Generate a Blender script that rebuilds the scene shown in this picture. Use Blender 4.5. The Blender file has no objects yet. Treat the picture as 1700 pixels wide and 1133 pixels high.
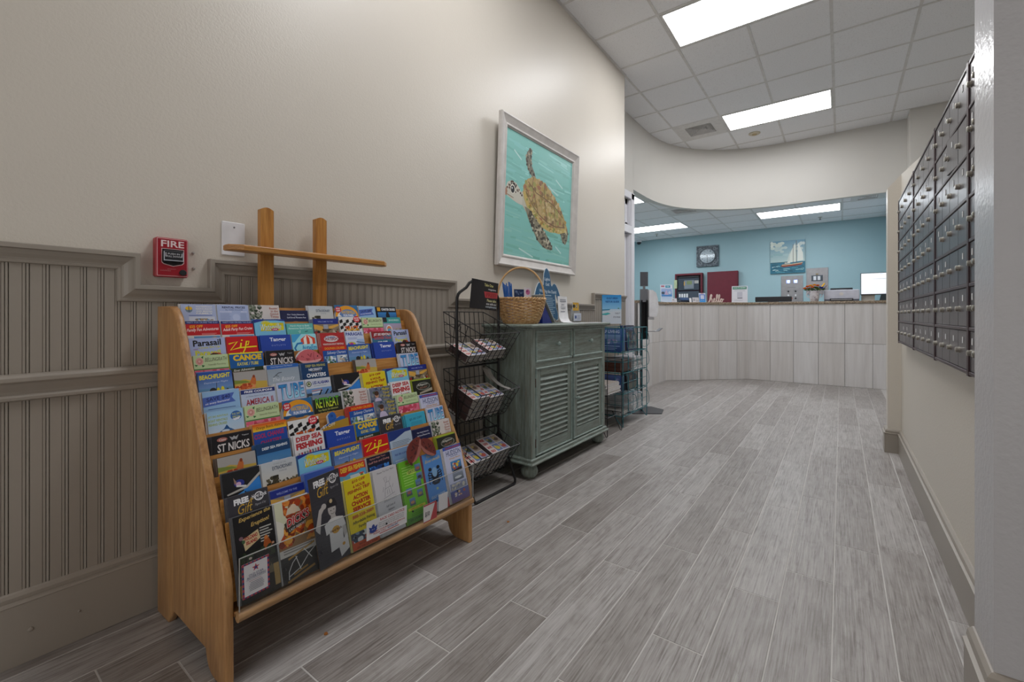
import bpy, math, random
from math import sin, cos, pi, radians, atan2, sqrt, hypot

scene = bpy.context.scene
COL = scene.collection
random.seed(7)

# ------------------------------------------------------------------ camera, world, exposure
cam_data = bpy.data.cameras.new('camera')
cam = bpy.data.objects.new('camera', cam_data)
COL.objects.link(cam)
cam.location = (0.0, 0.0, 1.0)
cam.rotation_euler = (pi / 2, 0.0, 0.6392)
cam_data.sensor_width = 36.0
cam_data.sensor_fit = 'HORIZONTAL'
cam_data.lens = 734.68 * 36.0 / 1700.0
cam_data.shift_x = 0.0
cam_data.shift_y = -42.56 / 1700.0
cam_data.clip_start = 0.02
scene.camera = cam

scene.view_settings.view_transform = 'Standard'
scene.view_settings.look = 'None'
scene.view_settings.exposure = 0.42
scene.view_settings.gamma = 1.0
scene.view_settings.use_curve_mapping = False

world = bpy.data.worlds.new('world')
scene.world = world
world.use_nodes = True
world.node_tree.nodes['Background'].inputs[0].default_value = (1.0, 0.985, 0.97, 1)
world.node_tree.nodes['Background'].inputs[1].default_value = 0.78

HALL_LAMP = 12.5      # emission of the hall troffers
BACK_LAMP = 9.5       # emission of the office troffers
LAMP_HALL_RGB = (0.98, 0.985, 1.0)
LAMP_BACK_RGB = (0.90, 0.95, 1.0)

# ------------------------------------------------------------------ colours and materials
def lin(c):
    return c / 12.92 if c <= 0.04045 else ((c + 0.055) / 1.055) ** 2.4

def hexc(h):
    h = h.lstrip('#')
    return tuple(lin(int(h[i:i + 2], 16) / 255.0) for i in (0, 2, 4)) + (1.0,)

class NT:
    """small helper for building a node material"""
    def __init__(self, name):
        self.m = bpy.data.materials.new(name)
        self.m.use_nodes = True
        self.t = self.m.node_tree
        self.b = self.t.nodes['Principled BSDF']
    def n(self, kind, **kw):
        nd = self.t.nodes.new(kind)
        for k, v in kw.items():
            setattr(nd, k, v)
        return nd
    def l(self, a, b):
        self.t.links.new(a, b)
    def coord(self, scale=(1, 1, 1), out='Object', rnd=0.0):
        tc = self.n('ShaderNodeTexCoord')
        mp = self.n('ShaderNodeMapping')
        mp.inputs['Scale'].default_value = scale
        self.l(tc.outputs[out], mp.inputs['Vector'])
        if rnd:
            oi = self.n('ShaderNodeObjectInfo')
            mu = self.n('ShaderNodeVectorMath', operation='SCALE')
            cb = self.n('ShaderNodeCombineXYZ')
            for i in range(3):
                self.l(oi.outputs['Random'], cb.inputs[i])
            self.l(cb.outputs[0], mu.inputs[0])
            mu.inputs['Scale'].default_value = rnd
            self.l(mu.outputs[0], mp.inputs['Location'])
        return mp.outputs[0]
    def noise(self, vec, scale, detail=4, rough=0.55, dist=0.0):
        nd = self.n('ShaderNodeTexNoise')
        nd.inputs['Scale'].default_value = scale
        nd.inputs['Detail'].default_value = detail
        nd.inputs['Roughness'].default_value = rough
        nd.inputs['Distortion'].default_value = dist
        self.l(vec, nd.inputs['Vector'])
        return nd.outputs['Fac']
    def ramp(self, fac, stops):
        nd = self.n('ShaderNodeValToRGB')
        el = nd.color_ramp.elements
        while len(el) < len(stops):
            el.new(0.5)
        for e, (p, c) in zip(el, stops):
            e.position = p
            e.color = c
        self.l(fac, nd.inputs[0])
        return nd.outputs[0]
    def mix(self, fac, a, b, mode='MIX'):
        nd = self.n('ShaderNodeMix', data_type='RGBA', blend_type=mode)
        for sock, v in ((nd.inputs[0], fac), (nd.inputs[6], a), (nd.inputs[7], b)):
            if isinstance(v, (int, float)):
                sock.default_value = v
            elif isinstance(v, tuple):
                sock.default_value = v
            else:
                self.l(v, sock)
        return nd.outputs[2]
    def bump(self, h, strength=0.2, dist=0.002):
        nd = self.n('ShaderNodeBump')
        nd.inputs['Strength'].default_value = strength
        nd.inputs['Distance'].default_value = dist
        self.l(h, nd.inputs['Height'])
        self.l(nd.outputs[0], self.b.inputs['Normal'])
    def base(self, c):
        if isinstance(c, tuple):
            self.b.inputs['Base Color'].default_value = c
        else:
            self.l(c, self.b.inputs['Base Color'])
    def rough(self, v):
        if isinstance(v, (int, float)):
            self.b.inputs['Roughness'].default_value = v
        else:
            self.l(v, self.b.inputs['Roughness'])
    def metal(self, v):
        self.b.inputs['Metallic'].default_value = v
    def spec(self, v):
        self.b.inputs['Specular IOR Level'].default_value = v

def plain(name, h, rough=0.5, metal=0.0, spec=0.5, var=0.04, vscale=14.0):
    m = NT(name)
    c = hexc(h)
    v = m.coord()
    f = m.noise(v, vscale, 3)
    d = tuple(x * (1 - var * 2) for x in c[:3]) + (1,)
    e = tuple(min(1, x * (1 + var * 2)) for x in c[:3]) + (1,)
    m.base(m.ramp(f, [(0.3, d), (0.7, e)]))
    m.rough(rough); m.metal(metal); m.spec(spec)
    return m.m

def glow(name, rgb, strength):
    m = NT(name)
    m.base((0.8, 0.8, 0.8, 1))
    m.b.inputs['Emission Color'].default_value = tuple(rgb) + (1,)
    m.b.inputs['Emission Strength'].default_value = strength
    return m.m

M = {}

def painted_wall(name, h, rough=0.42, bump=0.35, scale=240.0):
    m = NT(name)
    v = m.coord()
    big = m.noise(v, 1.3, 3)
    c = hexc(h)
    m.base(m.ramp(big, [(0.3, tuple(x * 0.97 for x in c[:3]) + (1,)), (0.7, c)]))
    a = m.noise(v, scale, 2, 0.5)
    m.bump(a, bump, 0.0016)
    m.rough(rough)
    return m.m

M['cream'] = painted_wall('cream_wall_paint', '#d7d0c5', 0.40, 0.45, 130.0)
M['soffit'] = painted_wall('cream_soffit_paint', '#cfccc6', 0.5, 0.15, 160.0)
M['pillar'] = painted_wall('grey_pillar_paint', '#c0bfc2', 0.32, 0.9, 70.0)
M['teal'] = painted_wall('teal_wall_paint', '#a3c1c8', 0.6, 0.12, 200.0)
M['taupe'] = painted_wall('taupe_trim_paint', '#9d958b', 0.36, 0.10, 60.0)
M['white_trim'] = plain('white_trim_paint', '#e4e4ea', 0.4, var=0.01, vscale=3)
M['white_plastic'] = plain('white_plastic', '#e6e6ea', 0.35)
M['grid'] = plain('white_grid_metal', '#d2d0ce', 0.5)
M['black_metal'] = plain('black_powder_coat', '#17171a', 0.38)
M['teal_metal'] = plain('teal_powder_coat', '#1f6a74', 0.4)
M['dark_plastic'] = plain('dark_plastic', '#22242a', 0.4)
M['grey_plastic'] = plain('grey_plastic', '#75777c', 0.45)
M['steel'] = plain('brushed_steel_plate', '#a5a3a5', 0.38, 0.75)
M['chrome'] = plain('nickel_knob', '#b9b4aa', 0.28, 0.9)
M['maroon'] = plain('maroon_enamel', '#6a1c2c', 0.5)
M['red'] = plain('red_enamel', '#a51326', 0.35)
M['paper'] = plain('white_paper', '#e4e4e6', 0.6)
M['paper_grey'] = plain('grey_newsprint', '#b5b2ad', 0.75)
M['blue_plastic'] = plain('blue_plastic', '#2a66b5', 0.35)
M['navy_plastic'] = plain('navy_plastic', '#12287e', 0.3)
M['grout'] = plain('pale_grout', '#c2bfbc', 0.8)
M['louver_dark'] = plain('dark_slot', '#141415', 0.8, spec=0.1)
M['hall_lamp'] = glow('hall_lamp_diffuser', LAMP_HALL_RGB, HALL_LAMP)
M['back_lamp'] = glow('office_lamp_diffuser', LAMP_BACK_RGB, BACK_LAMP)
M['screen'] = glow('lit_screen', (0.86, 0.93, 1.0), 0.50)

def m_tile():
    m = NT('mineral_ceiling_tile')
    v = m.coord(rnd=9.0)
    f = m.noise(v, 95, 5, 0.75)
    m.base(m.ramp(f, [(0.30, hexc('#bcbabb')), (0.42, hexc('#eaeaec')), (1.0, hexc('#f2f2f4'))]))
    m.bump(f, 0.5, 0.003)
    m.rough(0.85)
    return m.m
M['tile'] = m_tile()

def m_plank():
    m = NT('grey_wood_look_plank')
    oi = m.n('ShaderNodeObjectInfo')
    v = m.coord((9.0, 1.2, 1.0), 'Object', 37.0)
    w = m.coord((95.0, 2.4, 1.0), 'Object', 19.0)
    k = m.coord((6.0, 3.6, 1.0), 'Object', 53.0)
    f1 = m.noise(v, 2.6, 7, 0.66, 1.3)
    f2 = m.noise(w, 2.0, 5, 0.65, 0.3)
    f3 = m.noise(k, 2.6, 5, 0.62, 0.8)
    c = m.ramp(f1, [(0.22, hexc('#8a8480')), (0.42, hexc('#a39e9b')), (0.58, hexc('#b3afad')), (0.80, hexc('#c4c1c0'))])
    c = m.mix(m.ramp(f2, [(0.36, (0.75, 0.75, 0.75, 1)), (0.47, (0, 0, 0, 1))]), c, hexc('#7b746f'))
    c = m.mix(m.ramp(f2, [(0.53, (0, 0, 0, 1)), (0.66, (0.6, 0.6, 0.6, 1))]), c, hexc('#d0cecd'))
    c = m.mix(m.ramp(f3, [(0.45, (0, 0, 0, 1)), (0.75, (0.45, 0.45, 0.45, 1))]), c, hexc('#c3c0be'))
    c = m.mix(m.ramp(f3, [(0.22, (0.5, 0.5, 0.5, 1)), (0.42, (0, 0, 0, 1))]), c, hexc('#7d7672'))
    tint = m.ramp(oi.outputs['Random'], [(0.0, hexc('#bfb9b5')), (0.35, hexc('#d3cfcc')), (1.0, hexc('#efeeed'))])
    m.base(m.mix(0.75, c, tint, 'MULTIPLY'))
    m.bump(f2, 0.2, 0.001)
    m.rough(m.ramp(f1, [(0.2, (0.36, 0.36, 0.36, 1)), (0.8, (0.46, 0.46, 0.46, 1))]))
    return m.m
M['plank'] = m_plank()

def m_counter_tile():
    m = NT('whitewashed_counter_tile')
    oi = m.n('ShaderNodeObjectInfo')
    v = m.coord((13.0, 13.0, 0.7), 'Object', 31.0)
    f = m.noise(v, 1.6, 6, 0.6, 0.3)
    c = m.ramp(f, [(0.25, hexc('#cfccca')), (0.55, hexc('#dedcdb')), (0.8, hexc('#e6e5e5'))])
    tint = m.ramp(oi.outputs['Random'], [(0.0, hexc('#e2ddd9')), (1.0, hexc('#f6f6f8'))])
    m.base(m.mix(0.6, c, tint, 'MULTIPLY'))
    m.rough(0.42)
    return m.m
M['counter_tile'] = m_counter_tile()

def m_granite():
    m = NT('speckled_tan_granite')
    v = m.coord()
    f = m.noise(v, 55, 6, 0.8)
    m.base(m.ramp(f, [(0.32, hexc('#2d2620')), (0.44, hexc('#7a6a58')), (0.56, hexc('#a4937d')), (0.7, hexc('#c7bba9'))]))
    m.rough(0.25)
    return m.m
M['granite'] = m_granite()

def m_wood(name, scale, dark, mid, light, rough=0.38):
    m = NT(name)
    v = m.coord(scale, 'Object', 13.0)
    f1 = m.noise(v, 2.0, 6, 0.6, 0.9)
    f2 = m.noise(v, 9.0, 4, 0.6, 0.2)
    c1 = m.ramp(f1, [(0.25, hexc(dark)), (0.5, hexc(mid)), (0.78, hexc(light))])
    c2 = m.ramp(f2, [(0.3, hexc('#b9a791')), (0.62, hexc('#ffffff'))])
    m.base(m.mix(0.5, c1, c2, 'MULTIPLY'))
    m.bump(f2, 0.12, 0.001)
    m.rough(rough)
    return m.m
M['oak_z'] = m_wood('oak_upright_grain', (16, 16, 1.3), '#9a6d42', '#b98b5a', '#cca26e')
M['oak_y'] = m_wood('oak_lengthwise_grain', (16, 1.3, 16), '#8a5a30', '#b07c48', '#c89560')
M['oak_worn'] = m_wood('worn_oak_rail', (18, 1.6, 18), '#86623f', '#b08a60', '#c8a67c', 0.45)
M['oak_honey'] = m_wood('honey_oak_post', (22, 22, 1.4), '#96602a', '#bd8440', '#cf9a55')
M['oak_honey_y'] = m_wood('honey_oak_crossbar', (22, 1.4, 22), '#9a642c', '#c08745', '#d4a05c')

def m_sage(name, scale):
    m = NT(name)
    v = m.coord(scale, 'Object', 11.0)
    f1 = m.noise(v, 2.4, 7, 0.68, 0.5)
    f2 = m.noise(v, 8.0, 5, 0.7, 0.2)
    c = m.ramp(f1, [(0.28, hexc('#6d6b61')), (0.46, hexc('#7d8880')), (0.60, hexc('#899790')), (0.80, hexc('#a6bab8'))])
    c2 = m.ramp(f2, [(0.32, hexc('#a39a8c')), (0.55, hexc('#ffffff'))])
    m.base(m.mix(0.55, c, c2, 'MULTIPLY'))
    m.bump(f2, 0.12, 0.001)
    m.rough(0.42)
    return m.m
M['sage_z'] = m_sage('distressed_sage_upright', (18, 18, 1.4))
M['sage_y'] = m_sage('distressed_sage_lengthwise', (18, 1.4, 18))
M['sage_edge'] = plain('rubbed_sage_edge', '#85958f', 0.42, var=0.10, vscale=40)

def m_mail():
    m = NT('dark_bronze_mailbox_metal')
    v = m.coord((30, 30, 2.0), 'Object', 5.0)
    f = m.noise(v, 3.0, 4)
    oi = m.n('ShaderNodeObjectInfo')
    c = m.ramp(f, [(0.3, hexc('#4d484b')), (0.7, hexc('#5c575a'))])
    t = m.ramp(oi.outputs['Random'], [(0.0, hexc('#d8d4d6')), (1.0, hexc('#ffffff'))])
    m.base(m.mix(0.8, c, t, 'MULTIPLY'))
    m.rough(0.34); m.metal(0.2)
    return m.m
M['mail'] = m_mail()
M['mail_frame'] = plain('brown_mailbox_frame', '#46363a', 0.42, 0.35)

def m_wicker(name, a, b, c):
    m = NT(name)
    v = m.coord(rnd=7.0)
    f = m.noise(v, 60, 3)
    m.base(m.ramp(f, [(0.3, hexc(a)), (0.5, hexc(b)), (0.7, hexc(c))]))
    m.rough(0.5)
    return m.m
M['wicker'] = m_wicker('honey_wicker', '#a87b4c', '#cfa674', '#e2c494')

def m_print():
    m = NT('printed_ink')
    a = m.n('ShaderNodeAttribute', attribute_name='Col')
    m.base(a.outputs['Color'])
    m.rough(0.34)
    return m.m
M['print'] = m_print()

def m_card(name, h):
    m = NT(name)
    c = hexc(h)
    oi = m.n('ShaderNodeObjectInfo')
    m.base(m.ramp(oi.outputs['Random'], [(0, tuple(x * 0.88 for x in c[:3]) + (1,)), (1, c)]))
    m.rough(0.38)
    return m.m
_cards = {}
def card_mat(h):
    if h not in _cards:
        _cards[h] = m_card('leaflet_stock_' + h.lstrip('#'), h)
    return _cards[h]

def m_clear(name, tint, gloss=0.06):
    m = NT(name)
    t = m.t
    tr = m.n('ShaderNodeBsdfTransparent'); tr.inputs[0].default_value = tint
    gl = m.n('ShaderNodeBsdfGlossy'); gl.inputs['Roughness'].default_value = gloss
    lw = m.n('ShaderNodeLayerWeight'); lw.inputs[0].default_value = 0.5
    pw = m.n('ShaderNodeMath', operation='POWER'); m.l(lw.outputs['Facing'], pw.inputs[0]); pw.inputs[1].default_value = 5.0
    fr = m.n('ShaderNodeMath', operation='MULTIPLY_ADD'); m.l(pw.outputs[0], fr.inputs[0]); fr.inputs[1].default_value = 0.9; fr.inputs[2].default_value = 0.035
    mx = m.n('ShaderNodeMixShader')
    m.l(fr.outputs[0], mx.inputs[0]); m.l(tr.outputs[0], mx.inputs[1]); m.l(gl.outputs[0], mx.inputs[2])
    out = t.nodes['Material Output']
    t.links.new(mx.outputs[0], out.inputs['Surface'])
    return m.m
M['acrylic'] = m_clear('clear_acrylic', (0.90, 0.92, 0.93, 1))
M['acrylic_edge'] = plain('acrylic_cut_edge', '#a9aaa8', 0.25)
M['glass'] = m_clear('window_glass', (0.80, 0.86, 0.90, 1), 0.03)

# ------------------------------------------------------------------ mesh helpers
class MB:
    """collects faces, then links them as ONE mesh object"""
    def __init__(self):
        self.v = []; self.f = []; self.mi = []; self.cur = 0
    def add(self, vs, fs):
        o = len(self.v)
        self.v += [tuple(p) for p in vs]
        for f in fs:
            self.f.append(tuple(i + o for i in f)); self.mi.append(self.cur)
        return self
    def box(self, a, b, c=0.0):
        """axis aligned box from a to b with a small chamfer c"""
        x0, y0, z0 = (min(a[i], b[i]) for i in range(3))
        x1, y1, z1 = (max(a[i], b[i]) for i in range(3))
        c = min(c, (x1 - x0) * 0.45, (y1 - y0) * 0.45, (z1 - z0) * 0.45)
        if c <= 0:
            vs = [(x, y, z) for x in (x0, x1) for y in (y0, y1) for z in (z0, z1)]
            return self.add(vs, [(0, 1, 3, 2), (4, 6, 7, 5), (0, 4, 5, 1), (2, 3, 7, 6), (0, 2, 6, 4), (1, 5, 7, 3)])
        X = (x0, x1); Y = (y0, y1); Z = (z0, z1)
        vs = []; idx = {}
        for i in (0, 1):
            for j in (0, 1):
                for k in (0, 1):
                    sx, sy, sz = (1, -1)[i], (1, -1)[j], (1, -1)[k]
                    for ax in range(3):
                        p = [X[i] + sx * c, Y[j] + sy * c, Z[k] + sz * c]
                        p[ax] = (X[i], Y[j], Z[k])[ax]
                        idx[(i, j, k, ax)] = len(vs); vs.append(tuple(p))
        fs = []
        for ax in range(3):
            for s in (0, 1):
                q = []
                for (p, r) in ((0, 0), (1, 0), (1, 1), (0, 1)):
                    key = [0, 0, 0]; o = [t for t in range(3) if t != ax]
                    key[ax] = s; key[o[0]] = p; key[o[1]] = r
                    q.append(idx[tuple(key) + (ax,)])
                flip = (s == 0) ^ (ax == 1)
                fs.append(tuple(reversed(q)) if flip else tuple(q))
        for a1 in range(3):
            for a2 in range(a1 + 1, 3):
                a3 = 3 - a1 - a2
                for s1 in (0, 1):
                    for s2 in (0, 1):
                        k0 = [0, 0, 0]; k0[a1] = s1; k0[a2] = s2; k0[a3] = 0
                        k1 = list(k0); k1[a3] = 1
                        fs.append((idx[tuple(k0) + (a1,)], idx[tuple(k1) + (a1,)], idx[tuple(k1) + (a2,)], idx[tuple(k0) + (a2,)]))
        for i in (0, 1):
            for j in (0, 1):
                for k in (0, 1):
                    fs.append(tuple(idx[(i, j, k, ax)] for ax in range(3)))
        return self.add(vs, fs)
    def prism(self, pts, axis, lo, hi):
        """polygon pts in the plane across axis, extruded from lo to hi"""
        n = len(pts)
        def P(p, t):
            return (t, p[0], p[1]) if axis == 'x' else (p[0], t, p[1]) if axis == 'y' else (p[0], p[1], t)
        vs = [P(p, lo) for p in pts] + [P(p, hi) for p in pts]
        fs = [tuple(range(n - 1, -1, -1)), tuple(range(n, 2 * n))]
        fs += [(i, (i + 1) % n, n + (i + 1) % n, n + i) for i in range(n)]
        return self.add(vs, fs)
    def tube(self, path, r, seg=8, closed=False, caps=True):
        """round bar along a list of points; r may be a list"""
        n = len(path)
        rings = []
        prev = None
        for i, p in enumerate(path):
            if closed:
                a, b = path[(i - 1) % n], path[(i + 1) % n]
            else:
                a, b = path[max(i - 1, 0)], path[min(i + 1, n - 1)]
            d = [b[k] - a[k] for k in range(3)]
            L = sqrt(sum(t * t for t in d)) or 1.0
            d = [t / L for t in d]
            if prev is None:
                u = [0, 0, 1] if abs(d[2]) < 0.9 else [1, 0, 0]
            else:
                u = prev
            dt = sum(u[k] * d[k] for k in range(3))
            u = [u[k] - dt * d[k] for k in range(3)]
            lu = sqrt(sum(t * t for t in u)) or 1.0
            u = [t / lu for t in u]
            prev = u
            w = [d[1] * u[2] - d[2] * u[1], d[2] * u[0] - d[0] * u[2], d[0] * u[1] - d[1] * u[0]]
            rr = r[i] if isinstance(r, (list, tuple)) else r
            rings.append([tuple(p[k] + rr * (cos(2 * pi * s / seg) * u[k] + sin(2 * pi * s / seg) * w[k]) for k in range(3)) for s in range(seg)])
        vs = [q for ring in rings for q in ring]
        fs = []
        m = n if closed else n - 1
        for i in range(m):
            j = (i + 1) % n
            for s in range(seg):
                t = (s + 1) % seg
                fs.append((i * seg + s, i * seg + t, j * seg + t, j * seg + s))
        if caps and not closed:
            fs.append(tuple(range(seg - 1, -1, -1)))
            fs.append(tuple((n - 1) * seg + s for s in range(seg)))
        return self.add(vs, fs)
    def lathe(self, prof, c, axis='z', seg=20):
        """prof = [(radius, offset along axis)] turned about the axis through c"""
        vs = []
        for (r, h) in prof:
            for s in range(seg):
                a = 2 * pi * s / seg
                q = {'z': (r * cos(a), r * sin(a), h), 'x': (h, r * cos(a), r * sin(a)), 'y': (r * sin(a), h, r * cos(a))}[axis]
                vs.append(tuple(c[k] + q[k] for k in range(3)))
        fs = []
        n = len(prof)
        for i in range(n - 1):
            for s in range(seg):
                t = (s + 1) % seg
                fs.append((i * seg + s, i * seg + t, (i + 1) * seg + t, (i + 1) * seg + s))
        fs.append(tuple(range(seg - 1, -1, -1)))
        fs.append(tuple((n - 1) * seg + s for s in range(seg)))
        return self.add(vs, fs)
    def sweep(self, path, prof, place, miter=True):
        """mitred moulding: path = 2-D polyline, prof = [(inward offset, height)], place(u, v, h) -> point"""
        n = len(path); k = len(prof)
        dirs = []
        for i in range(n - 1):
            dx, dy = path[i + 1][0] - path[i][0], path[i + 1][1] - path[i][1]
            L = hypot(dx, dy); dirs.append((dx / L, dy / L))
        vs = []
        for i, p in enumerate(path):
            d0 = dirs[max(i - 1, 0)]; d1 = dirs[min(i, n - 2)]
            n0 = (d0[1], -d0[0]); n1 = (d1[1], -d1[0])
            q = (n0[0] + n1[0], n0[1] + n1[1])
            dn = 1 + n0[0] * n1[0] + n0[1] * n1[1]
            q = (q[0] / dn, q[1] / dn)
            for (o, h) in prof:
                vs.append(place(p[0] + q[0] * o, p[1] + q[1] * o, h))
        fs = []
        for i in range(n - 1):
            for s in range(k - 1):
                fs.append((i * k + s, i * k + s + 1, (i + 1) * k + s + 1, (i + 1) * k + s))
        fs.append(tuple(range(k))); fs.append(tuple((n - 1) * k + s for s in reversed(range(k))))
        return self.add(vs, fs)
    def mesh(self, name, mats, off=(0, 0, 0), smooth=False):
        me = bpy.data.meshes.new(name)
        me.from_pydata([(p[0] - off[0], p[1] - off[1], p[2] - off[2]) for p in self.v], [], self.f)
        mats = mats if isinstance(mats, (list, tuple)) else [mats]
        for m in mats:
            me.materials.append(m)
        if len(mats) > 1:
            me.polygons.foreach_set('material_index', self.mi)
        if smooth:
            me.polygons.foreach_set('use_smooth', [True] * len(me.polygons))
            try:
                me.set_sharp_from_angle(angle=radians(42))
            except Exception:
                pass
        me.update()
        return me
    def base(self):
        xs = [p[0] for p in self.v]; ys = [p[1] for p in self.v]; zs = [p[2] for p in self.v]
        return ((min(xs) + max(xs)) / 2, (min(ys) + max(ys)) / 2, min(zs))
    def build(self, name, mats, parent=None, smooth=False, at=None):
        """link as one object. Without a parent the origin sits at the base; coordinates are world coordinates
        for unrotated parents"""
        off = at if at is not None else (wpos(parent) if parent else self.base())
        ob = bpy.data.objects.new(name, self.mesh(name, mats, off, smooth))
        COL.objects.link(ob)
        if parent:
            ob.parent = parent
        else:
            ob.location = off
        return ob

def wpos(o):
    x = [0.0, 0.0, 0.0]
    while o:
        for k in range(3):
            x[k] += o.location[k]
        o = o.parent
    return tuple(x)

def tag(o, label=None, cat=None, group=None, kind=None):
    if label: o['label'] = label
    if cat: o['category'] = cat
    if group: o['group'] = group
    if kind: o['kind'] = kind
    return o

def thing(name, label, cat, loc, rz=0.0, group=None):
    o = bpy.data.objects.new(name, None)
    o.empty_display_size = 0.05
    COL.objects.link(o)
    o.location = loc
    o.rotation_euler = (0, 0, rz)
    return tag(o, label, cat, group)

def child_of(name, me, parent, loc=(0, 0, 0)):
    o = bpy.data.objects.new(name, me)
    COL.objects.link(o)
    o.parent = parent
    o.location = loc
    return o

def copy_tree(o, parent=None):
    c = o.copy()
    COL.objects.link(c)
    if parent: c.parent = parent
    for ch in list(o.children):
        copy_tree(ch, c)
    return c

def struct(name, mb, mat, smooth=False, parent=None, kind='structure'):
    o = mb.build(name, mat, parent, smooth)
    if not parent: o['kind'] = kind
    return o

# ------------------------------------------------------------------ flat print (ink layers on paper)
_text_cache = {}
def text_tris(s, bold=0.0, shear=0.0, spacing=1.0):
    key = (s, bold, shear, spacing)
    if key not in _text_cache:
        cu = bpy.data.curves.new('t', 'FONT')
        cu.body = s; cu.size = 1.0; cu.resolution_u = 2
        cu.offset = bold; cu.shear = shear; cu.space_character = spacing
        ob = bpy.data.objects.new('t', cu)
        me = ob.to_mesh()
        vs = [(v.co[0], v.co[1]) for v in me.vertices]
        fs = [tuple(p.vertices) for p in me.polygons]
        ob.to_mesh_clear()
        bpy.data.objects.remove(ob); bpy.data.curves.remove(cu)
        x0 = min((p[0] for p in vs), default=0); x1 = max((p[0] for p in vs), default=1)
        y0 = min((p[1] for p in vs), default=0); y1 = max((p[1] for p in vs), default=1)
        _text_cache[key] = (vs, fs, (x0, x1, y0, y1))
    return _text_cache[key]

class Ink:
    """printing in card units: u runs 0..1 across, v runs down from the top edge; each call lies one hair above the last"""
    STEP = 0.00006
    def __init__(self):
        self.v = []; self.f = []; self.c = []; self.lay = 1
    def _put(self, pts, faces, col):
        o = len(self.v)
        c = hexc(col) if isinstance(col, str) else None
        for i, p in enumerate(pts):
            self.v.append((p[0], p[1], self.lay))
            self.c.append(c if c else hexc(col[i % len(col)]))
        self.f += [tuple(i + o for i in f) for f in faces]
        self.lay += 1
        return self
    def rect(self, u0, v0, u1, v1, col):
        return self._put([(u0, v0), (u0, v1), (u1, v1), (u1, v0)], [(0, 1, 2, 3)], col)
    def grad(self, u0, v0, u1, v1, top, bot):
        return self._put([(u0, v0), (u0, v1), (u1, v1), (u1, v0)], [(0, 1, 2, 3)], [top, bot, bot, top])
    def poly(self, pts, col):
        return self._put(pts, [tuple(range(len(pts)))], col)
    def ell(self, cx, cy, rx, ry, col, n=18, a0=0.0, a1=2 * pi):
        return self._put([(cx + rx * cos(a0 + (a1 - a0) * i / n), cy + ry * sin(a0 + (a1 - a0) * i / n)) for i in range(n + (0 if abs(a1 - a0 - 2 * pi) < 1e-6 else 1))],
                         [tuple(range(n + (0 if abs(a1 - a0 - 2 * pi) < 1e-6 else 1)))], col)
    def stroke(self, pts, w, col):
        ps = []; fs = []
        n = len(pts)
        for i, p in enumerate(pts):
            a = pts[max(i - 1, 0)]; b = pts[min(i + 1, n - 1)]
            d = (b[0] - a[0], b[1] - a[1]); L = hypot(*d) or 1
            nx, ny = -d[1] / L * w / 2, d[0] / L * w / 2
            ps += [(p[0] + nx, p[1] + ny), (p[0] - nx, p[1] - ny)]
            if i: fs.append((2 * i - 2, 2 * i - 1, 2 * i + 1, 2 * i))
        return self._put(ps, fs, col)
    def text(self, s, u0, v0, u1, v1, col, bold=0.0, shear=0.0, slope=0.0, spacing=1.0, grad=None):
        """lettering stretched to fill the box"""
        vs, fs, (x0, x1, y0, y1) = text_tris(s, bold, shear, spacing)
        sx = (u1 - u0) / max(x1 - x0, 1e-6); sy = (v1 - v0) / max(y1 - y0, 1e-6)
        pts = []
        cols = []
        for p in vs:
            u = u0 + (p[0] - x0) * sx
            t = (p[1] - y0) / max(y1 - y0, 1e-6)
            pts.append((u, v1 - (p[1] - y0) * sy - slope * (u - u0)))
            if grad:
                cols.append(grad[0] if t > 0.5 else grad[1])
        return self._put(pts, fs, cols if grad else col)
    def lines(self, u0, v0, u1, n, gap, col, h=None, rag=0.25):
        ps = []; fs = []
        h = h or gap * 0.38
        rnd = random.Random(int(u0 * 97 + v0 * 1013 + n))
        for i in range(n):
            a = u0; b = u1 - rag * rnd.random() * (u1 - u0)
            if rag < 0:
                k = -rag * rnd.random() * (u1 - u0) / 2; a, b = u0 + k, u1 - k
            y = v0 + i * gap; o = len(ps)
            ps += [(a, y), (a, y + h), (b, y + h), (b, y)]
            fs.append((o, o + 1, o + 2, o + 3))
        return self._put(ps, fs, col)
    def blobs(self, u0, v0, u1, v1, n, cols, size=0.05, seed=1):
        rnd = random.Random(seed)
        for i in range(n):
            cx, cy = rnd.uniform(u0, u1), rnd.uniform(v0, v1)
            rx, ry = size * rnd.uniform(0.5, 1.3), size * rnd.uniform(0.4, 1.1)
            a = rnd.random() * pi
            pts = []
            for k in range(9):
                t = 2 * pi * k / 9; r = rnd.uniform(0.75, 1.15)
                x, y = rx * r * cos(t), ry * r * sin(t)
                pts.append((min(max(cx + x * cos(a) - y * sin(a), u0), u1), min(max(cy + x * sin(a) + y * cos(a), v0), v1)))
            self.poly(pts, cols[i % len(cols)])
            self.lay -= 0.8
        self.lay += 0.8
        return self
    def mesh(self, name, place, step=None):
        """place(u, v, h) -> local point, h = height above the paper"""
        st = (step or Ink.STEP)
        top = max(q[2] for q in self.v)
        st = min(st, 0.0012 / top)
        me = bpy.data.meshes.new(name)
        pts = [place(p[0], p[1], p[2] * st) for p in self.v]
        # every face winds so that it looks outward
        a, b, c = place(0, 0, 0), place(1, 0, 0), place(0, 1, 0)
        me.from_pydata(pts, [], self.f)
        ca = me.color_attributes.new('Col', 'FLOAT_COLOR', 'POINT')
        ca.data.foreach_set('color', [t for c in self.c for t in c])
        me.materials.append(M['print'])
        me.update()
        return me
# ------------------------------------------------------------------ room shell
CEIL = 3.6227
XL = -1.90            # papered side wall
T = 0.6096            # ceiling grid
GX, GY = -1.8957, 3.8621
BZ = 2.76             # office ceiling

floor = struct('floor', MB().box((-4.7, -2.6, -0.12), (2.4, 10.5, -0.0011)), M['grout'])
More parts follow.
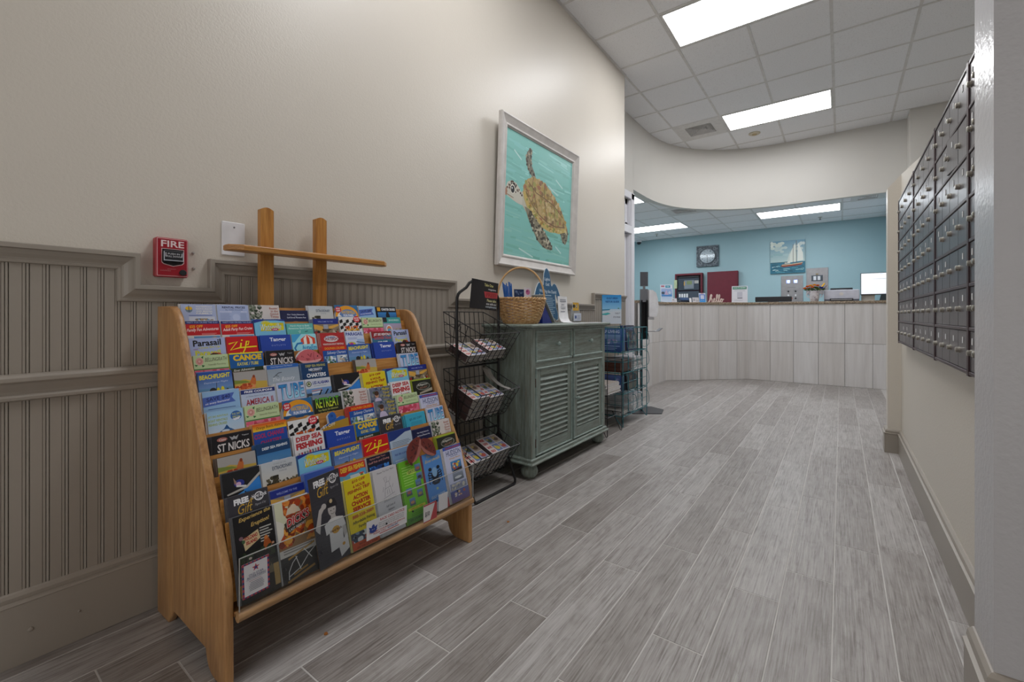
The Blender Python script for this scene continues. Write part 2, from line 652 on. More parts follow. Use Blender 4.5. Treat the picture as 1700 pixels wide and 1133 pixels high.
# planks of grey wood-look tile in rows that run along the hall
PW, PL = 0.1515, 0.893
first = {-13: 0.10, -12: 0.62, -11: 0.30, -10: 0.45, -9: 0.294, -8: 0.653, -7: 0.05, -6: 0.35, -5: 0.78, -4: 0.16, -3: 0.486,
         -2: 0.9, -1: 0.25, 0: 0.61, 1: 0.714, 2: 0.235, -14: 0.8, -15: 0.4}
plank_full = MB().box((0.0022, 0.0022, -0.012), (PW - 0.0022, PL - 0.0022, 0.0), 0.0008).mesh('plank', M['plank'])
for k in range(-15, 3):
    x0 = -0.0215 + (k - 0) * PW
    y = first[k] - PL
    while y < 7.95:
        lo, hi = y, y + PL
        xa, xb = x0, x0 + PW
        if lo < -0.4: lo = -0.4
        lim = 7.85 if x0 > -1.9 else 7.2
        if x0 + PW < -1.95:
            lo = max(lo, 4.64)
        hi = min(hi, lim)
        if hi - lo > 0.02:
            if hi - lo > PL - 1e-6:
                child_of('plank', plank_full, floor, (xa - floor.location.x, lo - floor.location.y, -floor.location.z))
            else:
                me = MB().box((0.0022, 0.0022, -0.012), (PW - 0.0022, hi - lo - 0.0022, 0.0), 0.0008).mesh('plank', M['plank'])
                child_of('plank', me, floor, (xa - floor.location.x, lo - floor.location.y, -floor.location.z))
        y += PL

# side wall with its return at the far end
wl = MB()
wl.prism([(-0.0 + XL, -2.6), (XL, 4.62), (-2.4, 4.62), (-2.4, -2.6)], 'z', 0.0, CEIL + 0.02)
wall_left = struct('wall_left', wl, M['cream'])

CAP = [(-2.6, 1.207), (0.445, 1.207), (0.445, 1.102), (0.648, 1.102), (0.648, 1.210), (1.958, 1.210), (1.958, 1.104),
       (3.82, 1.104), (3.82, 1.212), (4.618, 1.212)]
def cap_z(y):
    for (a, b) in zip(CAP, CAP[1:]):
        if a[1] == b[1] and a[0] <= y <= b[0]:
            return a[1]
    return 1.1

# beadboard strips: flat face, quirk, bead, quirk
BP = 0.0405
def strip_prof():
    w = BP
    return [(0.0, 0.0), (0.0, 0.0045), (0.0012, 0.0058), (0.0062, 0.0058), (0.0074, 0.0018), (0.0086, 0.0058), (0.0130, 0.0068),
            (0.0142, 0.0016), (0.0156, 0.0062), (w - 0.0004, 0.0062), (w - 0.0004, 0.0)]
def strip_mesh(h):
    return MB().prism([(x, y) for (y, x) in strip_prof()], 'z', 0.0, h).mesh('bead_strip', M['taupe'])
sm = {}
WO = wall_left.location
n0 = int((-0.30 - 0.1515) / BP)
y = 0.1515 - 0.0108 + n0 * BP
while y < 4.60:
    zt = min(cap_z(y), cap_z(min(y + BP, 4.6))) - 0.02
    for (z0, z1) in ((0.19, 0.76), (0.82, zt)):
        h = round(z1 - z0, 3)
        if h not in sm: sm[h] = strip_mesh(h)
        child_of('bead_strip', sm[h], wall_left, (XL - WO[0], y - WO[1], z0 - WO[2]))
    y += BP

def onwall(u, v, h):
    return (XL + h, u, v)
cap_prof = [(0.0, 0.0), (0.0, 0.030), (0.002, 0.032), (0.014, 0.032), (0.0155, 0.029), (0.0165, 0.024), (0.022, 0.0225), (0.030, 0.0195),
            (0.040, 0.0135), (0.046, 0.0118), (0.048, 0.0135), (0.054, 0.0125), (0.056, 0.0075), (0.056, 0.0)]
MB().sweep(CAP, cap_prof, onwall).build('cap_rail', M['taupe'], wall_left)
rail_prof = [(0.0, 0.0), (0.0, 0.022), (0.003, 0.030), (0.010, 0.034), (0.020, 0.034), (0.024, 0.031), (0.026, 0.024), (0.036, 0.021), (0.050, 0.015),
             (0.058, 0.013), (0.061, 0.018), (0.066, 0.021), (0.074, 0.020), (0.078, 0.012), (0.080, 0.0)]
MB().sweep([(-2.6, 0.832), (4.618, 0.832)], rail_prof, onwall).build('chair_rail', M['taupe'], wall_left)
base_prof = [(0.0, 0.0), (0.0, 0.006), (0.004, 0.011), (0.013, 0.014), (0.022, 0.013), (0.026, 0.012), (0.028, 0.019), (0.034, 0.021), (0.036, 0.019),
             (0.208, 0.019), (0.209, 0.0)]
struct('baseboard_left', MB().sweep([(-2.6, 0.209), (4.625, 0.209)], base_prof, onwall), M['taupe'])

# wall with the office door, beyond the end of the side wall
we = MB()
XD = -2.22
we.box((XD - 0.13, 4.60, 0), (XD, 4.76, CEIL + 0.02))
we.box((XD - 0.13, 5.60, 0), (XD, 5.70, CEIL + 0.02))
we.box((XD - 0.13, 4.76, 2.53), (XD, 5.60, CEIL + 0.02))
struct('wall_entry', we, M['soffit'])
door = MB()
for (y0, y1, z0, z1) in ((5.585, 5.685, 0, 2.60), (4.675, 4.775, 0, 2.60), (4.675, 5.685, 2.52, 2.61), (4.76, 5.60, 2.07, 2.17)):
    door.box((XD - 0.005, y0, z0), (XD + 0.022, y1, z1), 0.004)
door.box((XD - 0.12, 5.565, 0), (XD + 0.0, 5.60, 2.55), 0.003)
door.box((XD - 0.12, 4.76, 2.08), (XD + 0.0, 5.60, 2.16), 0.003)
door_1 = struct('door_1', door, M['white_trim'])
dl = MB()
dl.box((XD - 0.085, 4.765, 0.01), (XD - 0.04, 4.88, 2.07), 0.003); dl.box((XD - 0.085, 5.45, 0.01), (XD - 0.04, 5.56, 2.07), 0.003)
dl.box((XD - 0.085, 4.88, 0.01), (XD - 0.04, 5.45, 0.25), 0.003); dl.box((XD - 0.085, 4.88, 1.92), (XD - 0.04, 5.45, 2.07), 0.003)
dl.build('door_leaf', M['white_trim'], door_1)
tf = MB()
for (y0, y1, z0, z1) in ((5.49, 5.56, 2.16, 2.52), (4.77, 4.84, 2.16, 2.52), (4.77, 5.56, 2.45, 2.52), (4.77, 5.56, 2.16, 2.22)):
    tf.box((XD - 0.08, y0, z0), (XD - 0.03, y1, z1), 0.003)
tf.build('transom_frame', M['white_trim'], door_1)
MB().box((XD - 0.060, 4.84, 2.22), (XD - 0.054, 5.49, 2.45)).build('transom_pane', M['glass'], door_1)
MB().box((XD - 0.066, 4.88, 0.25), (XD - 0.060, 5.45, 1.92)).build('door_pane', M['glass'], door_1)

# curved bulkhead over the reception counter
CURVE = [(-2.22, 5.695), (-2.22, 5.95), (-2.218, 6.2), (-2.205, 6.42), (-2.175, 6.62), (-2.125, 6.82), (-2.055, 7.0), (-1.96, 7.17), (-1.84, 7.33), (-1.69, 7.48),
         (-1.52, 7.61), (-1.33, 7.715), (-1.12, 7.795), (-0.9, 7.845), (-0.66, 7.868), (-0.4, 7.87), (0.0, 7.87), (0.45, 7.87), (0.705, 7.87)]
def offset_curve(pts, d):
    out = []
    for i, p in enumerate(pts):
        a = pts[max(i - 1, 0)]; b = pts[min(i + 1, len(pts) - 1)]
        dx, dy = b[0] - a[0], b[1] - a[1]; L = hypot(dx, dy)
        out.append((p[0] - dy / L * d, p[1] + dx / L * d))
    return out
OUT = offset_curve(CURVE, 0.085)
sf = MB()
n = len(CURVE)
vs = [(p[0], p[1], z) for z in (2.68, CEIL + 0.02) for p in CURVE] + [(p[0], p[1], z) for z in (2.68, CEIL + 0.02) for p in OUT]
fs = []
for i in range(n - 1):
    fs += [(i, i + 1, n + i + 1, n + i), (2 * n + i, 3 * n + i, 3 * n + i + 1, 2 * n + i + 1), (i, 2 * n + i, 2 * n + i + 1, i + 1)]
fs += [(0, n, 3 * n, 2 * n), (n - 1, 3 * n - 1, 4 * n - 1, 2 * n - 1)]
sf.add(vs, fs)
struct('wall_bulkhead', sf, M['soffit'], smooth=True)
# the wall steps forward at the right end of the bulkhead
struct('wall_return', MB().box((0.705, 7.54, 0.0), (2.4, 8.0, CEIL + 0.02)), M['soffit'])

# mailbox wall with sloped top, pilaster at its far end, pillar at its near end
XR = 0.35
mw = MB()
mw.prism([(1.44, 0.0), (1.44, 1.70), (2.3, 1.73), (2.67, 1.776), (4.24, 2.02), (4.36, 2.02), (4.36, 0.0)], 'x', XR, XR + 0.16)
struct('wall_mailbox', mw, M['cream'])
pl = MB()
pl.prism([(0.274, 0.0), (0.274, 1.93), (0.352, 2.02), (0.51, 2.02), (0.51, 0.0)], 'y', 4.24, 4.36)
struct('wall_pilaster', pl, M['cream'])
pi_ = MB()
pi_.prism([(0.272, 1.425), (0.272, 1.60), (0.36, 1.60), (0.36, 1.58), (2.4, 1.58), (2.4, 1.425)], 'z', 0.0, CEIL + 0.02)
struct('wall_right', pi_, M['pillar'])
def floorplace(u, v, h):
    return (u, v, h)
bprof = [(0.0, 0.0), (-0.019, 0.0), (-0.019, 0.165), (-0.022, 0.168), (-0.022, 0.176), (-0.013, 0.179), (-0.015, 0.186), (-0.012, 0.200), (-0.004, 0.208), (0.0, 0.209)]
struct('baseboard_right', MB().sweep([(2.39, 1.425), (0.272, 1.425), (0.272, 1.604)], bprof, floorplace), M['taupe'])
bprof2 = [(a, b * 0.82) for (a, b) in bprof]
struct('baseboard_mailbox', MB().sweep([(XR, 1.60), (XR, 4.24), (0.274, 4.24), (0.274, 4.38)], bprof2, floorplace), M['taupe'])

# behind and beside the camera
# wall behind the camera with a wide unseen opening, added to let world light in
struct('wall_back', MB().box((-2.4, -2.72, 3.3), (2.4, -2.6, CEIL + 0.02)).box((-2.4, -2.72, 0), (-1.7, -2.6, 3.3)).box((2.0, -2.72, 0), (2.4, -2.6, 3.3)), M['cream'])
struct('wall_side', MB().box((2.3, -2.6, 0), (2.42, 8.0, CEIL + 0.02)), M['cream'])

# office behind the counter
struct('wall_office', MB().box((-4.7, 10.25, 0), (1.0, 10.37, BZ + 0.1)), M['teal'])
struct('wall_office_left', MB().box((-4.7, 4.7, 0), (-4.58, 10.25, BZ + 0.1)), M['teal'])
struct('wall_office_near', MB().box((-4.7, 4.6, 0), (-2.35, 4.72, BZ + 0.1)), M['teal'])
struct('wall_office_right', MB().box((0.72, 8.0, 0), (0.84, 10.25, BZ + 0.1)), M['teal'])
tr = MB()
tr.box((0.665, 9.55, 0.0), (0.72, 9.66, 2.40), 0.004); tr.box((0.665, 8.70, 0.0), (0.72, 8.80, 2.40), 0.004); tr.box((0.665, 8.70, 2.31), (0.72, 9.66, 2.40), 0.004)
tr.box((0.69, 8.80, 0.0), (0.722, 9.55, 2.31), 0.003)
struct('door_2', tr, M['white_trim'])

# ------------------------------------------------------------------ hall ceiling: 2 x 2 ft grid
ceiling = struct('ceiling', MB().box((-2.4, -2.6, CEIL + 0.03), (2.4, 8.05, CEIL + 0.12)), M['grid'])
CO = ceiling.location
LIGHT_CELLS = {(1, 0), (2, 0), (1, 4), (2, 4), (1, -4), (2, -4)}
VENT = (0, 4)
tile_full = MB().box((0.006, 0.006, 0.0), (T - 0.006, T - 0.006, 0.014), 0.003).mesh('ceiling_tile', M['tile'])
for i in range(-1, 7):
    for j in range(-11, 7):
        if (i, j) in LIGHT_CELLS or (i, j) == VENT: continue
        x0, y0 = GX + i * T, GY + j * T
        if i == -1:
            if j < 1: continue
            me = MB().box((T - 0.33, 0.006, 0.0), (T - 0.006, T - 0.006, 0.014), 0.003).mesh('ceiling_tile', M['tile'])
            child_of('ceiling_tile', me, ceiling, (x0 - CO.x, y0 - CO.y, CEIL - CO.z + 0.002))
            continue
        child_of('ceiling_tile', tile_full, ceiling, (x0 - CO.x, y0 - CO.y, CEIL - CO.z + 0.002))
def bar_runs(i, js, cells):
    """runs of rows where the bar on column line i is not swallowed by a light"""
    runs, cur = [], None
    for j in js:
        lit = (i - 1, j) in cells and (i, j) in cells
        if not lit:
            cur = (cur[0], j + 1) if cur else (j, j + 1)
        elif cur:
            runs.append(cur); cur = None
    if cur: runs.append(cur)
    return runs
for i in range(0, 8):
    x = GX + i * T
    for (ja, jb) in bar_runs(i, range(-10, 7), LIGHT_CELLS):
        yb = min(GY + jb * T, 7.86 if x < 0.7 else 7.54)
        MB().box((x - 0.012, max(GY + ja * T, -2.58), CEIL - 0.001), (x + 0.012, yb, CEIL + 0.025), 0.001).build('grid_bar', M['grid'], ceiling)
for j in range(-10, 7):
    y = GY + j * T
    xl = -2.2 if y > 4.6 else XL
    if y > 6.6: xl = -2.13
    if y > 7.4: xl = -1.75
    MB().box((xl, y - 0.012, CEIL - 0.002), (2.29, y + 0.012, CEIL + 0.024), 0.001).build('grid_bar', M['grid'], ceiling)
# wall angle
MB().box((XL, -2.58, CEIL - 0.004), (XL + 0.022, 4.62, CEIL + 0.02)).build('wall_angle', M['grid'], ceiling)

def ceiling_light(i, j, gx, gy, z, lamp, label, group=None):
    x0, y0 = gx + i * T, gy + j * T
    x1, y1 = x0 + 2 * T, y0 + T
    t = thing('ceiling_light', label, 'light', ((x0 + x1) / 2, (y0 + y1) / 2, z), 0, group)
    f = MB()
    for (a, b) in (((x0 + 0.014, y0 + 0.014), (x1 - 0.014, y0 + 0.034)), ((x0 + 0.014, y1 - 0.034), (x1 - 0.014, y1 - 0.014)),
                   ((x0 + 0.014, y0 + 0.034), (x0 + 0.034, y1 - 0.034)), ((x1 - 0.034, y0 + 0.034), (x1 - 0.014, y1 - 0.034))):
        f.box((a[0], a[1], z - 0.004), (b[0], b[1], z + 0.05), 0.002)
    f.box((x0 + 0.014, y0 + 0.014, z + 0.045), (x1 - 0.014, y1 - 0.014, z + 0.06))
    f.build('frame', M['grid'], t)
    MB().box((x0 + 0.034, y0 + 0.034, z + 0.0), (x1 - 0.034, y1 - 0.034, z + 0.008)).build('diffuser', M[lamp], t)
    return t
ceiling_light(1, 0, GX, GY, CEIL, 'hall_lamp', 'large glowing ceiling panel nearest the camera, cut by the top of the frame')
ceiling_light(1, 4, GX, GY, CEIL, 'hall_lamp', 'glowing ceiling panel between the square air vent and the mailboxes')
ceiling_light(1, -4, GX, GY, CEIL, 'hall_lamp', 'glowing ceiling panel overhead just out of view')

def air_vent(i, j, gx, gy, z, label, name='air_vent', S=None):
    T = S or 0.6096
    x0, y0 = gx + i * T, gy + j * T
    cx, cy = x0 + T / 2, y0 + T / 2
    t = thing(name, label, 'vent', (cx, cy, z))
    p = MB()
    q = 0.28 * T
    for (a, b) in (((x0 + 0.008, y0 + 0.008), (x0 + T - 0.008, cy - q)), ((x0 + 0.008, cy + q), (x0 + T - 0.008, y0 + T - 0.008)),
                   ((x0 + 0.008, cy - q), (cx - q, cy + q)), ((cx + q, cy - q), (x0 + T - 0.008, cy + q))):
        p.box((a[0], a[1], z - 0.003), (b[0], b[1], z + 0.006), 0.001)
    p.build('panel', M['grid'], t)
    MB().box((cx - q, cy - q, z + 0.05), (cx + q, cy + q, z + 0.06)).build('duct_plate', M['louver_dark'], t)
    for k in range(5):
        r = q - 0.006 - k * 0.19 * q
        s = MB()
        pts = [(cx - r, cy - r), (cx + r, cy - r), (cx + r, cy + r), (cx - r, cy + r), (cx - r, cy - r)]
        for (a, b) in zip(pts, pts[1:]):
            dx, dy = b[0] - a[0], b[1] - a[1]
            L = hypot(dx, dy); nx, ny = -dy / L, dx / L
            w = 0.085 * q
            s.add([(a[0], a[1], z - 0.006), (b[0], b[1], z - 0.006), (b[0] + nx * w - dx / L * w, b[1] + ny * w - dy / L * w, z + 0.022), (a[0] + nx * w + dx / L * w, a[1] + ny * w + dy / L * w, z + 0.022),
                   (a[0], a[1], z + 0.0), (b[0], b[1], z + 0.0), (b[0] + nx * w - dx / L * w, b[1] + ny * w - dy / L * w, z + 0.024), (a[0] + nx * w + dx / L * w, a[1] + ny * w + dy / L * w, z + 0.024)],
                  [(0, 1, 2, 3), (7, 6, 5, 4), (0, 4, 5, 1), (2, 6, 7, 3), (1, 5, 6, 2), (3, 7, 4, 0)])
        s.build('louver', M['grid'], t)
    return t
air_vent(0, 4, GX, GY, CEIL, 'square louvered air vent in the hall ceiling beside the lit panel')
sd = thing('smoke_detector', 'round beige disc on a ceiling tile beyond the lit panel', 'detector', (-1.0, 7.2, CEIL))
MB().lathe([(0.075, 0.004), (0.075, -0.006), (0.066, -0.012), (0.03, -0.013)], (-1.0, 7.2, CEIL), seg=24).build('base', plain('beige_plastic', '#c9bfa8', 0.5), sd, True)
MB().lathe([(0.030, -0.012), (0.030, -0.022), (0.022, -0.027), (0.002, -0.028)], (-1.0, 7.2, CEIL), seg=18).build('cover', plain('tan_plastic', '#b09c76', 0.5), sd, True)

# ------------------------------------------------------------------ office ceiling
BX0, BY0 = -1.2, 8.60
def inside_office(x, y):
    """true where the point lies beyond the bulkhead (office side)"""
    if y > 8.0 and x < 0.72: return True
    if x < -2.35 and y > 4.72: return True
    best = None
    mid = offset_curve(CURVE, 0.03)
    for i in range(len(mid) - 1):
        a, b = mid[i], mid[i + 1]
        dx, dy = b[0] - a[0], b[1] - a[1]
        t = max(0, min(1, ((x - a[0]) * dx + (y - a[1]) * dy) / (dx * dx + dy * dy)))
        px, py = a[0] + t * dx, a[1] + t * dy
        d = hypot(x - px, y - py); sgn = dx * (y - a[1]) - dy * (x - a[0])
        if best is None or d < best[0]: best = (d, sgn)
    return best[1] > 0 and y > 5.70 and x < 0.72
office_ceiling = struct('ceiling_office', MB().box((-4.7, 8.0, BZ + 0.03), (0.84, 10.37, BZ + 0.1)).box((-4.7, 4.6, BZ + 0.03), (-2.36, 8.0, BZ + 0.1)).box((-2.36, 7.88, BZ + 0.03), (0.72, 8.0, BZ + 0.1)), M['grid'])
OO = office_ceiling.location
blights = {(0, 0), (1, 0), (-4, 0), (-3, 0), (-4, -4), (-3, -4)}
btile = MB().box((0.006, 0.006, 0.0), (T - 0.006, T - 0.006, 0.014), 0.003).mesh('ceiling_tile', M['tile'])
for i in range(-6, 4):
    for j in range(-7, 3):
        if (i, j) in blights or (i, j) == (-2, -2): continue
        x0, y0 = BX0 + i * T, BY0 + j * T
        cs = [inside_office(x0 + a * T, y0 + b * T) for a in (0, .5, 1) for b in (0, .5, 1)]
        inb = x0 > -4.7 and x0 + T < 0.8 and y0 + T < 10.3 and y0 > 4.6
        if all(cs) and inb:
            child_of('ceiling_tile', btile, office_ceiling, (x0 - OO.x, y0 - OO.y, BZ - OO.z + 0.002))
        elif any(cs) and y0 < 10.25 and x0 < 0.72 and x0 + T > -4.58:
            s = MB(); m_ = 10; w = (T - 0.012) / m_
            for a in range(m_):
                for b in range(m_):
                    xa, ya = x0 + 0.006 + a * w, y0 + 0.006 + b * w
                    if all(inside_office(xx, yy) for xx in (xa, xa + w) for yy in (ya, ya + w)) and xa + w < 0.73 and ya + w < 10.26 and xa > -4.6:
                        s.add([(xa, ya, BZ + .002), (xa + w, ya, BZ + .002), (xa + w, ya + w, BZ + .002), (xa, ya + w, BZ + .002),
                               (xa, ya, BZ + .014), (xa + w, ya, BZ + .014), (xa + w, ya + w, BZ + .014), (xa, ya + w, BZ + .014)], [(3, 2, 1, 0), (4, 5, 6, 7)])
            if s.v: s.build('ceiling_tile', M['tile'], office_ceiling)
def office_bar(horizontal, v, lo, hi):
    run = None
    t = lo
    segs = []
    while t < hi:
        ok = inside_office(t, v) if horizontal else inside_office(v, t)
        if ok and run is None: run = t
        if not ok and run is not None: segs.append((run, t)); run = None
        t += 0.03
    if run is not None: segs.append((run, hi))
    for (a, b) in segs:
        if b - a < 0.1: continue
        q = MB()
        if horizontal: q.box((a, v - 0.012, BZ - 0.002), (b, v + 0.012, BZ + 0.02), 0.001)
        else: q.box((v - 0.012, a, BZ - 0.001), (v + 0.012, b, BZ + 0.02), 0.001)
        q.build('grid_bar', M['grid'], office_ceiling)
for j in range(-6, 3): office_bar(True, BY0 + j * T, -4.58, 0.72)
for i in range(-5, 4):
    for (ja, jb) in bar_runs(i, range(-7, 3), blights):
        office_bar(False, BX0 + i * T, max(BY0 + ja * T, 4.72), min(BY0 + jb * T, 10.25))
ceiling_light(0, 0, BX0, BY0, BZ, 'back_lamp', 'long glowing panel in the office ceiling above the sailboat picture')
ceiling_light(-4, 0, BX0, BY0, BZ, 'back_lamp', 'glowing panel in the office ceiling left of the clock')
ceiling_light(-4, -4, BX0, BY0, BZ, 'back_lamp', 'glowing office ceiling panel glimpsed just under the curved bulkhead')
air_vent(0, 0, 0.11, 8.205, BZ - 0.004, 'louvered vent in the office ceiling by the mailbox wall', S=0.42)
air_vent(-2, -2, BX0, BY0, BZ, 'pale vent in the office ceiling close under the curved bulkhead')
for (x, y, lb) in ((-3.2, 9.55, 'small ceiling sprinkler above the counter end by the door frame'), (-0.3, 9.66, 'small ceiling sprinkler behind the long office light')):
    s = thing('fire_sprinkler', lb, 'sprinkler', (x, y, BZ))
    MB().lathe([(0.035, 0.001), (0.035, -0.004), (0.012, -0.006), (0.010, -0.030)], (x, y, BZ), seg=14).build('escutcheon', M['chrome'], s, True)
    MB().lathe([(0.004, -0.028), (0.018, -0.045), (0.018, -0.048), (0.004, -0.049)], (x, y, BZ), seg=12).build('deflector', M['grey_plastic'], s, True)
cam_t = thing('security_camera', 'small white dome security camera under the office ceiling by the door frame', 'camera', (-3.80, 10.1, BZ))
MB().lathe([(0.07, 0.0), (0.07, -0.03), (0.055, -0.045), (0.05, -0.046)], (-3.80, 10.1, BZ), seg=18).build('housing', M['white_plastic'], cam_t, True)
MB().lathe([(0.05, -0.045), (0.045, -0.075), (0.028, -0.095), (0.005, -0.102)], (-3.80, 10.1, BZ), seg=18).build('lens_dome', M['dark_plastic'], cam_t, True)

# painted-over nail heads on the near end of the left baseboard
for (y_, z_, r_) in ((0.196, 0.092, 0.0062), (0.298, 0.090, 0.0035)):
    MB().lathe([(r_, 0), (r_, 0.0015), (r_ * .5, 0.0028)], (XL + 0.0195, y_, z_), 'x', 12).build('nail_head', M['taupe'], bpy.data.objects['baseboard_left'], True)
# ------------------------------------------------------------------ oak leaflet rack
LEAN = math.atan(0.276)
CH = 0.2286
rack = thing('brochure_rack', 'stepped oak leaflet rack full of colourful leaflets against the taupe beadboard', 'rack', (-1.58, 0.978, 0.0))
def panel_prof():
    p = [(-1.862, 0.0), (-1.862, 1.030), (-1.755, 1.030)]
    for k in range(1, 7):
        a = k / 6.0
        p.append((-1.755 + 0.088 * sin(a * 1.15) / sin(1.15), 1.030 - 0.062 * (1 - cos(a * 1.15)) / (1 - cos(1.15))))
    p += [(-1.330, 0.318), (-1.318, 0.285), (-1.311, 0.245), (-1.309, 0.0), (-1.385, 0.0)]
    for k in range(1, 7):
        a = k / 6.0 * pi / 2
        p.append((-1.385 - 0.055 * sin(a), 0.056 * (1 - cos(a))))
    p += [(-1.70, 0.056)]
    for k in range(1, 6):
        a = k / 5.0 * pi / 2
        p.append((-1.70 - 0.055 * (1 - cos(a)), 0.056 * cos(a)))
    return p
def rounded_panel(y0, y1):
    pr = panel_prof(); n = len(pr)
    # outline shrunk by a few millimetres on the two faces for a rounded edge
    def inset(d):
        out = []
        for i, p in enumerate(pr):
            a, b = pr[i - 1], pr[(i + 1) % n]
            dx, dy = b[0] - a[0], b[1] - a[1]; L = hypot(dx, dy) or 1
            out.append((p[0] + dy / L * d, p[1] - dx / L * d))
        return out
    m = MB(); e = 0.005
    rings = [(y0, inset(e)), (y0 + 0.0015, inset(e * 0.35)), (y0 + e, pr), (y1 - e, pr), (y1 - 0.0015, inset(e * 0.35)), (y1, inset(e))]
    vs = [(p[0], y, p[1]) for (y, q) in rings for p in q]
    fs = [tuple(range(n)), tuple(5 * n + i for i in reversed(range(n)))]
    for r in range(5):
        fs += [(r * n + i, (r + 1) * n + i, (r + 1) * n + (i + 1) % n, r * n + (i + 1) % n) for i in range(n)]
    return m.add(vs, fs)
rounded_panel(0.487, 0.510).build('side_panel', M['oak_z'], rack, True)
rounded_panel(1.446, 1.469).build('side_panel', M['oak_z'], rack, True)
MB().box((-1.862, 0.51, 0.09), (-1.850, 1.446, 0.985), 0.001).build('back_panel', M['oak_y'], rack)
MB().box((-1.860, 0.51, 0.186), (-1.300, 1.446, 0.200), 0.002).build('base_shelf', M['oak_y'], rack)
MB().tube([(-1.2935, 0.510, 0.1935), (-1.2935, 1.446, 0.1935)], 0.0145, 14).build('front_rail', M['oak_worn'], rack, True)
def row_x(r): return -1.765 + 0.037 * r
def row_z(r): return 1.040 - 0.0553 * r
ct, st_ = cos(LEAN), sin(LEAN)
for r in range(12):
    # board behind each row of leaflets
    tx, tz = row_x(r) - ct * 0.0152, row_z(r) - 0.006 - st_ * 0.0152
    L = 0.205
    bx, bz = tx + L * st_, tz - L * ct
    nx, nz = -ct * 0.002, -st_ * 0.002
    MB().prism([(tx, tz), (bx, bz), (bx + nx, bz + nz), (tx + nx, tz + nz)], 'y', 0.511, 1.445).build('divider', M['oak_honey_y'], rack)
acr = MB()
acr.box((-1.286, 0.512, 0.2095), (-1.283, 1.444, 0.3505))
acr.build('acrylic_front', M['acrylic'], rack)
ae = MB()
ae.box((-1.2862, 0.512, 0.3505), (-1.2828, 1.444, 0.3522)).box((-1.2862, 1.442, 0.2095), (-1.2828, 1.4442, 0.3522)).box((-1.2862, 0.5115, 0.2095), (-1.2828, 0.513, 0.3522))
ae.build('acrylic_edge', M['acrylic_edge'], rack)
for yy in (0.632, 0.745, 0.862, 0.985, 1.105, 1.225, 1.345):
    MB().lathe([(0.0035, 0), (0.0035, 0.003), (0.001, 0.005)], (-1.283, yy, 0.268), 'x', 10).build('screw', M['dark_plastic'], rack, True)
for (y0, y1) in ((0.803, 0.853), (1.030, 1.080)):
    p = MB()
    p.prism([(y0, 0.95), (y0, 1.417)] + [(y0 + (y1 - y0) * k / 6, 1.417 + 0.010 * sin(pi * k / 6)) for k in range(1, 6)] + [(y1, 1.417), (y1, 0.95)], 'x', -1.848, -1.822)
    p.build('post', M['oak_honey'], rack)
cb = MB()
pts = [(-1.822, 0.672), (-1.822, 1.372), (-1.785, 1.372), (-1.752, 1.335), (-1.752, 0.715), (-1.785, 0.672)]
def shrink(q, d):
    cx = sum(t[0] for t in q) / len(q); cy = sum(t[1] for t in q) / len(q)
    return [(t[0] + (d if t[0] < cx else -d), t[1] + (d if t[1] < cy else -d)) for t in q]
ri = [(1.238, shrink(pts, 0.003)), (1.241, pts), (1.256, pts), (1.260, shrink(pts, 0.003))]
vs = [(p[0], p[1], z) for (z, q) in ri for p in q]
fs = [tuple(range(6)), tuple(18 + i for i in reversed(range(6)))]
for r in range(3): fs += [(r * 6 + i, r * 6 + (i + 1) % 6, r * 6 + 6 + (i + 1) % 6, r * 6 + 6 + i) for i in range(6)]
cb.add(vs, fs)
cb.build('crossbar', M['oak_honey_y'], rack)

# ------------------------------------------------------------------ leaflet designs
H_ = CH / 0.105      # height of a leaflet in card widths
def d_lighthouse(k):
    k.rect(0, 0, 1, H_, '#a9b4d6'); k.ell(.22, .18, .10, .10, '#6d7f8c'); k.ell(.22, .14, .10, .06, '#e0b31f'); k.stroke([(.22, .05), (.22, .27)], .02, '#394a63')
    for i, s in enumerate(('WATERFRONT', 'RESTAURANT', 'AND MARINA', 'FAMILY')): k.text(s, .42, .06 + i * .075, .9, .11 + i * .075, '#e9e4da', .015)
    k.lines(.2, .37, .95, 1, .05, '#5a6cb0'); k.rect(.2, .42, .95, .56, '#c9cddb'); k.blobs(.25, .48, .93, .56, 9, ['#8d8276', '#4b5262', '#6c8fb4', '#a58e6c'], .06, 3)
def d_rental(k):
    k.rect(0, 0, 1, H_, '#a7b5da'); k.text('RENTAL PRICES', .16, .06, .90, .13, '#1c2350', .03); k.text('ALL TAXES INCLUDED', .25, .16, .82, .20, '#3a4378', .01)
    k.text('PONTOONS', .08, .23, .45, .27, '#e9e6f2', .01); k.text('PRICE', .75, .23, .95, .27, '#e9e6f2', .01)
    k.lines(.08, .31, .45, 6, .05, '#7d88b0', .012); k.lines(.72, .31, .95, 6, .05, '#7d88b0', .012); k.ell(.58, .45, .12, .12, '#b9c4e4')
def d_goodtimes(k):
    k.rect(0, 0, 1, H_, '#cfc8c6'); k.blobs(0, .0, .42, .62, 60, ['#3d4a38', '#5b6653', '#788070', '#2f3a2b', '#94988c'], .055, 5)
    for i, s in enumerate(("Restin'", 'in the', 'Good', 'Times')): k.text(s, .66 if i != 1 else .70, .08 + i * .105, .95, .16 + i * .105, '#b56b5c', .01)
    k.text('or relaxin', .68, .51, .92, .55, '#7b5a55', .0)
def d_navydolphin(k):
    k.rect(0, 0, 1, H_, '#151b46'); k.text('Our Yacht Network', .22, .13, .86, .18, '#d7d9ea', .02); k.text('to the', .48, .20, .58, .23, '#b9bcd6'); k.text('Gulf Shores Plantation Pass', .20, .25, .90, .30, '#d7d9ea', .02)
    k.ell(.5, .56, .22, .14, '#8a6a5c'); k.ell(.42, .6, .09, .12, '#c99f88'); k.ell(.62, .6, .09, .12, '#bd8f76'); k.ell(.52, .5, .08, .06, '#2a2023')
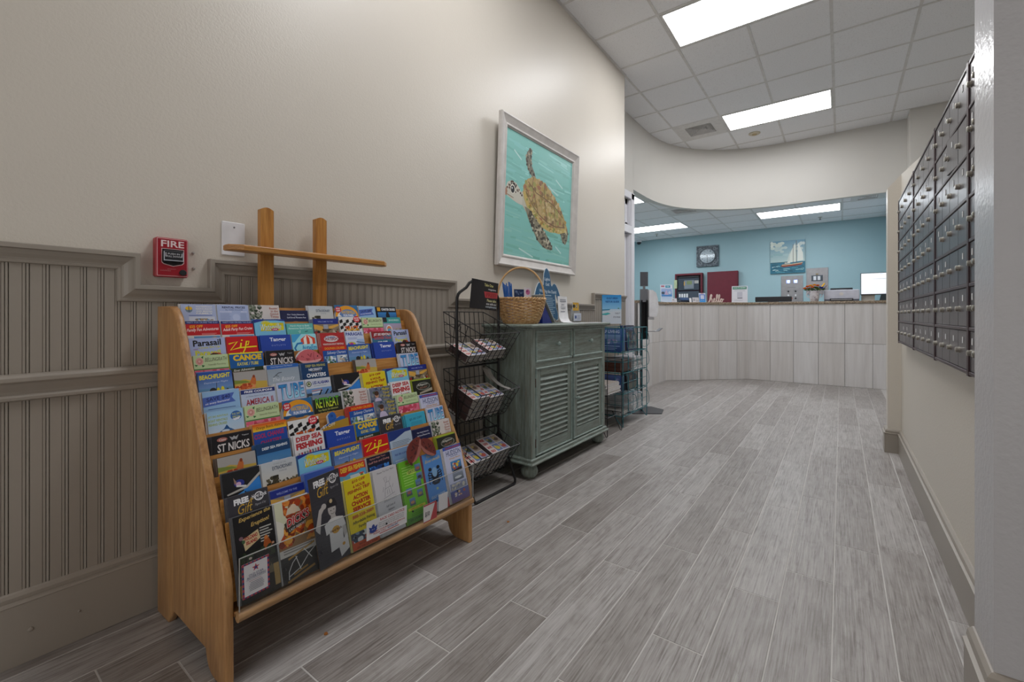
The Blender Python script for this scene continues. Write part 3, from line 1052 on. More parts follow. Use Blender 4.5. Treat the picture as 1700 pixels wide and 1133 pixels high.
def d_extra(k):
    k.grad(0, 0, 1, .75, '#b9c0c8', '#cfcabf'); k.rect(0, .75, 1, H_, '#1a2a66'); k.text('STORIES OF THE', .34, .06, .7, .10, '#8a929c'); k.text('EXTRAORDINARY', .30, .14, .88, .25, '#3b4a63', .02); k.text('COME SEE', .48, .29, .7, .33, '#7c8694')
    k.blobs(.10, .40, .45, .80, 26, ['#2b281f', '#46402e', '#5a523c', '#1d1b15'], .07, 8); k.blobs(.45, .55, 1, .78, 26, ['#4c4635', '#6b624a', '#3b3729', '#83785c'], .05, 9)
    k.text('OWA', .30, .86, .5, .94, '#c94a4a', .03); k.lines(.56, .84, .92, 3, .05, '#c9cde0', .025)
def d_arch(k):
    k.rect(0, .0, 1, H_, '#2b6a9e')
    k.poly([(0, .50)] + [(.5 - .5 * cos(a * pi / 14), .46 - .44 * sin(a * pi / 14)) for a in range(15)] + [(1, .50)], '#e39a22')
    k.poly([(.06, .50)] + [(.5 - .42 * cos(a * pi / 12), .50 - .27 * sin(a * pi / 12)) for a in range(13)] + [(.94, .50)], '#e8e6e0')
    k.poly([(.18 + .0, .42)] + [(.55 - .37 * cos(a * pi / 12), .42 - .24 * sin(a * pi / 12)) for a in range(13)] + [(.92, .42), (.80, .52), (.30, .52)], '#5d7fb8')
    k.text('WATERVILLE', .26, .24, .86, .38, '#d9b23c', .03); k.text('FUN PARK', .34, .40, .78, .50, '#e9edf5', .03)
    k.rect(0, .52, 1, H_, '#1d4e7e'); k.ell(.28, .78, .15, .19, '#c48d68'); k.ell(.28, .66, .15, .11, '#8d5f35'); k.ell(.28, .86, .06, .05, '#5a1f20'); k.ell(.74, .80, .13, .17, '#c9946e'); k.ell(.74, .68, .13, .10, '#b58b4f')
    k.ell(.74, .87, .05, .04, '#5a1f20'); k.poly([(0, 1.0), (.12, .90), (.42, .92), (.55, 1.1), (.5, 1.5), (0, 1.5)], '#c8808e'); k.poly([(.5, 1.1), (.6, .93), (.9, .92), (1, 1.0), (1, 1.5), (.5, 1.5)], '#e2dfe0')
    k.ell(.14, .20, .13, .13, '#c41f30'); k.text('$10', .06, .12, .22, .19, '#f4e6e6', .04); k.text('OFF', .06, .21, .22, .28, '#f4e6e6', .04)
def d_save40(k):
    k.rect(0, 0, 1, H_, '#8fb6de'); k.poly([(0, .17), (.86, .10), (.78, .24), (.88, .38), (0, .45)], '#4d68b8'); k.text('SAVE $40', .10, .19, .74, .32, '#222c66', .02, 0, .09); k.text('on every foursome!', .06, .33, .72, .41, '#dfe3f4', .015, .2, .09)
    k.lines(.12, .52, .92, 1, .05, '#45629a'); k.grad(0, .6, 1, H_, '#9fc4e6', '#6d9fd0')
def d_pelican(k):
    k.rect(0, 0, 1, H_, '#14161d'); k.rect(.02, .03, .18, .20, '#d19a1f'); k.text('CHARTER CRUISES', .24, .07, .95, .18, '#e0e0e4', .04); k.grad(.02, .26, .98, .75, '#2f7fc4', '#12304f'); k.ell(.52, .45, .10, .20, '#15161a'); k.ell(.52, .30, .06, .07, '#15161a'); k.ell(.35, .60, .08, .06, '#d9d5cb')
def d_off25(k, s):
    k.rect(0, 0, 1, H_, '#d8d5d2'); k.rect(0, 0, 1, .10, '#1c2a6e'); k.text("PARTY FUN CRUISES THE GULF", .06, .025, .95, .075, '#aeb7dc', .01); k.rect(0, .10, 1, .47, '#c01722')
    k.text('$25 OFF', .12, .14, .5, .24, '#f0a41c', .04, 0, .03); k.text(s, .04, .25, .96, .38, '#f1dede', .02, .25, .05); k.lines(.45, .41, .92, 2, .03, '#e89a9a', .012)
    k.rect(.05, .52, .18, .66, '#c9cdd6'); k.grad(.22, .50, .98, .72, '#5f93cf', '#3f8a3a'); k.poly([(.22, .62), (.5, .56), (.98, .62), (.98, .74), (.22, .74)], '#3d8f3c'); k.ell(.82, .6, .10, .09, '#8a93a0'); k.ell(.82, .6, .065, .055, '#c2a56a')
def d_bluesun(k):
    k.rect(0, 0, 1, H_, '#79bde0'); k.poly([(0, 0), (1, 0), (1, .07), (.7, .03), (.35, .03), (0, .12)], '#1e2f86'); k.blobs(.18, .12, .95, .42, 22, ['#d9cd1e', '#e5d92a', '#cdbf17'], .11, 11)
    for a in range(9): k.stroke([(.36, .15), (.36 + .15 * cos(pi + a * pi / 8), .15 + .12 * sin(pi + a * pi / 8))], .025, '#d9cd1e')
    k.text('Waterville', .16, .17, .86, .40, '#5f9fc9', .0, .3, .05); k.text('Waterville', .17, .18, .86, .40, '#dfeef5', -.012, .3, .05); k.ell(.64, .37, .12, .05, '#b2205a'); k.text('USA', .56, .345, .72, .395, '#f4dbe4', .03)
    k.lines(.1, .62, .9, 4, .09, '#3a78ae')
def d_seafoam(k):
    k.rect(0, 0, 1, H_, '#5fb3ae'); k.text("Here's How to Build", .14, .05, .86, .12, '#d8efeb', .01); k.text('Awesome Sand Castles', .06, .15, .95, .22, '#d8efeb', .01); k.stroke([(.42, .32), (.5, .27), (.46, .38)], .02, '#cfe8e0'); k.stroke([(.66, .33), (.78, .30)], .03, '#2c5f62'); k.rect(0, .45, 1, H_, '#83c6bb')
def d_welcome(k):
    k.rect(0, 0, 1, H_, '#8a7a63'); k.rect(0, 0, 1, .22, '#1c2c84'); k.text('WELCOME TO THE', .18, .09, .78, .15, '#9aa6dc', .01); k.poly([(0, .22), (.36, .32), (.36, .50), (0, .42)], '#d2a24a'); k.poly([(.58, .32), (1, .22), (1, .30), (.58, .46)], '#d2a24a'); k.rect(.38, .24, .56, .46, '#9aa0b2')
    k.blobs(.0, .42, 1, 1.0, 60, ['#3b2f27', '#6b5a48', '#8f8577', '#2a2622', '#b2a896', '#56483b'], .08, 13); k.poly([(.0, .55), (.1, .5), (.12, .9), (0, .95)], '#a02a2a'); k.blobs(.7, .5, .98, .8, 12, ['#c9c2b4', '#a83b30', '#d9d2c5'], .05, 14)
def d_track(k):
    k.rect(0, 0, 1, H_, '#dcdcdc')
    for i in range(7):
        for j in range(5):
            if (i + j) % 2 == 0:
                x, y = .02 + i * .14, .10 + j * .13
                k.poly([(x, y + .05), (x + .13, y - .01), (x + .15, y + .12), (x + .01, y + .18)], '#141416'); k.lay -= .9
    k.lay += 1
    k.text('TRACK', .22, .40, .86, .64, '#b3391e', .06, .1, .06); k.text('TRACK', .23, .41, .85, .63, '#e8a01e', .02, .1, .06, grad=('#d0541d', '#eac52a'))
    k.rect(.2, .68, .9, 1.0, '#d9d4c4'); k.blobs(.2, .75, .9, 1.2, 16, ['#3b3f2e', '#86794e', '#a8a08c'], .07, 17); k.ell(.80, .10, .15, .14, '#c81f33'); k.text('$10', .70, .02, .90, .09, '#f6e4e4', .04); k.text('OFF', .70, .11, .90, .18, '#f6e4e4', .04)
def d_garden(k):
    k.rect(0, 0, 1, H_, '#bcd0a0'); k.ell(.17, .19, .11, .12, '#d6a29a'); k.ell(.17, .19, .07, .075, '#c98880'); k.ell(.165, .185, .035, .04, '#dab0a8')
    k.poly([(.22, .06), (.29, .02), (.27, .11)], '#2c6b3a'); k.poly([(.06, .34), (.02, .28), (.12, .30)], '#2c6b3a'); k.poly([(.22, .30), (.31, .33), (.24, .38)], '#2c6b3a')
    k.text('BELLINGRATH', .32, .09, .97, .21, '#5b5a4a', .0, .25, .02); k.text('Naturally Flourishing', .40, .28, .92, .35, '#7f8868', -.005, .2, .02); k.rect(0, .42, 1, .47, '#4d8449')
    k.rect(0, .46, 1, 1.0, '#d6708a'); k.blobs(0, .47, 1, 1.0, 40, ['#e08aa4', '#c8475f', '#d9607e', '#eaa7ba', '#b8324d'], .11, 19); k.blobs(0, .85, 1, 1.2, 14, ['#5f8f3a', '#84b04d'], .08, 20)
def d_harbor(k):
    k.rect(0, 0, 1, H_, '#8e86a8'); k.rect(0, 0, 1, .28, '#3f9c9a'); k.rect(0, 0, .22, .22, '#20242c'); k.text('SHORES', .32, .09, .90, .17, '#c6e6e3', .02); k.grad(0, .28, 1, .8, '#a79cc0', '#b39a86'); k.ell(.28, .55, .17, .2, '#d9dfe4'); k.ell(.28, .52, .12, .12, '#e0875a'); k.ell(.28, .60, .11, .09, '#5fa7c6'); k.blobs(.45, .5, 1, .75, 12, ['#6c7a5a', '#8d8a6b', '#b0a583'], .08, 21)
def d_parasail(k):
    k.rect(0, 0, 1, H_, '#a6b3de'); k.text('Parasail', .10, .07, .88, .27, '#17171c', .03, 0, .04); k.text('with', .10, .33, .22, .38, '#a05a8a', .01, .2, .05); k.text('Chute Em Up', .24, .28, .84, .37, '#c9c832', .015, .15, .05); k.text('Parasail', .14, .40, .84, .56, '#d2d11e', .03, 0, .02)
    k.poly([(.5, .60), (.62, .48), (.82, .50), (.94, .60)], '#b8452f'); k.ell(.66, .55, .12, .05, '#3f2a1d'); k.rect(0, .62, 1, H_, '#8a9cc8')
def d_zip(k):
    k.rect(0, 0, 1, H_, '#c4161c'); Y = '#e8d81e'
    k.stroke([(.06, .24), (.34, .17), (.10, .45), (.40, .38), (.96, .36)], .045, Y); k.stroke([(.46, .22), (.42, .38)], .05, Y); k.ell(.49, .13, .025, .025, Y); k.stroke([(.64, .16), (.56, .44), (.47, .58), (.40, .54)], .04, Y)
    k.stroke([(.62, .18), (.72, .17), (.68, .29), (.58, .30)], .035, Y); k.stroke([(.6, .64), (.95, .54)], .02, '#d8862a')
def d_outlets(k):
    k.rect(0, 0, 1, H_, '#2344a4'); k.text('Tanger', .30, .09, .84, .27, '#e2e6f4', .03); k.text('OUTLETS', .34, .35, .80, .40, '#aab6e2', .0, 0, 0, 1.7); k.text('100s of', .10, .78, .68, .92, '#cfd6ee', .01, 0, .05); k.text('brands.', .34, .96, .92, 1.10, '#cfd6ee', .01, 0, .05); k.ell(.6, 1.32, .18, .16, '#b98a68'); k.ell(.6, 1.26, .18, .12, '#6d4429')
def d_chute(k):
    k.rect(0, 0, 1, H_, '#9adcea'); k.poly([(0, .0), (.4, 0), (.1, .3), (0, .3)], '#3f9fd6')
    for i, c in enumerate(('#d8492a', '#ece4de', '#d8492a', '#ece4de', '#d8492a')): k.poly([(.35 + i * .12, .16 + .02 * abs(i - 2)), (.62, .02), (.47 + i * .12, .17), (.47 + i * .12, .38), (.36 + i * .12, .40)], c)
    k.stroke([(.42, .34), (.20, .36), (.08, .52), (.14, .66), (.34, .64)], .07, '#1f78b8'); k.text('huteEm', .38, .42, .98, .62, '#2f8cc6', .02, .2); k.text('Up', .66, .66, .96, .80, '#c9432e', .03, .2); k.rect(0, .82, 1, H_, '#7fc4d8')
def d_redrental(k):
    k.rect(0, 0, 1, H_, '#b02a2c'); k.ell(.44, .24, .3, .13, '#d9d3d6'); k.text('WATERSPORTS', .16, .19, .94, .31, '#8e2f3a', .03); k.text('Cruisin', .2, .12, .6, .22, '#5d6f9e', .03, .2); k.text('PONTOON BOAT RENTALS', .08, .42, .92, .49, '#e6d8d2', .03); k.rect(0, .58, 1, H_, '#d98a7c')
def d_parasailw(k):
    k.rect(0, 0, 1, H_, '#c9d3ea'); k.text('PARASAIL', .04, .06, .96, .20, '#2b3690', .03); k.lines(.12, .28, .7, 2, .05, '#7f8fc8', .02); k.ell(.28, .55, .22, .09, '#c9b53a'); k.ell(.28, .56, .1, .07, '#c02f8a'); k.ell(.12, .56, .06, .06, '#3a6cc4'); k.grad(.6, .35, 1, .8, '#a9c2e6', '#8b9dc0'); k.stroke([(.55, .46), (1, .52)], .03, '#405a8a'); k.ell(.75, .62, .12, .05, '#5b4238')
def d_jetski(k):
    k.rect(0, 0, 1, H_, '#2c6d8e'); k.poly([(0, 0), (1, 0), (1, .16), (0, .30)], '#8e1d24'); k.text('JET SKI RENTALS', .10, .08, .96, .22, '#dfe0e2', .03, .2); k.text('DOLPHIN TOUR', .10, .24, .95, .36, '#c23a34', .03, .2); k.text('$10 OFF', .26, .43, .74, .54, '#e6eef0', .04); k.grad(0, .56, 1, H_, '#4f9ab8', '#2c6d8e')
def d_canoe(k):
    k.rect(0, 0, 1, H_, '#11589e'); k.rect(0, 0, 1, .045, '#e3d52a'); k.text('CANOE', .10, .07, .95, .27, '#e0bb1f', .06); k.text('KAYAK / TUBE', .20, .32, .84, .43, '#d8cf5a', .03, .15); k.rect(0, .5, 1, H_, '#2b3a24'); k.text('River Adventures', .08, .54, .7, .62, '#d7d7cf', .02, .3, .05); k.blobs(0, .62, 1, 1.2, 30, ['#1e2c17', '#41552f', '#5d7042', '#27361d'], .1, 23)
def d_knives(k):
    k.rect(0, 0, 1, H_, '#17151a'); k.ell(.24, .13, .13, .06, '#a8665e'); k.text('Case', .16, .10, .33, .16, '#e2d0cb', .02, .2); k.poly([(.42, .08), (.50, .12), (.54, .08), (.58, .12), (.66, .07), (.60, .20), (.54, .17), (.48, .20)], '#a6a6aa'); k.text('Tapper', .74, .09, .93, .14, '#b9b9bd', .02)
    k.text('ST NICKS', .10, .25, .92, .48, '#d9d3d3', .02, .12); k.text('KNIVES', .10, .55, .86, .76, '#a12a2c', .05, .05); k.rect(0, .86, 1, H_, '#a9a5a2')
def d_fish(k):
    pass
def d_sailcharter(k):
    k.rect(0, 0, 1, H_, '#1d4fa0'); k.rect(0, 0, 1, .16, '#c22a1e'); k.text('DOLPHIN CRUISES', .10, .035, .92, .125, '#e59a2c', .03); k.text('Sailaway Charters', .16, .20, .94, .34, '#dbe3f2', .0, .35, .02)
    k.rect(.04, .38, .5, .66, '#7fa3c4'); k.blobs(.04, .38, .5, .66, 14, ['#2f5b35', '#dfe4ea', '#34567c', '#6a8a5a'], .07, 25); k.rect(.54, .36, .98, .64, '#b9c4cf'); k.blobs(.54, .38, .98, .64, 12, ['#e6e8ea', '#54708c', '#c7a988', '#8b9aac'], .07, 26)
    k.lines(.06, .74, .92, 5, .08, '#8fb0dc', .03); k.rect(0, 1.2, 1, H_, '#2a65b4')
def d_flight(k):
    k.grad(0, 0, 1, .5, '#1c4aa0', '#6d8fc4'); k.grad(0, .5, 1, H_, '#5f8fb8', '#173c66'); k.text('BEACHFLIGHT', .04, .09, .94, .23, '#e3d526', .035, .05, .04); k.text('Experience Flight', .16, .31, .86, .37, '#c9d3ea', .0, .2, .03); k.stroke([(.52, .34), (.50, .56)], .015, '#23262e')
    k.poly([(.22, .70), (.42, .60), (.55, .66), (.4, .76)], '#d8c81e'); k.ell(.40, .58, .10, .09, '#2a2c30'); k.ell(.68, .56, .05, .09, '#dccb25'); k.ell(.55, .60, .05, .10, '#cfc024'); k.poly([(.30, .76), (.60, .66), (.70, .76), (.6, .82)], '#2b2d31'); k.ell(.82, .66, .06, .12, '#3a4350'); k.poly([(.2, .70), (.30, .82), (.12, .80)], '#e0d028')
def d_prawn(k):
    k.rect(0, 0, 1, H_, '#a5a19e'); k.poly([(0, .32), (.3, .24), (.62, .33), (1, .36), (1, .8), (0, .8)], '#c4a64a'); k.poly([(0, .25), (.35, .29), (.5, .36), (0, .38)], '#7b8a3c'); k.blobs(0, .38, .62, .70, 34, ['#c2562a', '#d8783f', '#a53f1c', '#df9460'], .08, 27)
    k.poly([(.45, .40), (.54, .20), (.62, .14), (.66, .28), (.64, .44)], '#c46a34'); k.ell(.60, .18, .04, .05, '#8a3c1c'); k.rect(0, .75, 1, H_, '#8a4a24')
def d_bluegrey(k):
    k.grad(0, 0, 1, H_, '#8d9bab', '#c6ccd2'); k.poly([(0, 0), (1, 0), (1, .12), (0, .14)], '#2a63b4'); k.text('Come Experience The Natural', .12, .04, .8, .10, '#c9d6ec', .0, 0, .02); k.stroke([(.24, .36), (.34, .28), (.44, .27)], .025, '#3f4750'); k.text('The Beauty', .14, .44, .84, .60, '#e3e7ea', -.01, .3, .03); k.stroke([(.16, .42), (.24, .36), (.34, .40)], .02, '#4a525b')
def d_necessity(k):
    k.rect(0, 0, 1, H_, '#143a66'); k.text('DEEP SEA FISHING', .16, .06, .90, .15, '#bdb75c', .02); k.text('NECESSITY', .26, .20, .78, .29, '#dfe3ea', .03); k.text('* * * * *', .36, .31, .70, .36, '#c3a24a', .03); k.text('CHARTERS', .16, .38, .88, .52, '#e6e9ee', .03); k.rect(0, .58, 1, H_, '#cfcfd0'); k.rect(.1, .62, .45, .9, '#8fa8c6'); k.ell(.22, .66, .03, .05, '#1d2530'); k.lines(.5, .64, .92, 3, .06, '#8d939c')
def d_tube(k):
    k.rect(0, 0, 1, H_, '#b9c1dc'); k.text('TUBE', .06, .07, .97, .60, '#2c4f86', .045, 0, .03); k.text('TUBE', .08, .08, .96, .59, '#4fa3d8', .015, 0, .03, grad=('#2f86c8', '#9ed6ee')); k.rect(0, .66, 1, H_, '#2d2a24'); k.text('your Adventure', .45, .70, .95, .78, '#c9b04a', .01, .25); k.blobs(0, .72, 1, 1.3, 20, ['#3b4a2e', '#5c6a44', '#22281a'], .1, 29)
def d_coupon(k):
    k.rect(0, 0, 1, H_, '#b7c3dc'); k.rect(0, 0, 1, .13, '#1b2f74'); k.text('FREE COUPON!', .10, .03, .92, .10, '#e6e6ee', .04); k.text('on Dolphin Nature Cruise Aboard', .14, .19, .80, .25, '#5d6a88', .0, .2); k.text('AMERICA II', .12, .31, .92, .50, '#a23038', .02, 0, .04); k.lines(.2, .54, .9, 1, .05, '#55638a')
def d_ship(k):
    k.rect(0, 0, 1, H_, '#c7ccd6'); k.ell(.13, .17, .10, .10, '#26332a'); k.ell(.13, .17, .075, .075, '#c9cdb4'); k.poly([(.13, .10), (.19, .2), (.07, .2)], '#4d5f2e'); k.text('USS ALABAMA', .27, .09, .94, .20, '#39469a', .03); k.lines(.3, .25, .92, 1, .04, '#8f98ae'); k.grad(.0, .34, 1, .9, '#6f9bd0', '#4c586c')
    k.stroke([(.2, .42), (.62, .40)], .05, '#b98f92'); k.stroke([(.2, .5), (.6, .48)], .05, '#d7d7dc'); k.stroke([(.42, .68), (.60, .42)], .05, '#20242b'); k.stroke([(.66, .66), (.86, .42)], .05, '#20242b'); k.rect(0, .5, .2, 1, '#3a4552'); k.stroke([(.9, .62), (1, .5)], .05, '#20242b')
def d_plane(k):
    k.rect(0, 0, 1, H_, '#191a1e'); k.poly([(.5, .52), (.98, .28), (1, .66), (.58, .62)], '#2f7fd0'); k.poly([(.28, .66), (.55, .56), (.5, .8), (.28, .84)], '#3f8fd8'); k.poly([(.08, .56), (.60, .46), (1, .16), (1, .24), (.62, .52), (.10, .60)], '#b2b0ac'); k.ell(.42, .34, .14, .10, '#28348a'); k.ell(.40, .36, .07, .06, '#c9a4c4'); k.poly([(.28, .16), (.36, .30), (.30, .36)], '#9c7f6c'); k.stroke([(.34, .40), (.6, .46)], .05, '#d7d7d6')
    k.blobs(.3, .8, .95, 1.0, 14, ['#4a5a78', '#8a6a5a', '#22252c', '#6f86a8'], .07, 31)
def d_yellow(k):
    k.rect(0, 0, 1, H_, '#d9c51d'); R = '#a8341a'
    k.text('$10 OFF', .30, .07, .80, .17, R, .04, 0, .05); k.text('6 HOUR', .32, .22, .78, .32, R, .04, 0, .05); k.text('FISHING TRIP', .10, .37, .94, .47, R, .04, .1, .08); k.text('ACTION', .26, .54, .82, .68, R, .06, .1, .05); k.text('CHARTER', .18, .72, .90, .86, R, .06, 0, .05); k.text('SERVICE', .20, .90, .88, 1.04, R, .06, 0, .05)
    k.text('888-558-3889', .14, 1.14, .94, 1.25, '#b4452c', .03, 0, .05); k.text('Affordable Fishing', .12, 1.32, .95, 1.44, '#3f3d2a', .02, 0, .05); k.text('Family Fun', .32, 1.47, .78, 1.59, '#3f3d2a', .02, 0, .05); k.rect(0, 1.66, 1, 1.95, '#3a4a5c'); k.blobs(0, 1.66, 1, 1.95, 22, ['#7c8fa0', '#b0574a', '#c9d0d4', '#2a3440'], .09, 33)
    k.rect(0, 1.95, 1, H_, '#c4522c'); k.text('BRING A CREW', .24, 2.0, .9, 2.06, '#7a2b1c', .02); k.text('ON THE CITY TOUR', .14, 2.09, .92, 2.15, '#7a2b1c', .02)
def d_marlin(k):
    k.grad(0, 0, 1, .75, '#93bfe2', '#c6d4e4'); 
    for i, s in enumerate(('JET SKI RENTALS', 'BOAT RENTALS', 'FISHING CRUISES')): k.text(s, .02, .12 + i * .11, .56 - i * .02, .19 + i * .11, '#a7b84e', .02, 0, .03)
    k.ell(.79, .20, .16, .14, '#2a62ae'); k.text('FULL DAY', .68, .12, .92, .18, '#c8d26a', .02, 0, .03); k.text('SPECIAL', .68, .21, .92, .27, '#c8d26a', .02, 0, .03); k.poly([(.67, .29), (.92, .24), (.86, .32), (.74, .34)], '#dfe2ee')
    k.poly([(.26, .70), (.30, .60), (.44, .52), (.60, .54), (.72, .62), (.56, .66), (.40, .64), (.32, .66)], '#2d6098'); k.poly([(.42, .53), (.50, .42), (.58, .54)], '#1f4f86'); k.ell(.46, .59, .11, .035, '#c9d6e6'); k.rect(0, .74, 1, H_, '#9db6d4')
def d_retreat(k):
    k.rect(0, 0, 1, H_, '#23281f'); k.rect(0, 0, 1, .14, '#7f8e9c'); k.text('RETREAT', .08, .10, .92, .46, '#33541a', .03); k.text('RETREAT', .09, .11, .91, .45, '#a8c832', .01, 0, 0, grad=('#58a838', '#d5dd3a')); k.text('Your Ranch, Our Adventure', .14, .50, .84, .58, '#c4c56a', .01, .2, .02); k.text('Family Getaway', .2, .61, .7, .68, '#c4c56a', .01, .2, .02); k.blobs(0, .70, 1, 1.1, 24, ['#3a4a2a', '#7b7360', '#1c2117', '#a8927a'], .08, 35)
def d_family(k):
    k.rect(0, 0, 1, H_, '#6b7388'); k.blobs(0, 0, 1, .7, 50, ['#4f5a48', '#7a7f8c', '#5e6a80', '#8d8f86', '#46526a'], .07, 37)
    for i, s in enumerate(('Make', 'Your', 'Trip', 'Here')): k.text(s, .58, .04 + i * .15, .92, .15 + i * .15, '#b9a83e', .03)
    k.ell(.30, .30, .09, .11, '#b98a70'); k.ell(.30, .23, .10, .09, '#4a3226'); k.poly([(.14, .66), (.20, .44), (.30, .40), (.44, .44), (.52, .58), (.5, .9), (.14, .9)], '#c4b9d6')
def d_deepwhite(k):
    k.rect(0, 0, 1, H_, '#dcd9da'); k.text('DEEP SEA', .08, .06, .94, .22, '#b3262e', .05, 0, .04); k.text('FISHING', .06, .26, .94, .46, '#b3262e', .06, 0, .04); k.stroke([(.44, .46), (.5, .56), (.42, .60)], .03, '#8d8d90')
    for i in range(9): k.rect(.10 + i * .09, .56 - i * .008, .16 + i * .09, .68 - i * .008, ('#8d8d92', '#b9434a', '#74757a')[i % 3]); k.lay -= .9
    k.lay += 1; k.rect(0, .76, 1, H_, '#c9c6c6')
def d_limeblack(k):
    k.rect(0, 0, 1, H_, '#22251c'); k.rect(0, 0, 1, .05, '#9cab35'); k.ell(.54, .32, .36, .17, '#8f9088'); k.ell(.54, .32, .33, .145, '#2a2d24'); k.text('Alligator', .24, .22, .82, .32, '#c9c9bf', .02, .2, .05); k.text('ALLEY', .34, .35, .76, .42, '#9c6a5a', .02, 0, .05); k.poly([(.3, .58), (1, .42), (1, .55), (.3, .64)], '#a39c8c'); k.rect(0, .70, 1, H_, '#7f8a2c')
def d_coolchange(k):
    k.rect(0, 0, 1, H_, '#1f4ba0'); k.grad(0, 0, 1, .22, '#d8441f', '#e8c22a'); k.text('Orange Beach, Alabama', .10, .08, .92, .19, '#3a2a1c', .0, .3, .03); k.text('COOL CHANGE', .02, .30, .90, .45, '#b02a5a', .03, 0, .05); k.text('CHARTERS', .18, .52, .80, .67, '#b02a5a', .03, 0, .05); k.blobs(.1, .76, .9, 1, 8, ['#9fbfe6', '#dfe6f2'], .05, 39)
def d_whale(k):
    pass
def d_hudson(k):
    k.rect(0, 0, 1, H_, '#c3c6e0'); k.rect(0, 0, 1, .13, '#3a55b0'); k.rect(.12, .03, .96, .11, '#5b4a8a'); k.text('FISHING CHARTERS', .16, .045, .92, .095, '#c8543f', .02); k.text('HUDSON', .14, .17, .94, .38, '#40507f', .01); k.text('CHARTERS', .34, .40, .74, .44, '#40507f', .02); k.text('Orange Beach', .26, .47, .86, .54, '#c9973a', .02)
    k.grad(.28, .62, .86, .98, '#3c86c4', '#2f5f8c'); k.blobs(.34, .68, .8, .96, 10, ['#b24a3a', '#e0c39c', '#d8b83a'], .07, 41); k.poly([(.3, 1.0), (.86, .9), (.86, 1.06), (.3, 1.08)], '#22262e'); k.grad(.28, 1.1, .86, 1.4, '#9098a8', '#565c6a'); k.ell(.56, 1.28, .2, .05, '#d4d6da')
    k.grad(.05, 1.46, .95, 1.72, '#8a90b0', '#8f8f98'); k.blobs(.1, 1.48, .9, 1.7, 12, ['#b7b0aa', '#777a92', '#c6bfae'], .08, 42); k.grad(.0, 1.74, 1, H_, '#4f5f9e', '#6a4f80'); k.blobs(.2, 1.78, .8, 1.98, 9, ['#b25b48', '#cfae8c', '#d4d0d0'], .07, 43)
def d_deepblue(k):
    k.rect(0, 0, 1, H_, '#173f6c'); k.text('DEEP SEA FISHING', .16, .13, .92, .21, '#dfe6ee', .03, 0, .04); k.grad(0, .32, 1, .85, '#3c78b0', '#5f93c0'); k.blobs(0, .55, .7, .8, 26, ['#c9d6e6', '#8fb2d6', '#e2e9f0', '#5a86b8'], .07, 45); k.rect(0, .85, 1, H_, '#14365e')
def d_freegift(k):
    k.rect(0, 0, 1, H_, '#37363d'); k.text('FREE', .14, .10, .50, .26, '#ececf0', .06, 0, .03); k.text('Gift', .22, .27, .58, .52, '#c9a03a', .0, .3, .05); k.stroke([(.56, .16), (.56, .30)], .02, '#c9a03a'); k.stroke([(.50, .23), (.62, .21)], .02, '#c9a03a')
    k.ell(.76, .18, .12, .12, '#ececf0', 24); k.ell(.76, .18, .095, .095, '#37363d', 24); k.rect(.60, .13, .93, .20, '#37363d'); k.text('Hard Rock', .58, .11, .96, .21, '#ececf0', .02, .1, .04); k.text('CAFE', .70, .23, .82, .27, '#ececf0', .02); k.text('Pigeon City', .64, .36, .92, .43, '#b9b9c0', -.005, .3, .05)
def d_cyan(k):
    k.rect(0, 0, 1, H_, '#3ba5c4'); k.text('$5.00 OFF', .18, .17, .82, .27, '#205a74', .01, 0, .03); k.lines(.22, .33, .82, 5, .05, '#2a7490', .014, -.3); k.lines(.2, .62, .8, 4, .06, '#2a7490', .016, -.3)
def d_wave(k):
    k.rect(0, 0, 1, H_, '#aebfd0'); k.poly([(0, 0), (1, 0), (1, .12), (.72, .13), (.45, .24), (.2, .34), (0, .36)], '#23387c'); k.lines(.1, .42, .92, 9, .05, '#3f4a5e', .014); k.rect(0, 1.1, 1, H_, '#7f98b8')
def d_wave2(k):
    k.rect(0, 0, 1, H_, '#7d9cc4'); k.text('Fish like a pro', .12, .16, .62, .26, '#37458a', .02, .1, .05); k.lines(.1, .4, .6, 3, .08, '#b9c6dc'); k.poly([(.62, .2), (1, .35), (1, 1.2), (.55, 1.1)], '#2f76c0'); k.rect(0, .8, 1, H_, '#5a7fb4')
def d_bluefold(k):
    k.rect(0, 0, 1, H_, '#3c5aae'); k.rect(.1, .2, .9, .9, '#2a4596'); k.rect(.2, .3, .55, .8, '#1e3a2c')
def d_deepred(k):
    k.grad(0, 0, 1, H_, '#2f92c4', '#c6d6de'); k.poly([(0, 0), (1, 0), (1, .24), (.8, .22), (.6, .30), (.4, .27), (.2, .34), (0, .30)], '#c22a22'); k.text('DEEP SEA FISHING', .06, .06, .95, .22, '#e3c13a', .04, 0, .02); k.rect(.38, .36, .72, 1.0, '#c9d3dc'); k.ell(.82, .46, .11, .12, '#d9dcd6'); k.ell(.82, .46, .07, .06, '#3f8a4a'); k.ell(.82, .38, .09, .03, '#c4443a'); k.stroke([(.14, .4), (.16, .9)], .04, '#c9b23a')
def d_diver(k):
    k.rect(0, 0, 1, H_, '#14162c'); k.text('Ripleys Night Tours', .14, .06, .80, .13, '#c98f8a', .01, 0, .03); k.text('Gulf Fish and Diving', .06, .18, .95, .27, '#c98f8a', .01, 0, .04); k.blobs(.08, .34, .9, .66, 24, ['#1f4f9e', '#2c6cc4', '#163a78', '#3f86d4'], .13, 47); k.poly([(.1, .78), (.6, .70), (.6, .76), (.1, .84)], '#b98a8c'); k.rect(0, .9, 1, H_, '#1f3f7a')
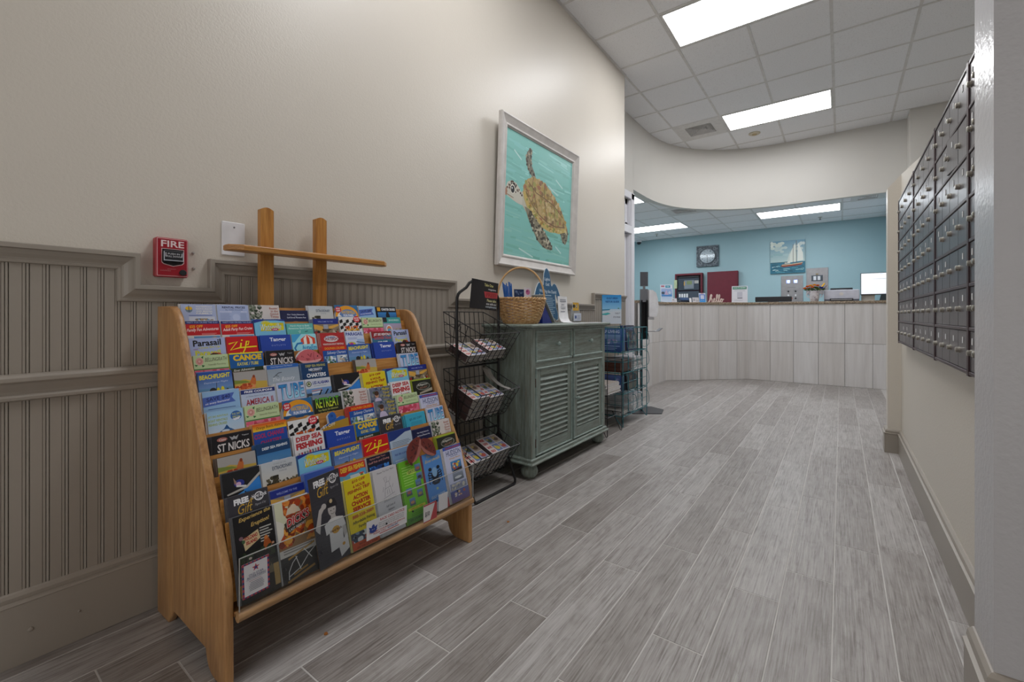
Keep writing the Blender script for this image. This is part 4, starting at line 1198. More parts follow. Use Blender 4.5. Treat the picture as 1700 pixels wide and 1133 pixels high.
def d_eruption(k):
    k.rect(0, 0, 1, H_, '#131215'); k.text('Experience the', .14, .07, .95, .20, '#c9a95e', .02, .2, .10); k.text('Eruption!', .42, .26, .90, .40, '#c9a95e', .02, .2, .10); k.lines(.62, .46, .96, 6, .07, '#b9b6b2', .03, .5)
    k.poly([(.18, .62), (.58, .48), (.62, .72), (.22, .92)], '#c9b48c'); k.text('VOLCANO', .22, .58, .56, .68, '#a1302a', .05, 0, .10); k.text('ISLAND', .26, .70, .54, .79, '#a1302a', .05, 0, .10); k.ell(.15, .58, .05, .05, '#7a5a66'); k.ell(.20, .68, .04, .05, '#3c5a3a')
    k.poly([(.66, 1.0), (.72, .74), (.80, .74), (.90, .98), (.86, 1.06), (.70, 1.08)], '#a4521f'); k.ell(.76, .76, .05, .05, '#c97a3a'); k.blobs(.08, .95, .95, 1.25, 26, ['#22301c', '#1a1f16', '#2c3a22'], .08, 49); k.ell(.32, 1.14, .04, .03, '#c9b9b0'); k.ell(.92, .96, .03, .03, '#c99a7a')
    k.rect(0, 1.35, 1, H_, '#2a2723'); k.blobs(.0, 1.40, 1, 1.7, 26, ['#3c382f', '#55503f', '#20201c', '#6a5f48'], .09, 50); k.rect(.0, 1.7, .12, 2.0, '#8a6a34'); k.rect(.86, 1.5, 1, 2.05, '#a88a56')
def d_wings(k):
    k.rect(0, 0, 1, H_, '#8d6a44'); k.poly([(0, 0), (.4, .0), (.3, .5), (.1, .9), (0, 1.0)], '#cfd0b4'); k.blobs(.22, .02, 1, .55, 50, ['#b4481c', '#cf6a26', '#8e3314', '#da8a3c', '#a83d18'], .1, 51); k.blobs(0, .75, 1, 1.25, 44, ['#b4481c', '#d88a2c', '#7c2c14', '#e0a040'], .11, 52); k.poly([(0, .45), (.2, .6), (.16, .9), (0, 1.1)], '#d9d6cc')
    k.poly([(.28, .40), (.34, .24), (.50, .17), (.64, .26), (.70, .40)], '#cfc4b0'); k.ell(.50, .28, .10, .13, '#d8c2aa'); k.poly([(.2, .62), (.9, .40), (.95, .62), (.30, .92)], '#34302c'); k.text("DICK'S", .27, .50, .93, .76, '#e8e2da', .075, .05, .20); k.text("DICK'S", .28, .51, .92, .75, '#b3202a', .04, .05, .20); k.text('LAST RESORT', .32, .80, .80, .87, '#c9c9c9', .02, 0, .20)
    k.rect(0, 1.3, 1, 1.5, '#bdb8b2'); k.lines(.1, 1.33, .9, 2, .07, '#77706a'); k.rect(0, 1.5, 1, H_, '#2b2a2b'); k.stroke([(.2, 1.58), (.96, 1.36)], .05, '#a8803a'); k.stroke([(.3, 2.02), (.7, 1.92)], .05, '#8f6c34'); k.stroke([(.12, 2.16), (.9, 1.98)], .06, '#8f6c34')
    k.stroke([(.16, 2.1), (.18, 1.9), (.30, 1.7), (.44, 1.58)], .022, '#c9c9c6'); k.stroke([(.40, 1.56), (.50, 1.95)], .022, '#c9c9c6'); k.stroke([(.18, 2.02), (.5, 1.9), (.78, 1.62), (1.0, 1.48)], .022, '#c9c9c6'); k.stroke([(.64, 1.44), (.84, 1.76)], .022, '#c9c9c6')
def d_giftperson(k):
    d_freegift(k); k.rect(0, .52, 1, H_, '#3a3941')
    for i in range(18): k.rect(0, .56 + i * .09, 1, .575 + i * .09, '#34333a'); k.lay -= .9
    k.lay += 1
    S = '#b9b4b2'; W_ = '#dad8d8'
    k.poly([(.08, 1.30), (.02, 1.22), (.20, .80), (.34, .72), (.38, .80), (.26, .92), (.14, 1.36)], S); k.ell(.36, .76, .08, .07, S); k.ell(.60, .90, .13, .17, S); k.poly([(.44, .84), (.46, .70), (.58, .62), (.72, .66), (.78, .78), (.78, .86)], '#232228'); k.ell(.60, .70, .05, .05, '#c9b48c'); k.ell(.56, .93, .02, .012, '#3a3634'); k.ell(.66, .92, .02, .012, '#3a3634'); k.stroke([(.55, 1.0), (.62, 1.02), (.67, .99)], .014, '#6a5f5c')
    k.poly([(.54, 1.04), (.68, 1.03), (.70, 1.14), (.52, 1.14)], S); k.poly([(.30, 1.22), (.50, 1.12), (.72, 1.12), (.92, 1.18), (.98, 1.40), (.86, 1.44), (.84, 1.86), (.40, 1.90), (.42, 1.44), (.32, 1.46)], W_)
    k.ell(.64, 1.42, .13, .09, '#c9973a'); k.text('Hard Rock', .46, 1.39, .84, 1.45, '#5a2a1c', .03); k.poly([(.84, 1.42), (.97, 1.40), (1, 1.75), (.9, 1.8)], S); k.poly([(.66, 1.86), (.98, 1.62), (1, 2.0), (.70, 2.12)], W_); k.ell(.83, 1.84, .05, .04, '#c9973a')
def d_sketch(k):
    k.rect(0, 0, 1, H_, '#c4c2c6'); k.text('Please Try Our Place', .18, .10, .88, .17, '#55545a', .01, 0, .06); G = '#77767e'
    for (a, b) in (((.36, .95), (.40, .70)), ((.40, .70), (.64, .66)), ((.64, .66), (.68, .92)), ((.42, .72), (.46, .50)), ((.46, .50), (.60, .47)), ((.60, .47), (.62, .66)), ((.50, .50), (.52, .30)), ((.44, .48), (.42, .36)), ((.64, .48), (.68, .34)), ((.30, .78), (.36, .62)), ((.70, .72), (.76, .60)), ((.40, .36), (.48, .30)), ((.30, 1.0), (.78, .90)), ((.48, .9), (.49, .74)), ((.57, .9), (.56, .72))): k.stroke([a, b], .012, G); k.lay -= .8
    k.lay += 1; k.text('Sandcastle Lessons', .28, 1.02, .82, 1.13, '#6f6e76', -.005, .2, .08); k.text('Gulf Coast of', .34, 1.24, .72, 1.31, '#55545a', .01, 0, .06); k.text('Alabama', .40, 1.36, .66, 1.43, '#55545a', .01, 0, .06); k.lines(.32, 1.52, .8, 3, .09, '#7c7b82', .03, -.3)
def d_green(k):
    k.rect(0, 0, 1, H_, '#6cb52a'); k.text('GUARANTEE', .30, .07, .86, .16, '#8a4a24', .04, 0, .06); k.lines(.10, .22, .60, 4, .09, '#a9d672', .025); k.ell(.55, .45, .26, .09, '#b4cf5e'); k.text('GATOR', .36, .40, .78, .50, '#5f7a34', .04, .1, .05); k.lines(.12, .58, .62, 4, .09, '#a9d672', .025)
    for (x, y, c) in ((.70, .24, '#a45a4c'), (.72, .56, '#3b3a3c'), (.14, .98, '#a4604a'), (.62, .78, '#6a7f92'), (.22, 1.34, '#b4835a'), (.62, 1.14, '#a08a5c')):
        k.grad(x, y, x + .26, y + .26, '#5f86b8', '#49524a'); k.ell(x + .13, y + .15, .09, .05, c)
    k.rect(.1, 1.66, .9, 1.75, '#c9c93a'); k.text('OPEN ALL YEAR', .22, 1.68, .78, 1.73, '#8a6a2c', .02); k.lines(.15, 1.80, .85, 3, .06, '#4f8f2c', .03, -.3); k.rect(0, 1.98, 1, H_, '#4b8a34'); k.text('555 218 4477', .12, 2.03, .66, 2.10, '#2c4a24', .03); k.ell(.84, 2.02, .08, .07, '#4a6fa8')
def d_crab(k):
    k.rect(0, 0, 1, H_, '#4f86c8'); k.text('The New', .22, .08, .72, .18, '#c9b25c', .0, .3, .05); k.text('Boardwalk', .10, .24, .95, .36, '#c9b25c', .0, .3, .05); D = '#1a2230'
    k.ell(.52, .88, .20, .22, D); k.ell(.52, .76, .14, .18, '#7ea6cc'); k.poly([(.28, 1.12), (.40, 1.02), (.66, 1.02), (.78, 1.12), (.66, 1.22), (.40, 1.22)], D)
    for s in (-1, 1):
        for i in range(4): k.stroke([(.52 + s * .16, .78 + i * .08), (.52 + s * (.30 + .02 * i), .72 + i * .10), (.52 + s * (.36 - .01 * i), .82 + i * .11)], .05, D); k.lay -= .7
        k.ell(.52 + s * .22, .62, .09, .07, D)
    k.lay += 1; k.ell(.52, 1.1, .1, .04, '#3a4b66'); k.ell(.52, 1.38, .06, .05, '#9fb28a'); k.text('GULF SHORES', .12, 1.60, .88, 1.70, '#c9d3dc', .01, 0, .04); k.rect(0, 1.85, 1, H_, '#d6d4d6'); k.poly([(.5, 2.2), (.86, 1.85), (1, 1.85), (1, 2.2)], '#b03a40'); k.rect(.08, 1.95, .36, 2.12, '#e6e6e8')
OUTLINE = {
    'arch': [(0, H_), (1, H_), (1, .46)] + [(.5 + .5 * cos(a * pi / 14), .46 - .44 * sin(a * pi / 14)) for a in range(1, 14)] + [(0, .46)],
    'track': [(0, H_), (1, H_), (1, .30), (.97, .12)] + [(.80 + .15 * cos(-a), .10 + .14 * sin(-a)) for a in (0, .5, 1.0, 1.57, 2.1, 2.6)] + [(.58, .12), (.46, .02), (.30, .06), (.20, .20), (.06, .26), (0, .40)],
}
EDGE = {'yellow': '#e6dd9a', 'garden': '#c9d6b4', 'outlets': '#31499a', 'limeblack': '#a6b441', 'canoe': '#c9bd4a', 'cyan': '#55b9d2', 'knives': '#4a4a52', 'prawn': '#6a5a50', 'plane': '#55565c', 'freegift': '#5a5a60', 'giftperson': '#4a4a50',
        'eruption': '#66666a', 'deepblue': '#3a5f8a', 'flight': '#6f86b8', 'navydolphin': '#4a5078', 'green': '#7fb84a', 'redrental': '#c98a84', 'zip': '#c86a6a', 'sailcharter': '#c4504a', 'necessity': '#6c84a4', 'bluesun': '#4a78b4',
        'welcome': '#8088a8', 'coolchange': '#d8a070', 'deepred': '#d89a94', 'wave': '#5f74a4', 'wave2': '#b4c4d8', 'bluefold': '#6f86c8', 'seafoam': '#6fb0aa', 'retreat': '#7f8e9c', 'crab': '#b06a78', 'pelican': '#3a3d48'}
FUN = {'off25a': lambda k: d_off25(k, 'Family Fun Adventures'), 'off25b': lambda k: d_off25(k, 'Adult Party Fun Cruise')}
DESC = {
 'lighthouse': 'pale blue waterfront leaflet with a small boat emblem', 'rental': 'pale blue leaflet headed RENTAL PRICES', 'goodtimes': 'off-white leaflet with grey foliage and reddish lettering',
 'navydolphin': 'navy leaflet with two short white lines', 'extra': 'grey landscape leaflet lettered EXTRAORDINARY', 'arch': 'arch-topped orange leaflet with two laughing children', 'save40': 'light blue leaflet with a SAVE $40 ribbon',
 'pelican': 'dark leaflet with a seabird on blue water', 'off25a': 'red and white leaflet offering $25 OFF Family', 'off25b': 'red and white leaflet offering $25 OFF Adult Party', 'bluesun': 'sky blue leaflet with a yellow sun splash',
 'seafoam': 'sea-green leaflet with white lettering', 'welcome': 'leaflet with a blue WELCOME band above a street scene', 'track': 'checkered-flag leaflet with a red discount disc', 'garden': 'pale green leaflet with a pink rose',
 'harbor': 'leaflet with a teal band and round sunset emblem', 'parasail': 'lavender leaflet lettered Parasail in black', 'zip': 'red leaflet with a yellow brushed zip', 'outlets': 'royal blue outlet mall leaflet with white lettering',
 'chute': 'aqua leaflet with an orange and white parachute', 'redrental': 'red leaflet for pontoon boat rentals', 'parasailw': 'white leaflet lettered PARASAIL in blue', 'jetski': 'slanted red and teal leaflet with $10 OFF',
 'canoe': 'blue leaflet lettered CANOE in yellow', 'knives': 'black leaflet lettered KNIVES', 'fish': 'leaflet cut as a pink snapper', 'sailcharter': 'blue leaflet with an orange cruise band',
 'flight': 'blue leaflet lettered BEACHFLIGHT in yellow', 'prawn': 'leaflet with a plate of orange prawns', 'bluegrey': 'misty blue-grey leaflet with a bird', 'necessity': 'dark blue leaflet lettered CHARTERS',
 'tube': 'leaflet lettered TUBE in tall blue letters', 'coupon': 'pale leaflet headed FREE COUPON', 'ship': 'white battleship leaflet with slanted gun barrels', 'plane': 'black leaflet with a stunt plane',
 'yellow': 'bright yellow fishing trip leaflet with red lettering', 'marlin': 'pale blue jet ski leaflet with a leaping marlin', 'retreat': 'dark leaflet lettered RETREAT in green', 'family': 'leaflet with a woman in white and yellow lettering',
 'deepwhite': 'white leaflet lettered DEEP SEA FISHING in red', 'limeblack': 'lime-edged black leaflet with an oval badge', 'coolchange': 'blue leaflet with an orange beach band', 'whale': 'leaflet cut as a blue hat and gold boat',
 'hudson': 'lavender fishing charter leaflet with boat photographs', 'deepblue': 'blue leaflet with a breaking wave', 'freegift': 'charcoal FREE Gift leaflet with a round badge', 'cyan': 'turquoise leaflet offering $5.00 OFF',
 'wave': 'leaflet of small print under a navy wave', 'wave2': 'mid-blue leaflet half hidden by a fish', 'bluefold': 'plain blue leaflet half hidden by a charcoal one', 'deepred': 'leaflet with a red DEEP SEA FISHING banner',
 'diver': 'black and blue night diving leaflet', 'eruption': 'black leaflet lettered Experience the Eruption', 'wings': 'leaflet of chicken wings with a red logo', 'giftperson': 'tall charcoal leaflet of a person in a cap',
 'sketch': 'white leaflet with a sandcastle sketch', 'green': 'bright green leaflet with small photographs', 'crab': 'blue leaflet with a black crab'}
CARDS = [
(0,0.556,1.038,0.113,'lighthouse',2),(0,0.675,1.038,0.114,'rental',2),(0,0.79,1.039,0.109,'goodtimes',2),(0,0.903,1.019,0.11,'navydolphin',3),(0,1.016,1.039,0.109,'extra',2),(0,1.137,1.045,0.118,'arch',1),(0,1.244,1.042,0.089,'save40',2),(0,1.353,1.041,0.112,'pelican',3),
(1,0.566,0.981,0.108,'off25a',2),(1,0.677,0.98,0.112,'off25b',2),(1,0.792,0.984,0.112,'bluesun',2),(1,0.906,0.968,0.107,'seafoam',3),(1,1.018,0.986,0.112,'welcome',3),(1,1.133,0.993,0.11,'track',1),(1,1.246,0.99,0.111,'garden',2),(1,1.356,0.99,0.103,'harbor',2),
(2,0.570,0.925,0.108,'parasail',1),(2,0.679,0.926,0.104,'zip',1),(2,0.797,0.927,0.112,'outlets',3),(2,0.903,0.927,0.099,'chute',1),(2,1.027,0.928,0.112,'redrental',3),(2,1.126,0.933,0.094,'parasailw',1),(2,1.27,0.927,0.112,'jetski',1),(2,1.375,0.932,0.101,'parasail',1),
(3,0.565,0.871,0.104,'garden',2),(3,0.678,0.872,0.115,'canoe',3),(3,0.799,0.871,0.104,'knives',2),(3,0.9,0.871,0.108,'fish',1),(3,1.014,0.875,0.108,'sailcharter',2),(3,1.125,0.877,0.109,'flight',1),(3,1.256,0.879,0.118,'outlets',4),(3,1.388,0.874,0.106,'knives',2),
(4,0.562,0.819,0.104,'flight',1),(4,0.673,0.81,0.109,'prawn',4),(4,0.788,0.823,0.112,'bluegrey',2),(4,0.907,0.819,0.106,'necessity',3),(4,1.133,0.814,0.100,'prawn',2),(4,1.367,0.824,0.112,'tube',2),
(5,0.564,0.762,0.104,'save40',2),(5,0.686,0.753,0.108,'coupon',2),(5,0.797,0.763,0.101,'tube',3),(5,0.899,0.763,0.101,'ship',2),(5,1.021,0.769,0.112,'plane',4),(5,1.147,0.761,0.114,'yellow',3),(5,1.27,0.768,0.115,'bluesun',3),(5,1.386,0.769,0.110,'welcome',1),
(6,0.565,0.704,0.106,'marlin',1),(6,0.68,0.704,0.115,'garden',4),(6,0.8,0.704,0.105,'arch',2),(6,0.913,0.706,0.112,'retreat',3),(6,1.032,0.707,0.107,'goodtimes',3),(6,1.150,0.702,0.104,'family',2),(6,1.258,0.712,0.103,'deepwhite',2),(6,1.378,0.709,0.112,'limeblack',4),
(7,0.573,0.638,0.112,'knives',4),(7,0.689,0.649,0.109,'coolchange',2),(7,0.803,0.640,0.111,'track',2),(7,0.917,0.645,0.112,'whale',1),(7,1.036,0.649,0.112,'sailcharter',4),(7,1.148,0.652,0.106,'family',1),(7,1.265,0.662,0.118,'garden',4),(7,1.386,0.644,0.110,'hudson',2),
(8,0.567,0.58,0.105,'prawn',2),(8,0.684,0.594,0.105,'deepblue',4),(8,0.802,0.595,0.106,'deepwhite',3),(8,0.921,0.589,0.115,'outlets',4),(8,1.033,0.595,0.100,'canoe',1),(8,1.146,0.594,0.106,'freegift',3),(8,1.272,0.581,0.107,'cyan',3),(8,1.388,0.588,0.099,'tube',1),
(9,0.564,0.54,0.103,'plane',1),(9,0.684,0.54,0.109,'extra',3),(9,0.801,0.539,0.112,'bluesun',4),(9,0.925,0.529,0.112,'flight',2),(9,1.045,0.536,0.114,'zip',3),(9,1.163,0.539,0.112,'wave',3),(9,1.276,0.522,0.100,'navydolphin',3),(9,1.387,0.534,0.108,'goodtimes',2),
(10,0.568,0.482,0.110,'freegift',2),(10,0.690,0.464,0.106,'welcome',2),(10,0.800,0.484,0.106,'bluefold',2),(10,0.919,0.474,0.104,'deepred',3),(10,1.031,0.477,0.104,'diver',2),(10,1.148,0.477,0.112,'wave2',3),(10,1.384,0.477,0.118,'limeblack',5),
(11,0.569,0.433,0.106,'eruption',2),(11,0.690,0.425,0.109,'wings',3),(11,0.807,0.476,0.101,'giftperson',1),(11,0.917,0.430,0.106,'yellow',4),(11,1.033,0.415,0.106,'sketch',4),(11,1.150,0.432,0.106,'green',1),(11,1.265,0.430,0.100,'crab',2),(11,1.385,0.430,0.108,'hudson',2),
]
ROWW = ['top', 'second', 'third', 'fourth', 'fifth', 'sixth', 'seventh', 'eighth', 'ninth', 'tenth', 'eleventh', 'bottom']
LW = 0.105
from collections import Counter
design_count = Counter(c[4] for c in CARDS)
ink_mesh, body_mesh = {}, {}
FISH = [(.02, .34), (.06, .24), (.18, .12), (.34, .04), (.50, .02), (.66, .06), (.80, .14), (.94, .26), (1.0, .36), (.96, .44), (.80, .52), (.62, .58), (.40, .58), (.20, .50)]
HAT = [(.0, .62), (.02, .50), (.20, .40), (.30, .36), (.28, .12), (.36, .03), (.46, .00), (.54, .06), (.58, .18), (.56, .26), (.72, .20), (.86, .22), (.90, .32), (.80, .30), (1.0, .30), (1.0, .62)]
def fish_art(k, pts, body, belly, dark):
    k.poly(pts, body)
    k.poly([(.03, .36), (.18, .42), (.45, .46), (.75, .43), (.95, .40), (.93, .46), (.80, .52), (.62, .58), (.40, .58), (.20, .50)], belly)
    k.blobs(.2, .12, .78, .32, 12, [dark, body], .05, 53)
    k.ell(.83, .30, .025, .025, '#1c1a1c'); k.stroke([(.70, .14), (.67, .30), (.70, .46)], .02, dark)
    k.poly([(.36, .34), (.55, .38), (.40, .44)], dark); k.poly([(.0, .28), (.08, .30), (.08, .40), (.0, .42)], dark)
def place_yz(w, h):
    return lambda u, v, e: (e + 0.0002, (u - 0.5) * w, h - v * w)
def get_design(d):
    if d in ink_mesh: return
    k = Ink()
    th = 0.003
    if d == 'fish':
        fish_art(k, FISH, '#c9636a', '#e0a3a0', '#a1444e')
        pts = FISH + []
        low = [(.42, .58), (.42, H_), (.58, H_), (.58, .58)]
        outline = FISH[:12] + [(.62, H_), (.38, H_)] + FISH[12:]
    elif d == 'whale':
        k.poly(HAT, '#2c5fae'); k.poly([(.0, .62), (.0, .52), (.5, .36), (1.0, .30), (1.0, .62)], '#b08a2c'); k.text('$1 OFF', .06, .42, .50, .54, '#e6dfc6', .01, 0, .12); k.rect(.0, .62, 1, 1.4, '#3b3a2c')
        k.ell(.42, .14, .05, .05, '#1d4690'); k.stroke([(.30, .34), (.56, .24)], .03, '#244f9a')
        outline = [(0, H_), (1, H_)] + HAT[::-1]
    else:
        fn = FUN.get(d) or globals()['d_' + d]
        fn(k)
        outline = OUTLINE.get(d)
    h = CH
    ink_mesh[d] = k.mesh('cover_print', place_yz(LW, h), 0.00005)
    outline = outline or [(0, H_), (1, H_), (1, 0), (0, 0)]
    body_mesh[d] = MB().prism([((u - .5) * LW, h - v * LW) for (u, v) in outline], 'x', -th, 0.0).mesh('leaflet', card_mat(EDGE.get(d, '#d8d8dc')))
def clip_print(me, d):
    pass
rnd = random.Random(3)
col_of = lambda yc: min(range(8), key=lambda i: abs(yc - (0.565 + i * 0.117)))
COLW = ['first', 'second', 'third', 'fourth', 'fifth', 'sixth', 'seventh', 'eighth']
# neighbours in one row keep a small gap between them
def spaced(cards):
    out = []
    for rr_ in range(12):
        row = sorted([list(c) for c in cards if c[0] == rr_], key=lambda c: c[1])
        for c in row:
            c[3] = min(c[3], 0.113)
            c[1] = min(max(c[1], 0.5235 + c[3] / 2), 1.4435 - c[3] / 2)
        for a, b in zip(row, row[1:]):
            need = a[1] + a[3] / 2 + 0.0045 - (b[1] - b[3] / 2)
            if need > 0:
                a[3] -= need / 2; a[1] -= need / 4; b[3] -= need / 2; b[1] += need / 4
        out += [tuple(c) for c in row]
    return out
for (r, yc, zt, w, d, ncopy) in spaced(CARDS):
    get_design(d)
    w = min(w, 0.115)
    if r == 11: zt = max(zt, 0.4345)
    X = row_x(r) - (zt - row_z(r)) * 0.276
    base = DESC[d]
    label = '%s, %s row, %s from the left' % (base, ROWW[r], COLW[col_of(yc)])
    n_th = min(ncopy, 3)
    for c in range(n_th + 1 if ncopy > 0 else 1):
        o = bpy.data.objects.new('leaflet', body_mesh[d])
        COL.objects.link(o)
        back = c * 0.0033
        jy = (-0.0035 * c + rnd.uniform(-.0015, .0015)) if c else 0
        jz = rnd.uniform(-.003, .003) if c else 0
        tx, tz = X - back * ct - jz * 0.276, zt + jz - back * st_
        o.location = (tx + CH * st_, yc + jy + (0.0 if c == 0 else 0), tz - CH * ct)
        o.rotation_euler = (rnd.uniform(-.006, .006) if c else 0, -LEAN, 0)
        sc = w / LW
        o.scale = (1, sc, 1)
        if c == 0:
            tag(o, label, 'leaflet', 'leaflets in the oak rack')
            p = bpy.data.objects.new('cover_print', ink_mesh[d]); COL.objects.link(p); p.parent = o
        else:
            l2 = '%s copy behind the front leaflet, %s row, %s from the left' % (('first', 'second', 'third', 'fourth')[c - 1], ROWW[r], COLW[col_of(yc)])
            tag(o, l2, 'leaflet', 'spare copies in the oak rack')
        if d == 'giftperson':
            o.rotation_euler = (0.085, -0.115, 0)
            o.location = (-1.2905, yc - 0.010, 0.214)
            o.scale = (1, 1.0, 1.24)
            break
# two more leaflets cut as red snappers lean out of the eleventh row
def snapper(yc, zc, rot, s, label, x=-1.362):
    k = Ink(); fish_art(k, FISH, '#6e2f2a', '#a0625a', '#431f20')
    pl_ = lambda u, v, e: (e + 0.0002, (u - .5) * LW * s, (.3 - v) * LW * s)
    o = MB().prism([((u - .5) * LW * s, (.3 - v) * LW * s) for (u, v) in FISH], 'x', -0.003, 0).build('leaflet', card_mat('#8a5a54'), None, False, (0, 0, 0))
    o.location = (x, yc, zc); o.rotation_euler = (rot, -LEAN, 0)
    tag(o, label, 'leaflet', 'leaflets in the oak rack')
    child_of('cover_print', k.mesh('cover_print', pl_, 0.00016), o)
snapper(1.170, 0.468, 0.98, 1.10, 'leaflet cut as a brown snapper standing steeply in the eleventh row', -1.352)
snapper(1.252, 0.462, -0.72, 1.0, 'leaflet cut as a brown snapper pointing down beside the steep one', -1.360)

# notices stuck on the acrylic front
def notice(name, ctr, wd, ht, art, label, roll=0.0):
    k = Ink(); art(k)
    o = MB().box((0, -wd / 2, -ht / 2), (0.0004, wd / 2, ht / 2)).build(name, M['paper'], rack, False, (0, 0, 0))
    o.location = (ctr[0] - rack.location.x, ctr[1] - rack.location.y, ctr[2] - rack.location.z)
    o.rotation_euler = (roll, 0, 0)
    o['label'] = label
    child_of('print', k.mesh('print', lambda u, v, e: (e + 0.0006, (u - .5) * wd, ht / 2 - v * wd), 0.0001), o)
def star(cx, cy, r, rr=.42):
    return [(cx + (r if i % 2 == 0 else r * rr) * sin(i * pi / 5), cy - (r if i % 2 == 0 else r * rr) * cos(i * pi / 5)) for i in range(10)]
def n_star(k):
    H2 = 0.094 / 0.070
    k.rect(0, 0, 1, H2, '#28346e')
    for i in range(7): k.rect(i / 7, 0, i / 7 + .09, .06, '#a83a4a'); k.rect(i / 7, H2 - .06, i / 7 + .09, H2, '#a83a4a'); k.rect(0, i * H2 / 7, .07, i * H2 / 7 + .1, '#a83a4a'); k.rect(.93, i * H2 / 7, 1, i * H2 / 7 + .1, '#a83a4a'); k.lay -= 3.5
    k.lay += 1; k.rect(.07, .07, .93, H2 - .07, '#d4d4d8'); k.poly(star(.5, .28, .15), '#a83a4a'); k.ell(.5, .29, .05, .05, '#33407a'); k.text('OLD STAR', .24, .46, .78, .54, '#4a5278', .01); k.text('ADVERTISING', .16, .56, .86, .64, '#4a5278', .01); k.rect(.14, .665, .86, .675, '#4a5278'); k.lines(.24, .73, .78, 1, .05, '#a06a72', .015); k.lines(.2, .80, .82, 6, .06, '#6a6c7c', .02, -.3)
def n_rack(k):
    k.rect(0, 0, 1, .37, '#dcdce0'); k.text('RACK CARD NOTICE:', .32, .03, .94, .085, '#b0383e', .02); 
    for i in range(3): k.text(('UNAUTHORIZED ADVERTISING MATERIALS ARE', 'NOT ALLOWED IN OUR CARD RACK', 'WILL BE REMOVED BY ADVANCE NOTICE')[i], .28, .11 + i * .038, .92, .132 + i * .038, '#4a4a52', .0)
    k.text('TO SUBMIT YOUR BUSINESS FOR APPROVAL', .06, .235, .95, .265, '#b0383e', .02); k.text('PLEASE CALL:', .16, .275, .46, .305, '#b0383e', .02); k.text('555-938-1897', .50, .275, .76, .305, '#33408c', .02); k.lines(.3, .325, .8, 1, .04, '#b0383e', .015)
    k.ell(.15, .17, .10, .085, '#2c4494', 18, .3, pi - .3); k.poly([(.05, .12), (.08, .23), (.14, .16)], '#2c4494'); k.poly([(.25, .12), (.22, .23), (.16, .16)], '#2c4494'); k.ell(.15, .14, .035, .05, '#2c4494')
notice('notice_sticker', (-1.2827, 0.553, 0.286), 0.070, 0.094, n_star, 'white sticker with a red star inside a red and blue border', 0.03)
notice('notice_sticker', (-1.2827, 0.990, 0.270), 0.172, 0.063, n_rack, 'wide white sticker headed RACK CARD NOTICE with a blue bird')
def n_small(k):
    k.rect(0, 0, 1, 1, '#d8d6d6'); k.rect(0, 0, 1, .08, '#b0444a'); k.rect(0, .92, 1, 1, '#b0444a'); k.poly([(.5, .92), (.85, .08), (1, .08), (1, .92)], '#b0444a'); k.text('$10', .12, .4, .45, .7, '#4a4a52', .03)
notice('notice_sticker', (-1.2827, 1.192, 0.244), 0.070, 0.052, n_small, 'small white and red coupon sticker low on the acrylic')
notice('notice_sticker', (-1.2827, 1.262, 0.252), 0.050, 0.066, lambda k: k.rect(0, 0, 1, 1.3, '#d2d2d6'), 'blank white sticker low on the acrylic')
# ------------------------------------------------------------------ things on the side wall
XF = XL
fp = thing('fire_alarm_pull', 'red wall box lettered FIRE above the notch in the taupe wainscot', 'fire alarm', (XF, 0.529, 1.133))
MB().box((XF, 0.484, 1.133), (XF + 0.036, 0.577, 1.268), 0.004).build('housing', M['red'], fp)
k = Ink()
k.rect(.03, .03, .97, 1.42, '#d8a8ac'); k.rect(.05, .05, .95, 1.40, '#9c1426')
k.text('FIRE', .15, .10, .86, .34, '#ecd9da', .02)
k.poly([(.16, .40), (.86, .40), (.86, .92), (.80, .98), (.52, 1.06), (.22, .98), (.16, .92)], '#d9b9bc'); k.poly([(.18, .42), (.84, .42), (.84, .90), (.78, .96), (.52, 1.035), (.24, .96), (.18, .90)], '#1a1417')
k.text('JOHNSON', .34, 1.14, .60, 1.18, '#c08a8e', .0); k.text('CONTROLS', .12, 1.20, .44, 1.24, '#c08a8e', .0)
child_of('face_print', k.mesh('face_print', lambda u, v, e: (0.0363 + e, -0.045 + u * 0.093, 0.135 - v * 0.093), 0.00015), fp)
MB().box((XF + 0.035, 0.503, 1.184), (XF + 0.046, 0.560, 1.224), 0.003).build('pull_handle', M['dark_plastic'], fp)
k = Ink(); k.rect(.0, .82, 1, .88, '#c9ced8'); k.rect(0, .1, .04, .88, '#c9ced8'); k.rect(.96, .1, 1, .88, '#c9ced8'); k.text('PUSH IN', .2, .22, .8, .36, '#d9d9de', .01); k.text('PULL DOWN', .14, .44, .86, .58, '#d9d9de', .01); k.stroke([(.10, .2), (.10, .55)], .04, '#d9d9de'); k.stroke([(.90, .2), (.90, .55)], .04, '#d9d9de')
child_of('handle_print', k.mesh('handle_print', lambda u, v, e: (0.0463 + e, 0.503 - 0.529 + u * 0.057, 0.091 - v * 0.04), 0.00015), fp)
MB().lathe([(0.0105, 0), (0.0105, 0.005), (0.009, 0.007), (0.003, 0.0075)], (XF + 0.036, 0.560, 1.150), 'x', 16).build('key_lock', M['dark_plastic'], fp, True)

